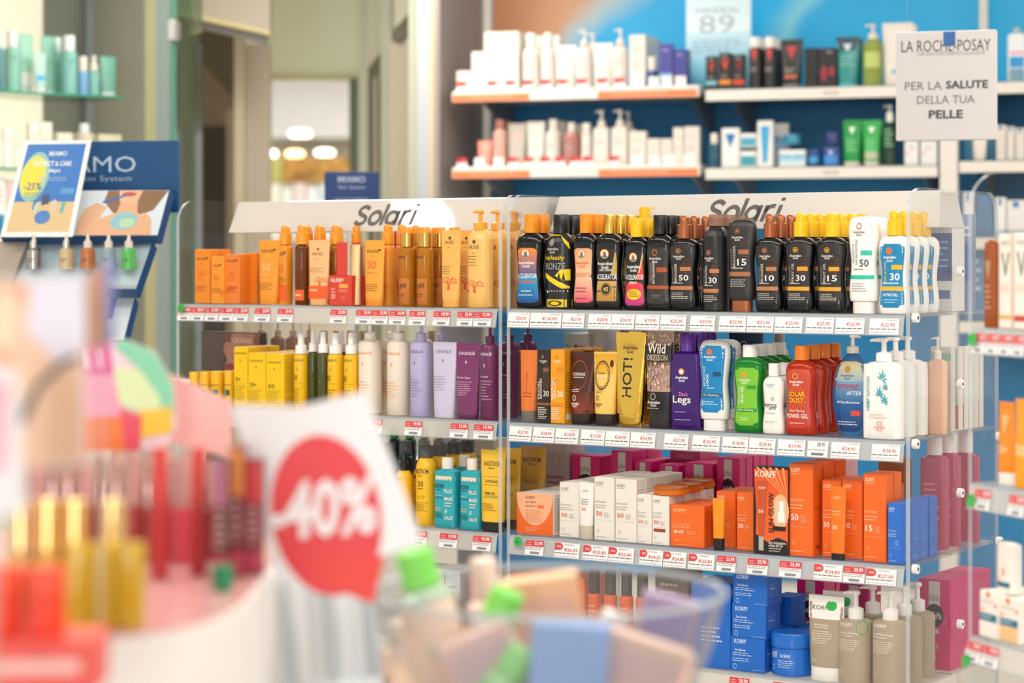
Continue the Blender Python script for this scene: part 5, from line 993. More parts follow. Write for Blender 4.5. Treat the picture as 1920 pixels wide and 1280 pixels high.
# back wall and graphic panels
wallbox('wall_back', B, bx(790), bx(2150), WALLY+.02, WALLY+.12, 0, 2.9, M('#e6e1d8', .6))
wallbox('wall_graphic_panel', B, wbx(926), wbx(2100), WALLY, WALLY+.018, zsh[1]+.0, 2.7, gm, 'thing', 'printed cyan and skin tone poster panel above the wall shelves', 'poster')
wallbox('wall_backing_panel', B, wbx(926), wbx(2100), WALLY, WALLY+.018, .4, zsh[1]-.001, M('#1780ba', .45), 'thing', 'deep blue backing panel behind the wall shelves', 'panel')
wallbox('trim_1', B, wbx(905), wbx(925), WALLY-.03, WALLY+.018, 0, 2.8, M('#d8d3ca', .5))
wallbox('wall_side', B, bx(828)-.02, bx(828), -.02, WALLY+.02, 0, 2.85, M('#8f8580', .55))
wallbox('trim_2', B, bx(1762), bx(1795), .0, .05, 0, zsh[2]+.16, M('#ddd8d0', .45))
wallbox('trim_3', B, bx(1815), bx(1831), .3, .33, zsh[1]-.1, 2.8, M('#dcd8d2', .45))
SW = M('#dfd9d0', .4)
def wshelf(n, pa, pb, z, label, orange=False, yb=WALLY):
    o = empty('wall_shelf', B.w(bx(pa), 0, z), B.r); tag(o, label, 'shelf'); w = bx(pb)-bx(pa)
    b = MB(); b.box(0, w, .004, yb-.005, -.02, 0, r=.001); b.build('shelf_board', M('#6f7a70', .3) if not orange else SW, o)
    b = MB(); b.box(-.002, w+.002, -.006, .003, -.038, -.004); b.build('front_edge', SW, o)
    f = Face(w/2, .034, lambda x, q: 0)
    if orange: f.draw([('b', -1, -.36, .05, .7, '#ff7f4a'), ('b', .2, .99, .05, .7, '#ff7f4a'), ('n', -.85, -.45, .3, .5, 1, '#f8c4a8'), ('n', .3, .8, .3, .5, 1, '#f8c4a8')])
    else: f.draw([('t', 'VICHY', .1, .5, .14, .4, '#9c978f')])
    q = f.mb.build('edge_print', INK, o); q.location = (w/2, -.0065, -.038)
    for xx_ in (.06, w-.06):
        b = MB(); b.add([(xx_-.004, .1, -.0201), (xx_-.004, yb-.005, -.0201), (xx_-.004, yb-.005, -.14), (xx_+.004, .1, -.0201), (xx_+.004, yb-.005, -.0201), (xx_+.004, yb-.005, -.14)], [(0, 1, 2), (5, 4, 3), (0, 3, 4, 1), (1, 4, 5, 2), (2, 5, 3, 0)]); b.build('bracket', M('#8b8c8a', .4, .3), o)
wshelf(1, 850, 1310, zsh[1], 'upper white wall shelf with peach edge strips', True)
wshelf(1, 850, 1312, zsh[2], 'lower white wall shelf with peach edge strips', True)
wshelf(1, 850, 1312, 1.545, 'lowest wall shelf with peach edge strips', True)
wshelf(2, 1325, 1757, zsh[1]-.015, 'upper pale wall shelf carrying black packages')
wshelf(2, 1325, 1757, zsh[2]-.012, 'lower pale wall shelf carrying green tubes')
wshelf(3, 1800, 2060, zsh[1]-.012, 'upper pale wall shelf beyond the slogan board')
wshelf(3, 1800, 2060, zsh[2]-.0, 'lower pale wall shelf beyond the slogan board')
wshelf(3, 1800, 2060, 1.56, 'lowest pale wall shelf beyond the slogan board')
PW = M('#dcd4ca', .35)
def peach(): return [('n', -.6, .6, .68, .76, 1, '#f0a080'), ('n', -.6, .5, .36, .5, 3, '#b0aaa4')]
def wall_item(z, x0, x1, yt, kind, name, lab, cat, body, dec=None, y=.03, **k):
    k.setdefault('dr', .55)
    return item(B, z+.0005, x0, x1, yt, kind, name, lab, cat, body, peach() if dec is None else dec, y=y, **k)
z = zsh[1]
UP = 'upper peach-edged wall shelf'
wall_item(z, 856, 882, 133, 'box', 'carton', 'smallest white carton at the end of the '+UP, 'carton', PW)
wall_item(z, 884, 907, 97, 'box', 'carton', 'medium white carton beside the tall pair, '+UP, 'carton', PW)
wall_item(z, 908, 938, 60, 'box', 'carton', 'tall white carton, outer of the tall pair, '+UP, 'carton', PW)
wall_item(z, 940, 972, 59, 'box', 'carton', 'tall white carton, inner of the tall pair, '+UP, 'carton', PW, rows=2)
wall_item(z, 980, 1013, 63, 'cylr', 'lotion_bottle', 'white capped bottle beside the tall cartons, '+UP, 'bottle', PW, hb=.74, cw=.62, cap='screw', capm=PW, dr=1, rows=2, dy=.1)
wall_item(z, 1015, 1042, 62, 'cylr', 'lotion_bottle', 'white capped bottle before the wide tube, '+UP, 'bottle', PW, hb=.74, cw=.62, cap='screw', capm=PW, dr=1, rows=2, dy=.1)
wall_item(z, 1042, 1081, 85, 'tube', 'cream_tube', 'wide white tube between capped and pump bottles, '+UP, 'tube', PW, foot=.08, footm=PW)
wall_item(z, 1081, 1112, 57, 'cylr', 'lotion_bottle', 'white pump bottle between two wide tubes, '+UP, 'bottle', PW, hb=.7, cw=.5, cap='pump', capm=PW, dr=1, rows=2, dy=.1)
wall_item(z, 1113, 1150, 81, 'tube', 'cream_tube', 'wide white tube between two pump bottles, '+UP, 'tube', PW, foot=.08, footm=PW)
wall_item(z, 1149, 1178, 54, 'cylr', 'lotion_bottle', 'white pump bottle before the large carton, '+UP, 'bottle', PW, hb=.7, cw=.5, cap='pump', capm=PW, dr=1)
wall_item(z, 1180, 1210, 65, 'box', 'carton', 'large white carton with shaded flank, '+UP, 'carton', PW, D=.05, rows=2)
wall_item(z, 1212, 1234, 107, 'cyl', 'mist_bottle', 'small navy and white bottle on the '+UP, 'bottle', M('#27427f', .3), [], hb=.55, cw=.8, cap='screw', capm=PW, dr=1)
wall_item(z, 1236, 1262, 82, 'box', 'carton', 'violet carton with pale blue foot, '+UP, 'carton', M('#4a4a94', .4), [('b', -.9, .9, .18, .3, '#8ab8dc'), ('n', -.6, .6, .8, .9, 1, '#a8a8d0')])
wall_item(z, 1264, 1287, 92, 'box', 'carton', 'violet carton with red foot, '+UP, 'carton', M('#45458e', .4), [('b', -.9, .6, .15, .28, '#c8283a'), ('n', -.6, .6, .8, .9, 1, '#a8a8d0')], D=.03)
z = zsh[2]; LO = 'lower peach-edged wall shelf'
wall_item(z, 896, 922, 264, 'tube', 'cream_tube', 'small pink tube at the end of the '+LO, 'tube', M('#e8917f', .3), foot=.1, footm=PW)
wall_item(z, 924, 951, 224, 'cylr', 'mist_bottle', 'rose and white bottle beside the small pink tube', 'bottle', M('#d9a596', .3), hb=.8, cw=.7, cap='aero', capm=M('#c98878', .2, kind='c', a=.7), capm2=PW, dr=1, rows=2, dy=.1)
wall_item(z, 953, 987, 231, 'tube', 'cream_tube', 'grey beige tube on the '+LO, 'tube', M('#b9aea0', .35), foot=.08, footm=PW)
wall_item(z, 988, 1022, 228, 'tube', 'cream_tube', 'white tube beside the grey beige one, '+LO, 'tube', PW, foot=.08, footm=PW)
wall_item(z, 1023, 1052, 224, 'cylr', 'lotion_bottle', 'white bottle beside the clear rose one, '+LO, 'bottle', PW, hb=.78, cw=.6, cap='screw', capm=PW, dr=1, rows=2, dy=.1)
wall_item(z, 1056, 1088, 230, 'cylr', 'lotion_bottle', 'clear rose bottle with white cap, '+LO, 'bottle', M('#c98f84', .1, kind='c', a=.7), hb=.78, cw=.5, cap='screw', capm=PW, dr=1, rows=2, dy=.1)
wall_item(z, 1090, 1110, 231, 'cyl', 'lotion_bottle', 'slim white bottle before the first pump, '+LO, 'bottle', PW, hb=.8, cw=.8, cap='screw', capm=PW, dr=1)
wall_item(z, 1113, 1143, 207, 'rect', 'lotion_bottle', 'white pump bottle next to the slim one, '+LO, 'bottle', PW, hb=.7, cw=.45, cap='pump', capm=PW)
wall_item(z, 1147, 1178, 206, 'rect', 'lotion_bottle', 'white pump bottle beside the square carton, '+LO, 'bottle', PW, hb=.7, cw=.45, cap='pump', capm=PW, rows=2, dy=.1)
wall_item(z, 1180, 1211, 246, 'box', 'carton', 'square white carton beside the pump bottle, '+LO, 'carton', PW)
wall_item(z, 1213, 1237, 260, 'box', 'carton', 'short white carton, first of the short pair, '+LO, 'carton', PW)
wall_item(z, 1239, 1260, 260, 'box', 'carton', 'short white carton, second of the short pair, '+LO, 'carton', PW)
wall_item(z, 1262, 1281, 239, 'box', 'carton', 'narrow white carton before the last one, '+LO, 'carton', PW)
wall_item(z, 1283, 1311, 237, 'box', 'carton', 'tall white carton at the last end of the '+LO, 'carton', PW)
def cards(z, F, lst, where):
    for i, (px, red) in enumerate(lst):
        a, t = F.at(px, .008); w = .0175; f = Face(w, .03, lambda x, q: 0); b = MB(); b.box(-w, w, 0, .0008, 0, .03, lin('#f2eee8'))
        f.draw(([('b', -1, 1, .5, 1, '#c01420'), ('n', .0, .8, .7, .9, 1, '#f6d0d0')] if red else [('n', .1, .9, .7, .9, 1, '#55565a')])+[('n', -.8, .8, .25, .5, 2, '#9a9a9e')])
        b.add(f.mb.v, f.mb.f, f.mb.c); o = b.build('price_card', INK); o.location = F.w(a, .008, z+.0004); o.rotation_euler = (0, 0, F.r)
        tag(o, f"{'red topped' if red else 'white'} price card, {(NTH+['sixteenth'])[i]} along the {where}", 'price card', 'price cards on the '+where)
cards(zsh[1], B, [(866, 1), (893, 0), (923, 1), (957, 1), (990, 1), (1023, 1), (1055, 1), (1091, 1), (1129, 1), (1161, 1), (1196, 0), (1226, 0), (1250, 0), (1276, 0)], UP)
cards(zsh[2], B, [(866, 1), (899, 0), (935, 0), (962, 1), (992, 1), (1022, 1), (1050, 1), (1079, 1), (1103, 1), (1151, 1), (1195, 0), (1228, 0), (1254, 0), (1292, 0)], LO)
# black and green packages
z = zsh[1]-.015; UB = 'black package shelf'
BB = M('#24201f', .35)
def vb(c, c2): return [('n', -.5, .5, .86, .93, 1, '#cfcac4'), ('p', [(-.55, .82), (-.25, .82), (0, .66), (.25, .82), (.55, .82), (0, .5)], c), ('b', -.9, .9, .14, .26, c2), ('n', -.6, .6, .32, .42, 2, '#a8a29c')]
wall_item(z, 1323, 1345, 105, 'box', 'carton', 'black carton with red V and pale blue band', 'carton', BB, vb('#c23a30', '#7fb4c4'))
wall_item(z, 1348, 1371, 99, 'box', 'carton', 'black carton with red V and amber band', 'carton', BB, vb('#e04830', '#e8892a'))
wall_item(z, 1373, 1397, 102, 'box', 'carton', 'black carton with dark red V and red band', 'carton', BB, vb('#8a2028', '#d84a30'))
wall_item(z, 1404, 1430, 70, 'cyl', 'aerosol_can', 'black can with white cap beside the black cartons', 'can', BB, vb('#c83a38', '#24201f'), hb=.8, cw=.8, cap='screw', capm=M('#d9d6d2', .3), dr=1, rows=2, dy=.08)
wall_item(z, 1432, 1458, 70, 'cyl', 'aerosol_can', 'black can with white cap beside the black tube', 'can', BB, vb('#c83a38', '#24201f'), hb=.8, cw=.8, cap='screw', capm=M('#d9d6d2', .3), dr=1, rows=2, dy=.08)
wall_item(z, 1464, 1506, 74, 'tube', 'cream_tube', 'wide black tube with red V and grey foot', 'tube', BB, [('p', [(-.45, .85), (-.25, .85), (0, .7), (.25, .85), (.45, .85), (0, .58)], '#b83038'), ('b', -.6, .5, .2, .26, '#c8603a'), ('n', -.6, .5, .3, .42, 2, '#a8a29c')], foot=.07, footm=M('#8a8682', .3))
wall_item(z, 1508, 1533, 90, 'box', 'carton', 'plain black carton beside the wide black tube', 'carton', M('#1b1a1c', .35), [])
wall_item(z, 1535, 1568, 90, 'box', 'carton', 'black carton with dark red spots', 'carton', M('#231b1d', .35), [('o', -.4, .35, .4, .2, '#8f2a33'), ('o', .5, .4, .3, .12, '#a02a33'), ('n', -.1, .8, .86, .93, 1, '#cfcac4')])
wall_item(z, 1568, 1611, 68, 'tube', 'cream_tube', 'teal tube with dark top and silver lettering', 'tube', M('#2c8a86', .25), [('b', -.97, .97, .72, .98, '#1c3f52'), ('p', [(-.45, .88), (-.25, .88), (0, .76), (.25, .88), (.45, .88), (0, .68)], '#c9d6d6'), ('n', -.6, .6, .4, .65, 4, '#8fc4bc')], foot=.06, footm=M('#5cc4d8', .3), rows=2, dy=.08)
wall_item(z, 1619, 1655, 46, 'cylr', 'gel_bottle', 'clear yellow-green bottle with white pump', 'bottle', M('#9fae52', .08, kind='c', a=.72), [('b', -.8, .8, .3, .55, '#b5c26a')], hb=.76, cw=.5, cap='pump', capm=PW, dr=.8)
wall_item(z, 1655, 1712, 43, 'tube', 'cream_tube', 'large white tube beside the yellow-green bottle', 'tube', PW, [('t', 'V', .5, .75, .4, .12, '#c9c4bc'), ('o', -.2, .22, .15, .035, '#2fa8c4')], foot=.04, footm=PW, rows=2, dy=.07)
z = zsh[2]-.012; LB = 'green tube shelf'
def vw(c): return [('b', -.98, .98, .12, .72, '#dfeaf0', c), ('p', [(-.4, .82), (-.25, .82), (0, .7), (.25, .82), (.4, .82), (0, .62)], '#cfd9de')]
LBX = M('#e6e4e0', .35)
wall_item(z, 1328, 1351, 250, 'cyl', 'serum_bottle', 'dark clear bottle with white top at the shelf end', 'bottle', M('#2f5f78', .1, kind='c', a=.75), [], hb=.7, cw=.6, cap='screw', capm=PW, dr=1)
wall_item(z, 1353, 1386, 240, 'box', 'carton', 'white carton with deep blue V', 'carton', LBX, [('p', [(-.6, .85), (.6, .85), (0, .5)], '#1f6fae')])
wall_item(z, 1388, 1418, 283, 'box', 'carton', 'low white and teal carton under its twin', 'carton', LBX, [('b', -.9, .9, .1, .7, '#3f9aa8')])
wall_item(z+.064, 1388, 1418, 250, 'box', 'carton', 'low white and teal carton on top of its twin', 'carton', LBX, [('b', -.9, .9, .1, .7, '#4aa3b8')])
wall_item(z, 1420, 1449, 226, 'box', 'carton', 'tall white carton with sky blue stripe', 'carton', LBX, [('p', [(-.6, .88), (.6, .88), (.3, .1), (-.3, .1)], '#3fa3d0')])
wall_item(z, 1452, 1478, 231, 'box', 'carton', 'tall grey and blue carton behind the jar', 'carton', LBX, vw('#3f8ab8'), y=.14)
wall_item(z, 1461, 1510, 281, 'box', 'carton', 'wide white carton carrying a small jar', 'carton', LBX, vw('#4aa8cc'), y=.03)
wall_item(z+.072, 1471, 1502, 252, 'jar', 'cream_jar', 'teal jar with white lid on the wide carton', 'jar', M('#2a87a3', .25), [], hb=1, dr=1, y=.035)
wall_item(z, 1515, 1539, 281, 'jar', 'cream_jar', 'small navy and sky jar before the stacked pair', 'jar', M('#2b4a8c', .3), [('b', -.9, .9, .2, .6, '#3f9ad0')], dr=1)
wall_item(z, 1542, 1579, 277, 'jar', 'cream_jar', 'navy jar under another navy jar', 'jar', M('#33478f', .3), [('b', -.9, .9, .1, .6, '#3f8ad0'), ('p', [(-.3, .85), (-.2, .85), (0, .7), (.2, .85), (.3, .85), (0, .6)], '#d0d8e8')], dr=1)
wall_item(z+.07, 1546, 1576, 249, 'jar', 'cream_jar', 'navy jar on top of another navy jar', 'jar', M('#23356f', .3), [], dr=1)
GN = M('#13913f', .3)
def vg(): return [('p', [(-.45, .88), (-.25, .88), (0, .76), (.25, .88), (.45, .88), (0, .68)], '#e3efe3'), ('n', -.6, .6, .3, .62, 5, '#8fcf9a')]
wall_item(z, 1581, 1615, 225, 'tube', 'cream_tube', 'green tube with white foot beside the navy jars', 'tube', GN, vg(), foot=.09, footm=PW, rows=2, dy=.07)
wall_item(z, 1618, 1651, 225, 'tube', 'cream_tube', 'green tube with grey band beside the dark pump', 'tube', M('#2ba64a', .3), vg()+[('b', -.9, .9, .14, .3, '#b8b8a0')], foot=.09, footm=PW, rows=2, dy=.07)
wall_item(z, 1654, 1683, 197, 'cylr', 'gel_bottle', 'dark green bottle with white pump', 'bottle', M('#15382c', .2), vg(), hb=.72, cw=.5, cap='pump', capm=PW, dr=1)
wall_item(z, 1696, 1722, 264, 'box', 'carton', 'white carton with red dot under the slogan board', 'carton', LBX, [('o', -.6, .5, .15, .05, '#e0483a'), ('n', -.5, .6, .6, .85, 3, '#b0aaa4')])
wall_item(z, 1726, 1757, 264, 'box', 'carton', 'white carton with red dot beside the wall column', 'carton', LBX, [('o', -.6, .5, .15, .05, '#e0483a'), ('n', -.5, .6, .6, .85, 3, '#b0aaa4')])
# third bay
wall_item(zsh[1]-.012, 1890, 1925, 52, 'rect', 'lotion_bottle', 'white bottle with pink and blue bands beyond the slogan board', 'bottle', M('#dfe6ea', .3), [('b', -.9, .9, .5, .56, '#e8a0b0'), ('b', -.98, .98, .26, .46, '#1f8fd0'), ('b', -.98, .98, .02, .24, '#6f9ab0')], hb=.9, cw=.4, cap='screw', capm=M('#a8b4b8', .3))
z = zsh[2]
wall_item(z, 1808, 1836, 262, 'box', 'carton', 'blue carton behind the white tapered tube', 'carton', M('#3f86a8', .4), [], y=.14)
wall_item(z, 1838, 1866, 262, 'box', 'carton', 'blue carton next to the tall white cartons', 'carton', M('#3f86a8', .4), [], y=.14)
wall_item(z, 1824, 1850, 255, 'tube', 'cream_tube', 'white tapered tube before the blue cartons', 'tube', PW, [], foot=.1, footm=PW, y=.02)
for i, (a, b_) in enumerate(((1868, 1886), (1888, 1902), (1904, 1922))):
    wall_item(z, a, b_, 234+3*i, 'box', 'carton', f'tall white carton with blue tab, {NTH[i]} past the tapered tube', 'carton', PW, [('b', -.4, .2, .86, .98, '#2a78b8')])
for i, (a, b_, c) in enumerate(((1806, 1826, '#e8e6e2'), (1830, 1862, '#3a6a94'), (1866, 1886, '#eceae6'), (1888, 1925, '#e6e4e0'))):
    wall_item(1.56, a, b_, 360+5*i, 'box', 'carton', f'{("white", "blue", "white", "white")[i]} carton, {NTH[i]} on the lowest shelf behind the acrylic', 'carton', M(c, .4), [('b', -.4, .2, .8, .96, '#2a78b8')], rows=2)
for i, (a, b_, c) in enumerate(((1806, 1850, '#4a78a0'), (1854, 1925, '#3f6f98'))):
    wall_item(1.3, a, b_, 430, 'box', 'carton', f'{("narrow", "wide")[i]} blue package on the low wall shelf', 'carton', M(c, .4), [('n', -.6, .6, .3, .7, 4, '#c9d6e2')])
wshelf(3, 1800, 2060, 1.3, 'low pale wall shelf behind the neighbouring unit')
# poster card with 89
PC = Frame(1282, 7.05, 14)
xc, w, z0, z1 = px_rect(PC, 1282, 1412, -40, 168, .0)
o = empty('poster_card', B.w(B.at(1347, .2)[0], .2, zsh[1]-.0145), B.r); tag(o, 'pale blue poster card with large figures 89 behind the black cartons', 'poster')
z1 -= z0
b = MB(); b.box(-w, w, 0, .004, 0, z1); b.build('card', M('#d9e9ee', .4), o)
f = Face(w, z1, lambda x, q: 0); BOLD[0] = .0
f.draw([('b', -.98, .98, .01, .6, '#3fb4d6', '#c9e4ee'), ('b', -.98, .98, .59, .98, '#dfeef2', '#c9e2ea'), ('t', 'MINERAL', 0, .79, 1.35, .05, '#8c9aa0'), ('t', '89', -.05, .66, 1.1, .17, '#a8b4b8'), ('n', -.8, .8, .38, .52, 4, '#7fa3b0')]); BOLD[0] = .012
f.mb.build('print', INK, o)

# ================================================================ DOORWAY AND PASSAGE BEYOND
def cpoly(name, pts, Z, th, col, rough=.6, mat=None, kind='structure', label=None, cat=None):
    """upright slab standing at depth Z whose outline covers the given picture points"""
    F = Frame(960, Z, 0); b = MB()
    p = [(F.at(x, 0)[0], 2.9 if y <= -90 else max(0.0, F.hz(y, Z))) for x, y in pts]
    b.prism(p, 0, th); o = b.build(name, mat or M(col, rough)); o.location = F.w(0, 0, 0); o.rotation_euler = (0, 0, F.r)
    if kind: o['kind'] = kind
    if label: tag(o, label, cat)
    return o
def rect(x0, x1, y0=-260, y1=3300): return [(x0, y0), (x1, y0), (x1, y1), (x0, y1)]
T = -300
cpoly('trim_4', rect(783, 806), 7.75, .05, '#b9bac0', .4)
cpoly('trim_5', rect(806, 829), 7.72, .05, '#d8c49c', .5)
cpoly('trim_6', rect(292, 319), 7.7, .05, '#a8a8ac', .4)
cpoly('trim_7', rect(272, 292), 7.7, .05, '#cdb88f', .5)
cpoly('wall_cabinet', rect(172, 272), 8.1, .05, '#8e897c')
cpoly('wall_niche', rect(80, 150), 8.0, .05, '#86887c')
cpoly('trim_8', rect(156, 172), 8.05, .05, '#9fa3a8')
cpoly('trim_9', rect(149, 157), 7.95, .03, '#55585a', .3)
cpoly('wall_left_glowing', rect(-900, 82), 8.3, .1, '', mat=M('#fff3d8', .6, kind='e', e=.55))  # emission put into the wall stands for the glow of a lit niche
cpoly('wall_soffit', [(300, T), (506, T), (506, 58), (372, 28), (300, 12)], 8.3, .08, '#b3a795')
cpoly('trim_10', [(300, 12), (372, 28), (506, 58), (506, 66), (372, 36), (300, 20)], 8.3, .09, '#d2c48e')
cpoly('trim_11', [(372, 37), (500, 67), (500, 82), (372, 52)], 8.35, .06, '#8a857c', .3)
cpoly('wall_dark_room', rect(300, 450, -100), 10.2, .1, '#7a6a56')
cpoly('wall_dark_slope', [(360, 0), (445, 0), (445, 195), (365, 100)], 10.0, .05, '#4a3f30')
cpoly('door_1', rect(300, 425, 236), 9.9, .06, '#2c2018')
cpoly('trim_12', rect(424, 440, 205), 9.8, .06, '#8f8270')
cpoly('door_2', rect(458, 506, 82), 8.8, .06, '#beb29d')
cpoly('trim_13', rect(439, 458, 68), 8.75, .06, '#c3b99c')
cpoly('wall_lintel', [(504, T), (682, T), (682, 141), (504, 141)], 9.6, .1, '#dbe0c6')
cpoly('trim_14', [(504, 140), (682, 140), (682, 148), (504, 148)], 9.58, .08, '#bdbb8a')
cpoly('trim_15', rect(655, 673, 147), 9.5, .1, '#5f6658')
cpoly('trim_16', rect(672, 692), 9.3, .1, '#c4cab4')
cpoly('wall_passage', rect(690, 742), 9.0, .08, '#cbcab2')
cpoly('door_3', [(690, 128), (714, 98), (714, 3300), (690, 3300)], 8.9, .05, '#625c4a')
cpoly('trim_17', [(700, 150), (708, 140), (708, 3300), (700, 3300)], 8.85, .05, '#a59a82')
cpoly('trim_18', rect(714, 732), 8.6, .08, '#b4b8a0')
cpoly('door_4', [(730, 62), (766, 30), (766, 3300), (730, 3300)], 8.4, .05, '#b5a892')
cpoly('trim_19', [(734, 60), (765, 26), (765, 62), (750, 80), (734, 72)], 8.38, .04, '#5f584a')
cpoly('wall_passage_end', rect(740, 768), 8.5, .05, '#cfcab0')
cpoly('trim_20', rect(766, 784), 8.0, .05, '#bcc1aa')
# far room
cpoly('wall_far', rect(380, 800, -300), 15.6, .1, '#cfc8b6')
FR = Frame(590, 14.5, 0)
def farbox(name, x0, x1, y0, y1, Z, th, mat, lab, cat):
    return cpoly(name, [(x0, y0), (x1, y0), (x1, y1), (x0, y1)], Z, th, '', mat=mat, kind=None, label=lab, cat=cat)
farbox('ceiling_bulkhead', 500, 665, 145, 258, 15.2, .3, M('#e9edf0', .5), 'white ceiling bulkhead in the far room', 'bulkhead')
gold = bpy.data.materials.new('mosaic_gold'); gold.use_nodes = True; nt = gold.node_tree; bs = nt.nodes['Principled BSDF']; vo = nt.nodes.new('ShaderNodeTexVoronoi'); vo.inputs['Scale'].default_value = 14
cr = nt.nodes.new('ShaderNodeValToRGB'); tcn = nt.nodes.new('ShaderNodeTexCoord'); nt.links.new(tcn.outputs['Object'], vo.inputs['Vector']); nt.links.new(vo.outputs['Distance'], cr.inputs[0]); nt.links.new(cr.outputs[0], bs.inputs['Base Color'])
cr.color_ramp.elements[0].color = lin('#d9a23c'); cr.color_ramp.elements[1].color = lin('#7a5518')
farbox('mosaic_frieze', 530, 660, 296, 341, 15.0, .1, gold, 'gold brown mosaic frieze in the far room', 'frieze')
farbox('wall_panel_art', 500, 529, 296, 341, 15.0, .1, M('#b9b96a', .5), 'yellow-green panel beside the gold frieze', 'panel')
for i, (a, c) in enumerate(((505, '#e8e2d4'), (528, '#d8e4dc'), (552, '#ead4d0'), (576, '#dfe6ea'), (600, '#c9dfe6'), (624, '#e6e0c8'))):
    farbox('product_pack', a, a+20, 345+(i % 2)*6, 450, 14.8, .1, M(c, .5), f'{("cream", "mint", "rose", "pale grey", "pale blue", "straw")[i]} pack on the far room shelf', 'pack')
def downlight(x, y, r, strength, zc=2.899, col='#fff6e8', lab='round recessed ceiling lamp'):
    o = empty('ceiling_lamp', (x, y, zc)); tag(o, lab, 'lamp', 'round recessed ceiling lamps')
    b = MB(); b.loft([(-.012, r*1.15, r*1.15), (0, r*1.2, r*1.2)], 32); b.build('lamp_ring', M('#e8e6e2', .3), o, 1)
    b = MB(); b.cyl(0, 0, -.016, -.0125, r, r*.98, 32); b.build('diffuser', M(col, .5, kind='e', e=strength), o)
for i, (px, py, Z, r) in enumerate(((563, 247, 12.6, .062), (553, 285, 14.4, .058), (609, 283, 14.4, .062), (511, 285, 14.4, .03))):
    F = Frame(px, Z, 0); p = F.w(0, 0, F.hz(py, Z))
    o = empty('pendant_lamp', p); tag(o, f'{("large", "warm", "white", "small")[i]} glowing lamp of the far room ceiling', 'lamp')
    b = MB(); b.loft([(-.03, r*.8, r*.8), (-.02, r, r), (.0, r, r), (.01, r*.6, r*.6)], 24); b.build('diffuser', M('#fff4e0' if i != 1 else '#ffdc9a', .5, kind='e', e=4), o, 1)
    b = MB(); b.tube([(0, 0, .01), (0, 0, 2.9-p[2])], .0015, 6); b.build('stem', M('#b0aca4', .4), o)
# unseen lamp, assumed from the glare mirrored in the glossy header
downlight(-1.67, -1.24, .1, 90, lab='assumed round recessed ceiling lamp mirrored in the white header')
# small blue sign standing in the passage
P5 = Frame(608, 6.4, -4)
xc, w, z0, z1 = px_rect(P5, 608, 711, 322, 400)
o = empty('counter_sign', P5.w(xc, 0, z0), P5.r); tag(o, 'small dark blue sign standing behind the doorway unit header', 'sign')
b = MB(); b.box(-w, w, 0, .012, 0, z1-z0, r=.001); b.build('board', M('#0a3570', .35), o)
f = Face(w, z1-z0, lambda x, q: 0); f.draw([('t', 'MIAMO', 0, .82, 1, .15, '#b9c6da'), ('t', 'Skin System', 0, .62, 1, .1, '#9fb2cc'), ('t', 'YOUR EXPERTS', 0, .32, 1.25, .1, '#9fb2cc')]); f.mb.build('lettering', INK, o)
b = MB(); b.box(-.01, .01, .0121, .02, -(z0-.9), .02); b.build('stand', M('#c9c9c9', .3), o)
b = MB(); b.box(-.3, .3, -.1, .3, 0, .895, r=.004); o = b.build('side_counter', M('#d8d4cc', .5)); o.location = P5.w(xc, .05, 0); o.rotation_euler = (0, 0, P5.r); tag(o, 'pale side counter behind the doorway unit', 'counter')

# ================================================================ GLASS DOOR
GD = Frame(327, 7.3, 0)
o = empty('glass_door', GD.w(0, 0, 0), AY+radians(87)); tag(o, 'tall green tinted glass door leaf with metal hinges', 'door')
b = MB(); b.box(0, .46, -.004, .004, .05, 2.85); b.build('glass_leaf', M('#b0cfbe', .03, kind='g'), o)
b = MB(); b.box(-.012, 0, -.005, .005, .05, 2.85); b.build('glass_edge', M('#3b8a70', .15), o)
zc = GD.hz(58, 7.3)
for zz in (zc, .5):
    b = MB(); b.box(-.045, -.012, -.014, .014, zz-.035, zz+.035, r=.002); b.box(.002, .03, -.014, .014, zz-.03, zz+.03, r=.002); b.build('hinge', M('#b8b8b4', .25, .9), o)

# ================================================================ GREEN SKINCARE ON GLASS SHELVES
C_ = Frame(0, 7.1, -38)
def gshelf(z, lab, px1):
    a, _ = C_.at(px1, 0); b = MB(); b.box(-.5, a, 0, .3, -.008, 0); o = empty('glass_shelf', C_.w(0, 0, z), C_.r); tag(o, lab, 'shelf')
    b.build('glass_board', M('#cfe8dc', .03, kind='g'), o); b = MB(); b.box(-.5, a+.001, -.003, 0, -.008, 0); b.box(a, a+.003, 0, .3, -.008, 0); b.build('glass_edge', M('#2f8a6c', .15), o)
zg1 = C_.hz(170, C_.at(20, 0)[1]); zg2 = C_.hz(314, C_.at(20, 0)[1]); zg3 = C_.hz(440, C_.at(20, 0)[1])
gshelf(zg1, 'upper glass shelf with green edge carrying mint bottles', 233); gshelf(zg2, 'middle glass shelf behind the blue display', 233); gshelf(zg3, 'lower glass shelf behind the blue display', 233)
def gi(z, x0, x1, yt, kind, name, lab, cat, body, dec=(), y=.03, **k): return item(C_, z+.0005, x0, x1, yt, kind, name, lab, cat, body, list(dec), y=y, **k)
MT = M('#7fb5a3', .35); MTd = M('#5f9f95', .35); SIL = M('#d9dcdc', .25)
gl = [('n', -.6, .6, .5, .6, 2, '#4f8a80')]
gi(zg1, -10, 7, 60, 'cyl', 'lotion_bottle', 'dark teal bottle cut by the picture edge', 'bottle', M('#5a8f98', .3), gl, hb=.74, cw=.7, cap='screw', capm=SIL, dr=1)
gi(zg1, 8, 37, 58, 'cyl', 'lotion_bottle', 'mint bottle with silver white cap at the shelf start', 'bottle', MT, gl, hb=.73, cw=.7, cap='screw', capm=SIL, dr=1)
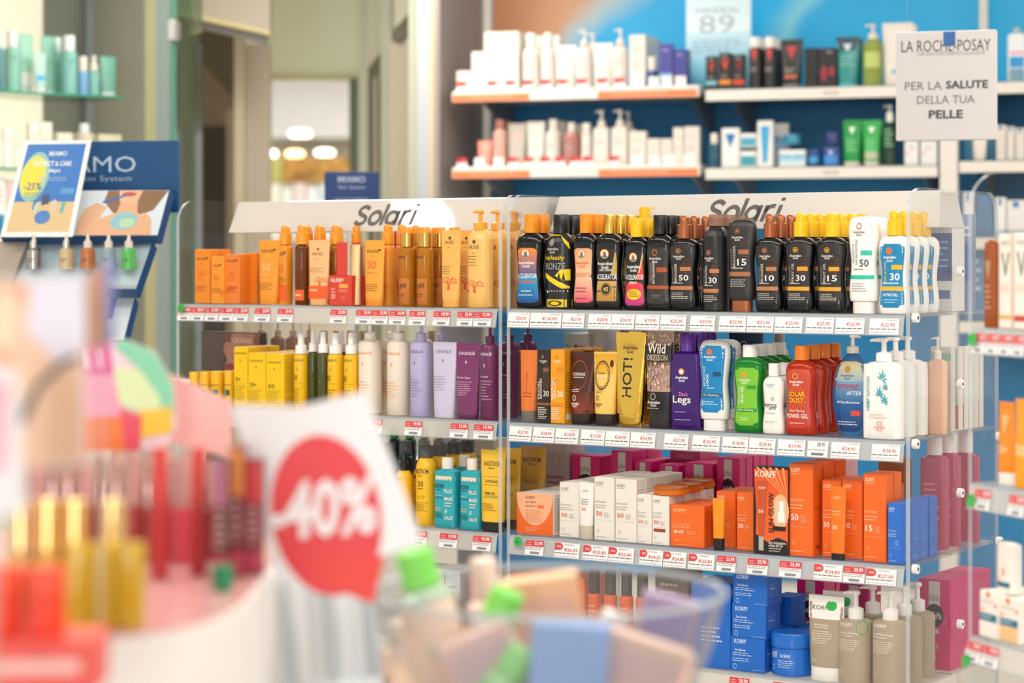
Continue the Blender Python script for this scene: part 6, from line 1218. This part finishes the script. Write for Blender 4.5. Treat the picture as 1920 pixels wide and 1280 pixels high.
gi(zg1, 34, 62, 63, 'tube', 'cream_tube', 'mint tube with grey white foot', 'tube', M('#8fc0ac', .35), gl+[('b', -.9, .9, .1, .35, '#cfd3cc')], foot=.06, footm=SIL, dr=.5, y=.06)
gi(zg1, 63, 86, 98, 'tube', 'cream_tube', 'small pale tube with bright blue band', 'tube', M('#a8c8bc', .3), [('b', -.9, .9, .3, .42, '#3f9fd0')], foot=.1, footm=SIL, dr=.5, y=.02)
gi(zg1, 76, 105, 68, 'tube', 'cream_tube', 'larger mint tube behind the small blue banded one', 'tube', MT, gl, foot=.06, footm=SIL, dr=.5, y=.09)
gi(zg1, 114, 144, 67, 'cyl', 'lotion_bottle', 'mint bottle with white cap in the shelf middle', 'bottle', M('#79b0a8', .3), gl, hb=.74, cw=.75, cap='screw', capm=SIL, dr=1, rows=2, dy=.08, jx=-.01)
gi(zg1, 146, 165, 106, 'cyl', 'mist_bottle', 'small blue bottle with white cap', 'bottle', M('#6f9fc8', .3), (), hb=.62, cw=.8, cap='screw', capm=PW, dr=1)
gi(zg1, 166, 186, 104, 'cyl', 'mist_bottle', 'small mint bottle with white pump cap', 'bottle', M('#7ab3ab', .3), gl, hb=.62, cw=.75, cap='mist', capm=PW, dr=1)
gi(zg1, 188, 217, 106, 'tube', 'cream_tube', 'small mint tube at the shelf end', 'tube', M('#6fa596', .3), gl, foot=.1, footm=SIL, dr=.5)
for i, (a, b_, t_, c) in enumerate(((-12, 6, 266, '#e3ddd0'), (8, 24, 240, '#e9e4d8'), (25, 38, 248, '#dcd6c8'), (55, 74, 230, '#e6e0d2'), (76, 98, 229, '#e0dacb'), (108, 137, 249, '#d9d2c0'), (186, 228, 252, '#d2c9b0'))):
    gi(zg2, a, b_, t_, 'box', 'carton', f'{("pale", "tall ivory", "narrow ivory", "broad ivory", "second broad ivory", "low beige", "wide low beige")[i]} carton on the middle glass shelf', 'carton', M(c, .45), [('n', -.6, .6, .6, .8, 2, '#b5ad9c')])
gi(zg2, 140, 176, 232, 'jar', 'cream_jar', 'beige jar with silver lid on the middle glass shelf', 'jar', M('#c9bfa8', .25), (), hb=.8, cap='screw', cw=.5, capm=SIL, dr=1)
for i, (a, b_, t_, c) in enumerate(((-12, 12, 330, '#e8e3da'), (14, 36, 336, '#e4c9c4'), (38, 60, 334, '#e6e2da'))):
    gi(zg3, a, b_, t_, 'box', 'carton', f'{("white", "rose", "second white")[i]} carton on the lower glass shelf', 'carton', M(c, .45), [('n', -.6, .6, .5, .8, 3, '#c98a90')])
gi(zg3, -14, 8, 392, 'cyl', 'lotion_bottle', 'deep teal bottle on the lower glass shelf', 'bottle', M('#147a9c', .3), (), hb=.8, cw=.6, cap='screw', capm=SIL, dr=1, y=.005)

# ================================================================ BLUE COUNTER DISPLAY
D_ = Frame(45, 5.35, 11)
CT = Frame(-60, 5.2, 11)
b = MB(); b.box(-.3, .46, -.28, .35, 0, 1.2, r=.004); o = b.build('counter', M('#d9d2c6', .5)); o.location = CT.w(0, 0, 0); o.rotation_euler = (0, 0, CT.r); tag(o, 'beige counter carrying the dark blue tiered display', 'counter')
DB = M('#0d4278', .35)
o = empty('tiered_display', D_.w(0, 0, 1.2), D_.r); tag(o, 'dark blue tiered skincare display with tilted picture trays', 'display stand')
disp = o
a0, t0 = D_.at(45, 0); a1, t1 = D_.at(334, 0); zt = D_.hz(263, t1)-1.2
b = MB(); b.box(a0, a1, 0, .012, zt-.17, zt, r=.001); b.box(a0+.05, a0+.2, .012, .03, 0, zt-.1); q = b.build('header_board', M('#0f4f84', .35), o)
f = Face((a1-a0)/2, zt, lambda x, zz: 0)
hv = lambda py: (D_.hz(py, (t0+t1)/2)-1.2)/zt
cx = lambda px: (D_.at(px, 0)[0]-(a0+a1)/2)/((a1-a0)/2)
BOLD[0] = 0
f.draw([('t', 'MIAMO', (cx(120)+cx(259))/2-.14, (hv(293)+hv(323))/2, cx(259)-cx(88), hv(293)-hv(323), '#b9cfe0'), ('t', 'Total Skin System', (cx(110)+cx(259))/2-.1, hv(336), cx(259)-cx(106), .03, '#a9c3d8')])
BOLD[0] = .012
e = f.mb.build('lettering', INK, o); e.location = ((a0+a1)/2, 0, 0)
def tray(px_t0, px_t1, py_t, px_b0, px_b1, py_b, yt, yb, mat, dec, nm='tray', th=.03, parent=None, face='#cfe0e6', F=D_, base=1.2):
    """tilted slab given by the columns of its top and bottom edge"""
    x0, ta = F.at(px_t0, yt); x1, tb = F.at(px_t1, yt); x2, tc_ = F.at(px_b0, yb); x3, td = F.at(px_b1, yb)
    zt_ = F.hz(py_t, (ta+tb)/2)-base; zb_ = F.hz(py_b, (tc_+td)/2)-base
    P = lambda u, v, d=0: (x2+(x0-x2)*v+((x3-x2)+((x1-x0)-(x3-x2))*v)*(u+1)/2, yb+(yt-yb)*v+d*(zt_-zb_)/hypot(zt_-zb_, yt-yb), zb_+(zt_-zb_)*v-d*(yt-yb)/hypot(zt_-zb_, yt-yb))
    b = MB(); b.add([P(-1, 0), P(1, 0), P(1, 1), P(-1, 1), P(-1, 0, th), P(1, 0, th), P(1, 1, th), P(-1, 1, th)], [(0, 1, 2, 3), (7, 6, 5, 4), (0, 4, 5, 1), (1, 5, 6, 2), (2, 6, 7, 3), (3, 7, 4, 0)])
    q = b.build(nm, mat, parent)
    f = Face(1, 1, lambda x, zz: 0); f.draw([('b', -.985, .985, .02, .985, face)]+dec)
    f.mb.v = [P(v[0], v[2], v[1]) for v in f.mb.v]; f.mb.build(nm+'_print', INK, q)
    return q, P
SK = '#e0b08c'; HRC = '#8a6a50'
woman = [('b', -.985, .985, .02, .985, '#cfdfe8', '#dbe6ea'), ('p', [(.22, .98), (.98, .98), (.85, .55), (.6, .4), (.35, .5), (.2, .75)], HRC), ('p', [(.05, .02), (.9, .02), (.86, .35), (.66, .5), (.62, .8), (.42, .8), (.4, .5), (.15, .35)], SK), ('p', [(.36, .98), (.66, .98), (.62, .72), (.5, .66), (.4, .74)], '#e6b998'),
         ('o', .5, .9, .09, .05, '#c2605a'), ('p', [(.18, .74), (.46, .9), (.47, .86), (.2, .7)], '#2f6fc0'), ('p', [(-.05, .02), (.12, .02), (.2, .4), (.26, .62), (.12, .72), (-.02, .58), (-.06, .35)], SK), ('o', .52, .32, .17, .19, '#8fc4cf'), ('o', .56, .28, .1, .1, '#b9d6b4'), ('p', [(.55, .02), (.9, .06), (.84, .4), (.76, .5), (.7, .2)], SK)]
tray(25, 320, 356, 0, 297, 443, -.06, -.14, DB, woman, parent=disp)
t2, P2 = tray(58, 288, 452, 22, 256, 543, -.09, -.18, DB, [('b', -.985, .985, .02, .1, '#a8b4ba'), ('b', -.3, -.29, .02, .98, '#aebfc6')], nm='bottle_tray', parent=disp, face='#b9ced6')
tray(120, 254, 555, 95, 232, 640, -.1, -.19, DB, [('b', .3, .5, .5, .95, '#2a62a8'), ('o', .1, .3, .5, .2, '#f2f6f8')], nm='picture_tray', parent=disp, face='#d6e2e8')
tray(-30, 52, 452, -60, 15, 545, -.12, -.2, M('#a59a8c', .3), [], nm='side_tray', parent=disp, face='#a89d90')
# dropper bottles standing in the tray
for i, (px, c, nm, mt) in enumerate(((65, '#b0a8a2', 'silver metallic', 1), (126, '#cdb48c', 'beige', 0), (166, '#b8703c', 'brown', 0), (205, '#8fa3ac', 'blue grey', 0), (243, '#55b85a', 'green', 0))):
    a, t = D_.at(px, -.16); z0_ = D_.hz(505, t); H = D_.hz(440, t)-z0_
    body = M(c, .2, 1) if mt else M(c, .15)
    q = make('cylr', 'dropper_bottle', .0165, .0165, H, body, [('n', -.5, .5, .2, .34, 2, '#3f4f4a')], hb=.62, cw=.58, cap='drop', capm=(M('#c9c4be', .2, 1) if i < 2 else PW), capm2=PW)
    q.location = D_.w(a, -.165, z0_); q.rotation_euler = (0, 0, D_.r); tag(q, f'{nm} dropper bottle with white bulb in the blue display', 'bottle', 'dropper bottles in the blue display')
# leaning leaflet
o = empty('promo_leaflet', D_.w(0, 0, 1.2), D_.r); tag(o, 'white bordered blue and yellow promotional leaflet leaning on display', 'leaflet')
tray(46, 172, 263, 0, 136, 444, -.085, -.165, M('#e9edf0', .4), [('p', [(-.86, .05), (.86, .05), (.86, .96), (-.86, .96)], '#0b72c8'), ('o', -.44, .62, .41, .26, '#8fc4c0'), ('o', -.48, .62, .36, .22, '#d8dc6a'), ('o', -.52, .62, .3, .17, '#f2dc3a'), ('p', [(-.86, .05), (.86, .05), (.86, .36), (-.86, .36)], '#dcc08c'),
     ('t', 'MIAMO', .1, .86, .52, .05, '#eef4fa'), ('t', 'PROTECT & CARE', 0, .755, 1.1, .05, '#ffffff'), ('t', 'days', .1, .68, .34, .05, '#ffffff'), ('n', -.3, .5, .57, .62, 2, '#9fc0dc'), ('t', '-25%', -.42, .52, .5, .075, '#2a4a8c'), ('n', -.6, .1, .4, .46, 3, '#5a7a8c'), ('b', .4, .8, .44, .5, '#4f9ad4'),
     ('o', .05, .2, .22, .07, '#3f7fc4'), ('p', [(-.3, .28), (-.22, .28), (-.2, .38), (-.28, .38)], '#2a5fa8'), ('p', [(-.05, .32), (.15, .34), (.12, .44), (-.08, .42)], '#27456f'), ('o', .3, .32, .1, .06, '#d8c8b4'), ('p', [(.5, .24), (.6, .25), (.62, .36), (.52, .36)], '#5ab4b8'), ('o', -.18, .3, .07, .05, '#b8d4c0')],
     nm='leaflet_sheet', th=.001, parent=o, face='#eef0f2')
# ================================================================ NEAR DISPLAY OF MAKE-UP (out of focus)
def at(px, py, Z):
    q = (px-960)/FPX
    return (CAM[0]+(FX+q*RX)*Z, CAM[1]+(FY+q*RY)*Z, CH+(HY-py)/FPX*Z)
ST = 1.205                      # top of the near display stand
def shape(name, pts, th, mat, base, label=None, cat=None, parts=(), bend=0, tilt=0, Z=None, turn=0):
    """card cut to an outline in its own plane; pts and parts in metres around base; parts: (name, pts, colour)"""
    def surf(x, z): return bend*x*x
    def sheet(ps, off, t_, col):
        b = MB(); b.prism(ps, off, off+t_, lin(col)); return b
    o = MB(); o.prism(pts, 0, th); o = o.build(name, mat)
    o.location = base; o.rotation_euler = (radians(tilt), 0, AY+radians(turn))
    if label: tag(o, label, cat)
    for i, (n, ps, c) in enumerate(parts):
        b = MB(); b.add([(x, -.0003-.0002*i, z) for x, z in ps], [tuple(range(len(ps)))], lin(c)); b.build(n, INK, o)
    return o
def card(name, px, Z, label, cat, parts, mat=WHITE, th=.002, **k):
    """px: outline in picture points at depth Z; the base is the lowest point"""
    by = max(p[1] for p in px); bxp = sum(p[0] for p in px)/len(px); base = at(bxp, by, Z)
    cv = lambda ps: [((x-bxp)*Z/FPX, (by-y)*Z/FPX) for x, y in ps]
    return shape(name, cv(px), th, mat, base, label, cat, [(n, cv(ps), c) for n, ps, c in parts], **k), base, cv
def disc(cx_, cy, rx, ry, n=28, rot=0): return [(cx_+rx*cos(2*pi*i/n)*cos(rot)-ry*sin(2*pi*i/n)*sin(rot), cy+rx*cos(2*pi*i/n)*sin(rot)+ry*sin(2*pi*i/n)*cos(rot)) for i in range(n)]
def standing(name, px, Z, ztop_px, w, label, cat, group, build, base=ST):
    p = at(px, 0, Z); H = CH+(HY-ztop_px)/FPX*Z-base
    o = empty(name, (p[0], p[1], base), AY); build(o, w, H); tag(o, label, cat, group); return o
# stand with curved white front
b = MB(); n = 24; out = []
F0 = Frame(960, 1.9, 0)
xl = F0.at(-420, 0)[0]; xr = F0.at(455, 0)[0]
b.loft([(0, (xr-xl)/2, .34, 4), (ST-.03, (xr-xl)/2, .34, 4), (ST-.004, (xr-xl)/2, .34, 4)], 48)
o = b.build('display_stand', M('#f3efec', .35)); c = F0.w((xl+xr)/2, .18, 0); o.location = c; o.rotation_euler = (0, 0, AY); tag(o, 'rounded white display stand carrying the near make-up testers', 'display stand')
b = MB(); b.loft([(-.003, (xr-xl)/2-.003, .337, 4), (0, (xr-xl)/2-.004, .336, 4)], 48); q = b.build('display_mat', M('#cf9f9d', .15)); q.location = (c[0], c[1], ST-.0005); q.rotation_euler = (0, 0, AY); tag(q, 'dusty pink mat covering the near display stand', 'mat')
zb = ST
def gloss(cbody, ccap):
    def f(o, w, H):
        b = MB(); b.loft([(0, w, w, 3), (.52*H, w, w, 3), (.54*H, w*.7, w*.7, 2)], 20); b.build('bottle_body', M(cbody, .1, kind='c', a=.95), o, 1)
        b = MB(); b.loft([(.545*H, w*.95, w*.95), (H*.99, w*.9, w*.9), (H, w*.8, w*.8)], 20); b.build('cap', ccap, o, 1)
    return f
SILV = M('#cfaea6', .12, .8); CLP = M('#d9a8a2', .05, kind='c', a=.7)
reds = ['#b3402f', '#a33a34', '#c65a4a', '#9c3030', '#b04438', '#8e2f30', '#a8403c', '#b85048', '#d9505c', '#dc4f60', '#d8586a', '#a83a50']
for i in range(12):
    standing('lip_gloss', 70+30*i, 2.15+(i % 3)*.012, 856+(i % 2)*6, .0076, f'{("deep red", "brick red", "rose red")[i % 3]} lip gloss under a silvery cap, {NTH[i]} along the back row', 'lip gloss', 'lip glosses in the back row', gloss(reds[i], SILV if i % 3 else CLP))
for i in range(10):
    standing('lip_gloss', 60+32*i, 2.3, 850, .0076, f'rose lip gloss with clear pink cap, {NTH[i]} of the rearmost row', 'lip gloss', 'lip glosses in the rearmost row', gloss('#c47a6c', CLP))
GLD = M('#e8c684', .12, 1)
for i, px in enumerate((42, 92, 143, 214)):
    standing('nail_polish', px, 1.87, 935, .011, f'yellow nail polish with tall gold cap, {NTH[i]} of the gold capped row', 'nail polish', 'gold capped nail polishes', gloss('#d9a51c', GLD))
for i, px in enumerate((150, 196, 246)):
    standing('perfume_cube', px, 1.78, 1018, .0105, f'pale yellow square bottle, {NTH[i]} of three before the gold caps', 'bottle', 'pale yellow square bottles', lambda o, w, H: (lambda b: b.build('bottle_body', M('#e6bf2e', .08, kind='c', a=.8), o, 1))((lambda b: (b.loft([(0, w*.95, w*.95, 5), (.003, w, w, 5), (H*.96, w, w, 5), (H, w*.9, w*.9, 5)], 24), b)[1])(MB())))
# red tester tray and tubs
o, base, cv = card('tester_tray', [(-60, 1200), (175, 1200), (175, 1300), (-60, 1300)], 1.58, 'low red tester tray with white lettering under the orange tubs', 'tray', [('tray_lettering', [(-40, 1240), (150, 1236), (150, 1262), (-40, 1266)], '#f6c2ba')], mat=M('#e8402e', .35), th=.06)
TZ = at(0, 1200, 1.58)[2]
for i, px in enumerate((8, 88)):
    p = at(px, 0, 1.6+.01); H = at(0, 1062, 1.61)[2]-TZ
    o = empty('lip_balm_pot', (p[0], p[1], TZ+.0005), AY)
    b = MB(); b.loft([(0, .0125, .0125), (.001, .0135, .0135), (H*.6, .0135, .0135)], 28); b.build('pot_body', M('#f0431f', .22), o, 1)
    b = MB(); b.loft([(H*.605, .0138, .0138), (H*.96, .0138, .0138), (H, .013, .013)], 28); b.build('lid', M('#f4532a', .18), o, 1)
    tag(o, f'shiny orange-red pot on the red tray, {("outer", "inner")[i]} one', 'pot', 'orange-red pots')
# cartons at the end of the stand
for i, (x0, x1, yt, c, c2) in enumerate(((402, 430, 862, '#b06a8a', '#6e3a3a'), (432, 460, 836, '#e08a3a', '#7a2430'), (462, 494, 860, '#d8383a', '#8e2f3a'))):
    Z = 2.05+.02*i; p = at((x0+x1)/2, 0, Z); w = (x1-x0)/2*Z/FPX; H = at(0, yt, Z)[2]-ST
    o = make('box', 'lip_kit_carton', w, .012, H, M(c2, .4), [('b', -.98, .98, .62, .98, c), ('n', -.7, .7, .25, .6, 5, '#e3c8c4'), ('b', -.9, .9, .02, .2, '#c94a6a')]); o.location = (p[0], p[1], ST+.0003); o.rotation_euler = (0, 0, AY)
    tag(o, f'{("mauve", "amber", "red")[i]} topped dark carton at the end of the near stand', 'carton')
o = make('jar', 'green_pot', .009, .009, .022, M('#1f8f62', .3)); p = at(418, 0, 1.98); o.location = (p[0], p[1], ST+.0003); tag(o, 'small green pot before the dark cartons', 'pot')
# printed show cards
Z = 1.62
o, base, cv = card('show_card', [(-70, 525), (158, 515), (162, 870), (-70, 890)], Z, 'large blurred show card of bare skin with dark strap', 'show card',
     [('print', [(-70, 525), (52, 530), (60, 600), (20, 690), (30, 890), (-70, 890)], '#eab089'), ('print', [(28, 560), (150, 600), (158, 860), (20, 885)], '#f0c7a8'), ('print', [(60, 520), (158, 515), (160, 650), (110, 680), (50, 620)], '#e9e4f2'),
      ('print', [(38, 800), (36, 775), (70, 715), (110, 678), (142, 662), (148, 674), (116, 692), (78, 726), (50, 790)], '#2a2024'), ('print', disc(10, 600, 24, 60), '#f6dcb8')], mat=M('#efe4e4', .45), th=.003)
b = MB(); b.tube([(0, .005, -(base[2]-ST)), (0, .005, .02)], .0012, 8); b.build('support_wire', M('#c9c4c2', .3, .6), o)
o, base, cv = card('show_card', [(-70, 660), (32, 700), (45, 960), (-70, 980)], 1.5, 'pale pink and white show card at the picture edge', 'show card', [('print', [(-70, 700), (20, 720), (10, 880), (-70, 900)], '#f3b3c0')], mat=M('#f2eef2', .45), th=.003)
b = MB(); b.tube([(0, .005, -(base[2]-ST)), (0, .005, .02)], .0012, 8); b.build('support_wire', M('#c9c4c2', .3, .6), o)
o, base, cv = card('show_card', [(160, 520), (212, 480), (214, 645), (160, 655)], 1.75, 'narrow skin toned card with violet-blue edge', 'show card', [('print', [(196, 492), (212, 480), (214, 645), (198, 648)], '#7f97dc')], mat=M('#cf9f84', .45), th=.003)
b = MB(); b.tube([(0, .005, -(base[2]-ST)), (0, .005, .02)], .0012, 8); b.build('support_wire', M('#c9c4c2', .3, .6), o)
o, base, cv = card('fruit_header', [(150, 640), (232, 636), (290, 660), (324, 720), (330, 800), (310, 842), (150, 845)], 2.4, 'rounded pink and green header card with citrus colours', 'header card',
     [('print', [(150, 640), (205, 638), (214, 702), (150, 702)], '#e0479a'), ('print', [(158, 655), (166, 655), (170, 690), (162, 690)], '#f7e2ee'), ('print', [(180, 655), (188, 655), (192, 690), (184, 690)], '#f7e2ee'), ('print', [(232, 636), (290, 660), (324, 720), (328, 780), (300, 760), (270, 700), (215, 650)], '#7fd3a8'),
      ('print', [(214, 690), (262, 692), (300, 745), (300, 790), (210, 750)], '#d8ecb0'), ('print', [(150, 702), (214, 702), (230, 780), (150, 782)], '#f0a0bc'), ('print', [(260, 770), (322, 762), (324, 810), (260, 822)], '#f2c81c'), ('print', [(150, 782), (240, 780), (240, 845), (150, 845)], '#ee7a2a'), ('print', [(225, 765), (268, 780), (262, 845), (236, 845)], '#e4465a')], mat=M('#f4d8e0', .4), th=.004)
b = MB(); b.tube([(0, .005, -(base[2]-ST)), (0, .005, .02)], .0012, 8); b.build('support_wire', M('#c9c4c2', .3, .6), o)
o, base, cv = card('pink_header', [(318, 700), (352, 716), (432, 752), (438, 860), (318, 830)], 2.46, 'plain pale pink header board between fruit card and discount sign', 'header card', [], mat=M('#efb9b4', .45), th=.004)
b = MB(); b.tube([(0, .005, -(base[2]-ST)), (0, .005, .02)], .0012, 8); b.build('support_wire', M('#c9c4c2', .3, .6), o)
standing('lipstick_tester', 300, 2.05, 838, .0075, 'red lipstick tester beneath the fruit header', 'lipstick', None, gloss('#c8343a', M('#d8403e', .3)))
standing('lipstick_tester', 372, 2.08, 838, .0075, 'second red lipstick tester beside the pink header', 'lipstick', None, gloss('#c8343a', M('#dc4a48', .3)))

# ---------------------------------------------------------------- discount card and the leaflet holder beneath it
o, base, cv = card('discount_card', [(434, 757), (560, 762), (684, 733), (738, 870), (792, 1016), (722, 1042), (700, 1132), (640, 1108), (560, 1068), (520, 1092), (470, 900)], 2.1,
     'white discount card with red disc and white percentage figures', 'discount card', [('red_disc', disc(612, 966, 103, 152, 40, -.16), '#e83a40'), ('red_disc', [(600, 1040), (722, 1042), (700, 1132), (640, 1108), (580, 1078)], '#ea3f35')], mat=M('#f4f6fa', .5), th=.0008)
vs, fs = glyphs('-40%'); cxs = cv([(605, 952)])[0]; w = 205*2.1/FPX; h = 112*2.1/FPX
BOLD[0] = .035; vs, fs = glyphs('-40%'); BOLD[0] = .012
b = MB(); b.add([(cxs[0]+p[0]*w, -.0012, cxs[1]+p[1]*h+p[0]*w*.08) for p in vs], fs, lin('#f7f3f6')); b.build('figures', INK, o)
lz = at(0, 1290, 2.16)[2]
for i in range(8):
    a = at(512+26*i, 0, 2.16+.008*i); top = at(0, 1068+14*abs(i-3)-(i*2), 2.16)[2]
    b = MB(); hh = top-lz
    b.loft([(0, .0125, .0005, 6, 0, 0), (hh*.5, .0125, .0005, 6, -.004, 0), (hh, .0125, .0005, 6, -.012, 0)], 12)
    q = b.build('folded_leaflet', M(('#e9edf1', '#cdd5db', '#eef1f4')[i % 3], .5)); q.location = (a[0], a[1], lz+.001); q.rotation_euler = (0, 0, AY+radians((i % 3-1)*24))  # greys follow each sheet's turn: shading put into the paper colour
    tag(q, f'white folded leaflet below the discount card, {NTH[i]} of the fan', 'leaflet', 'folded leaflets in the holder')
pz = at(625, 0, 2.2)
b = MB(); b.box(-.05, .05, -.02, .05, lz-.03, lz, r=.003); b.cyl(0, .015, 0, lz-.029, .012); q = b.build('leaflet_plinth', M('#e4e8ec', .4)); q.location = (pz[0], pz[1], 0); q.rotation_euler = (0, 0, AY); tag(q, 'small white stand under the folded leaflets', 'plinth')
b = MB(); b.tube([(0, .002, 0), (0, .002, -(base[2]-lz))], .0015, 8); b.build('support_wire', M('#d8dcde', .2, .8), o)

# ---------------------------------------------------------------- clear bowl of small products
BW = at(1030, 0, 2.17); rimz = at(0, 1098, 2.2)[2]; R = .17
o = empty('clear_bowl', (BW[0], BW[1], rimz-.15), AY); tag(o, 'wide clear plastic bowl heaped with small bottles and tubes', 'bowl')
b = MB(); seg = 56; prof = [(.0, .10), (.004, .11), (.05, .138), (.1, .158), (.15, R)]
vs = []; fs = []
for z_, r_ in prof+[(z_, r_-.003) for z_, r_ in reversed(prof)]:
    for i in range(seg): vs.append((r_*cos(2*pi*i/seg), r_*sin(2*pi*i/seg), z_ if r_ in [p[1] for p in prof] else z_+.003*(z_ < .1)))
m_ = len(prof)*2
for k in range(m_-1):
    for i in range(seg): fs.append((k*seg+i, k*seg+(i+1) % seg, (k+1)*seg+(i+1) % seg, (k+1)*seg+i))
fs += [tuple(range(seg-1, -1, -1)), tuple(range((m_-1)*seg, m_*seg))]
b.add(vs, fs); b.build('bowl_wall', M('#f4f5f6', .04, kind='g', a=.05), o, 1)
b = MB(); b.tube([(R*cos(2*pi*i/40), R*sin(2*pi*i/40), .15) for i in range(41)], .0028, 8); b.build('rolled_rim', EDGE, o, 1)
b = MB(); b.loft([(0, .09, .09), (.01, .09, .09), (.012, .03, .03), (rimz-.165, .03, .03), (rimz-.163, .13, .13), (rimz-.151, .13, .13)], 32); q = b.build('bowl_pedestal', M('#ece8e4', .4)); q.location = (BW[0], BW[1], 0); tag(q, 'round white pedestal table under the clear bowl', 'pedestal')
bz = rimz-.145
def inbowl(name, px, py, Z, build, label, cat, tilt=(0, 0, 0), group=None):
    """py: where its top end shows"""
    p = at(px, py, Z); o = empty(name, p); build(o)
    o.location = p; o.rotation_euler = (radians(tilt[0]), radians(tilt[1]), AY+radians(tilt[2])); tag(o, label, cat, group); return o
def flask(cb, cc, r, H, hc, lab=None, sq=2):
    """hangs down from its top so that the cap sits at the given point"""
    def f(o):
        b = MB(); b.loft([(-H, r*.9, r*.9, sq), (-H+.002, r, r, sq), (-hc-.008, r, r, sq), (-hc-.001, r*.6, r*.6, 2), (-hc, r*.5, r*.5, 2)], 24); b.build('bottle_body', cb, o, 1)
        b = MB(); b.loft([(-hc, r*.68, r*.68), (-.002, r*.66, r*.66), (0, r*.56, r*.56)], 24); b.build('cap', cc, o, 1)
        if lab:
            b = MB(); b.loft([(-H+.008, r*1.01, r*1.01, sq), (-hc-.014, r*1.01, r*1.01, sq)], 24, cap=False); b.build('label', M(lab, .4), o, 1)
    return f
def pack(c, w, d, H, c2=None):
    def f(o):
        b = MB(); b.box(-w, w, -d, d, -H, 0, r=.001); b.build('carton', M(c, .4), o)
        if c2: b = MB(); b.box(-w*.8, w*.8, -d-.0006, -d+.001, -H*.7, -H*.2); b.build('label', M(c2, .4), o)
    return f
LG = M('#7fd95a', .3); CW = M('#f2e9e2', .25, kind='c', a=.8)
inbowl('shower_gel_bottle', 775, 1030, 2.13, flask(M('#cfe3cf', .15, kind='c', a=.7), LG, .027, .1, .036, '#f0d3be'), 'clear bottle with bright green cap and peach label beside discount card', 'bottle', (0, -14, 0))
inbowl('shower_gel_bottle', 955, 1106, 2.12, flask(M('#e3d3cf', .15, kind='c', a=.7), LG, .025, .09, .03, '#f2cdbb'), 'clear bottle with green cap in the middle of bowl', 'bottle', (0, 22, 0))
inbowl('cream_bottle', 905, 1046, 2.27, flask(M('#ecd2c2', .3), M('#f0dacb', .3), .02, .08, .04), 'cream coloured bottle rising from the bowl rear', 'bottle', (0, -4, 0))
inbowl('small_carton', 1010, 1080, 2.22, pack('#edbb92', .038, .02, .09, '#e3b3a0'), 'tan peach carton leaning in the bowl', 'carton', (0, -8, 0))
inbowl('small_carton', 1072, 1168, 2.06, pack('#8fb2ea', .036, .016, .075), 'sky blue carton standing up front in bowl', 'carton', (0, 4, 0))
inbowl('cream_tube', 1158, 1150, 2.24, flask(M('#eae4ea', .3), M('#f2eef0', .3), .022, .08, .03), 'white bottle lying beside the sky blue carton', 'bottle', (0, 26, 0))
inbowl('small_carton', 1225, 1200, 2.1, pack('#e8c4b4', .04, .02, .06, '#dcb8b4'), 'pale peach carton lying across the bowl', 'carton', (0, 18, 0))
inbowl('small_carton', 1262, 1118, 2.22, pack('#a894b4', .028, .015, .06, '#8f86bc'), 'dull violet carton against the bowl wall', 'carton', (0, 14, 0))
inbowl('cream_bottle', 845, 1120, 2.2, flask(M('#4a4c50', .25), M('#2f3033', .25), .016, .09, .03), 'charcoal bottle between the two green caps', 'bottle', (0, -20, 0))
inbowl('shower_gel_bottle', 752, 1160, 2.22, flask(M('#f0d2bc', .25), M('#f3dccb', .3), .026, .07, .02, '#f0ccb2'), 'peach bottle leaning at the bowl edge by the leaflets', 'bottle', (0, -10, 0))
inbowl('small_carton', 885, 1188, 2.08, pack('#e0bcb8', .034, .016, .07, '#cfb0b8'), 'dusty pink carton low in the bowl centre', 'carton', (0, -24, 0))
inbowl('small_carton', 822, 1205, 2.12, pack('#ecc9b0', .034, .016, .07), 'light peach carton low in the bowl near leaflets', 'carton', (0, 12, 0))
inbowl('shower_gel_bottle', 985, 1215, 2.06, flask(M('#a9dca0', .2, kind='c', a=.8), M('#8fd880', .3), .022, .09, .03), 'pale green bottle below the sky blue carton', 'bottle', (0, 30, 0))
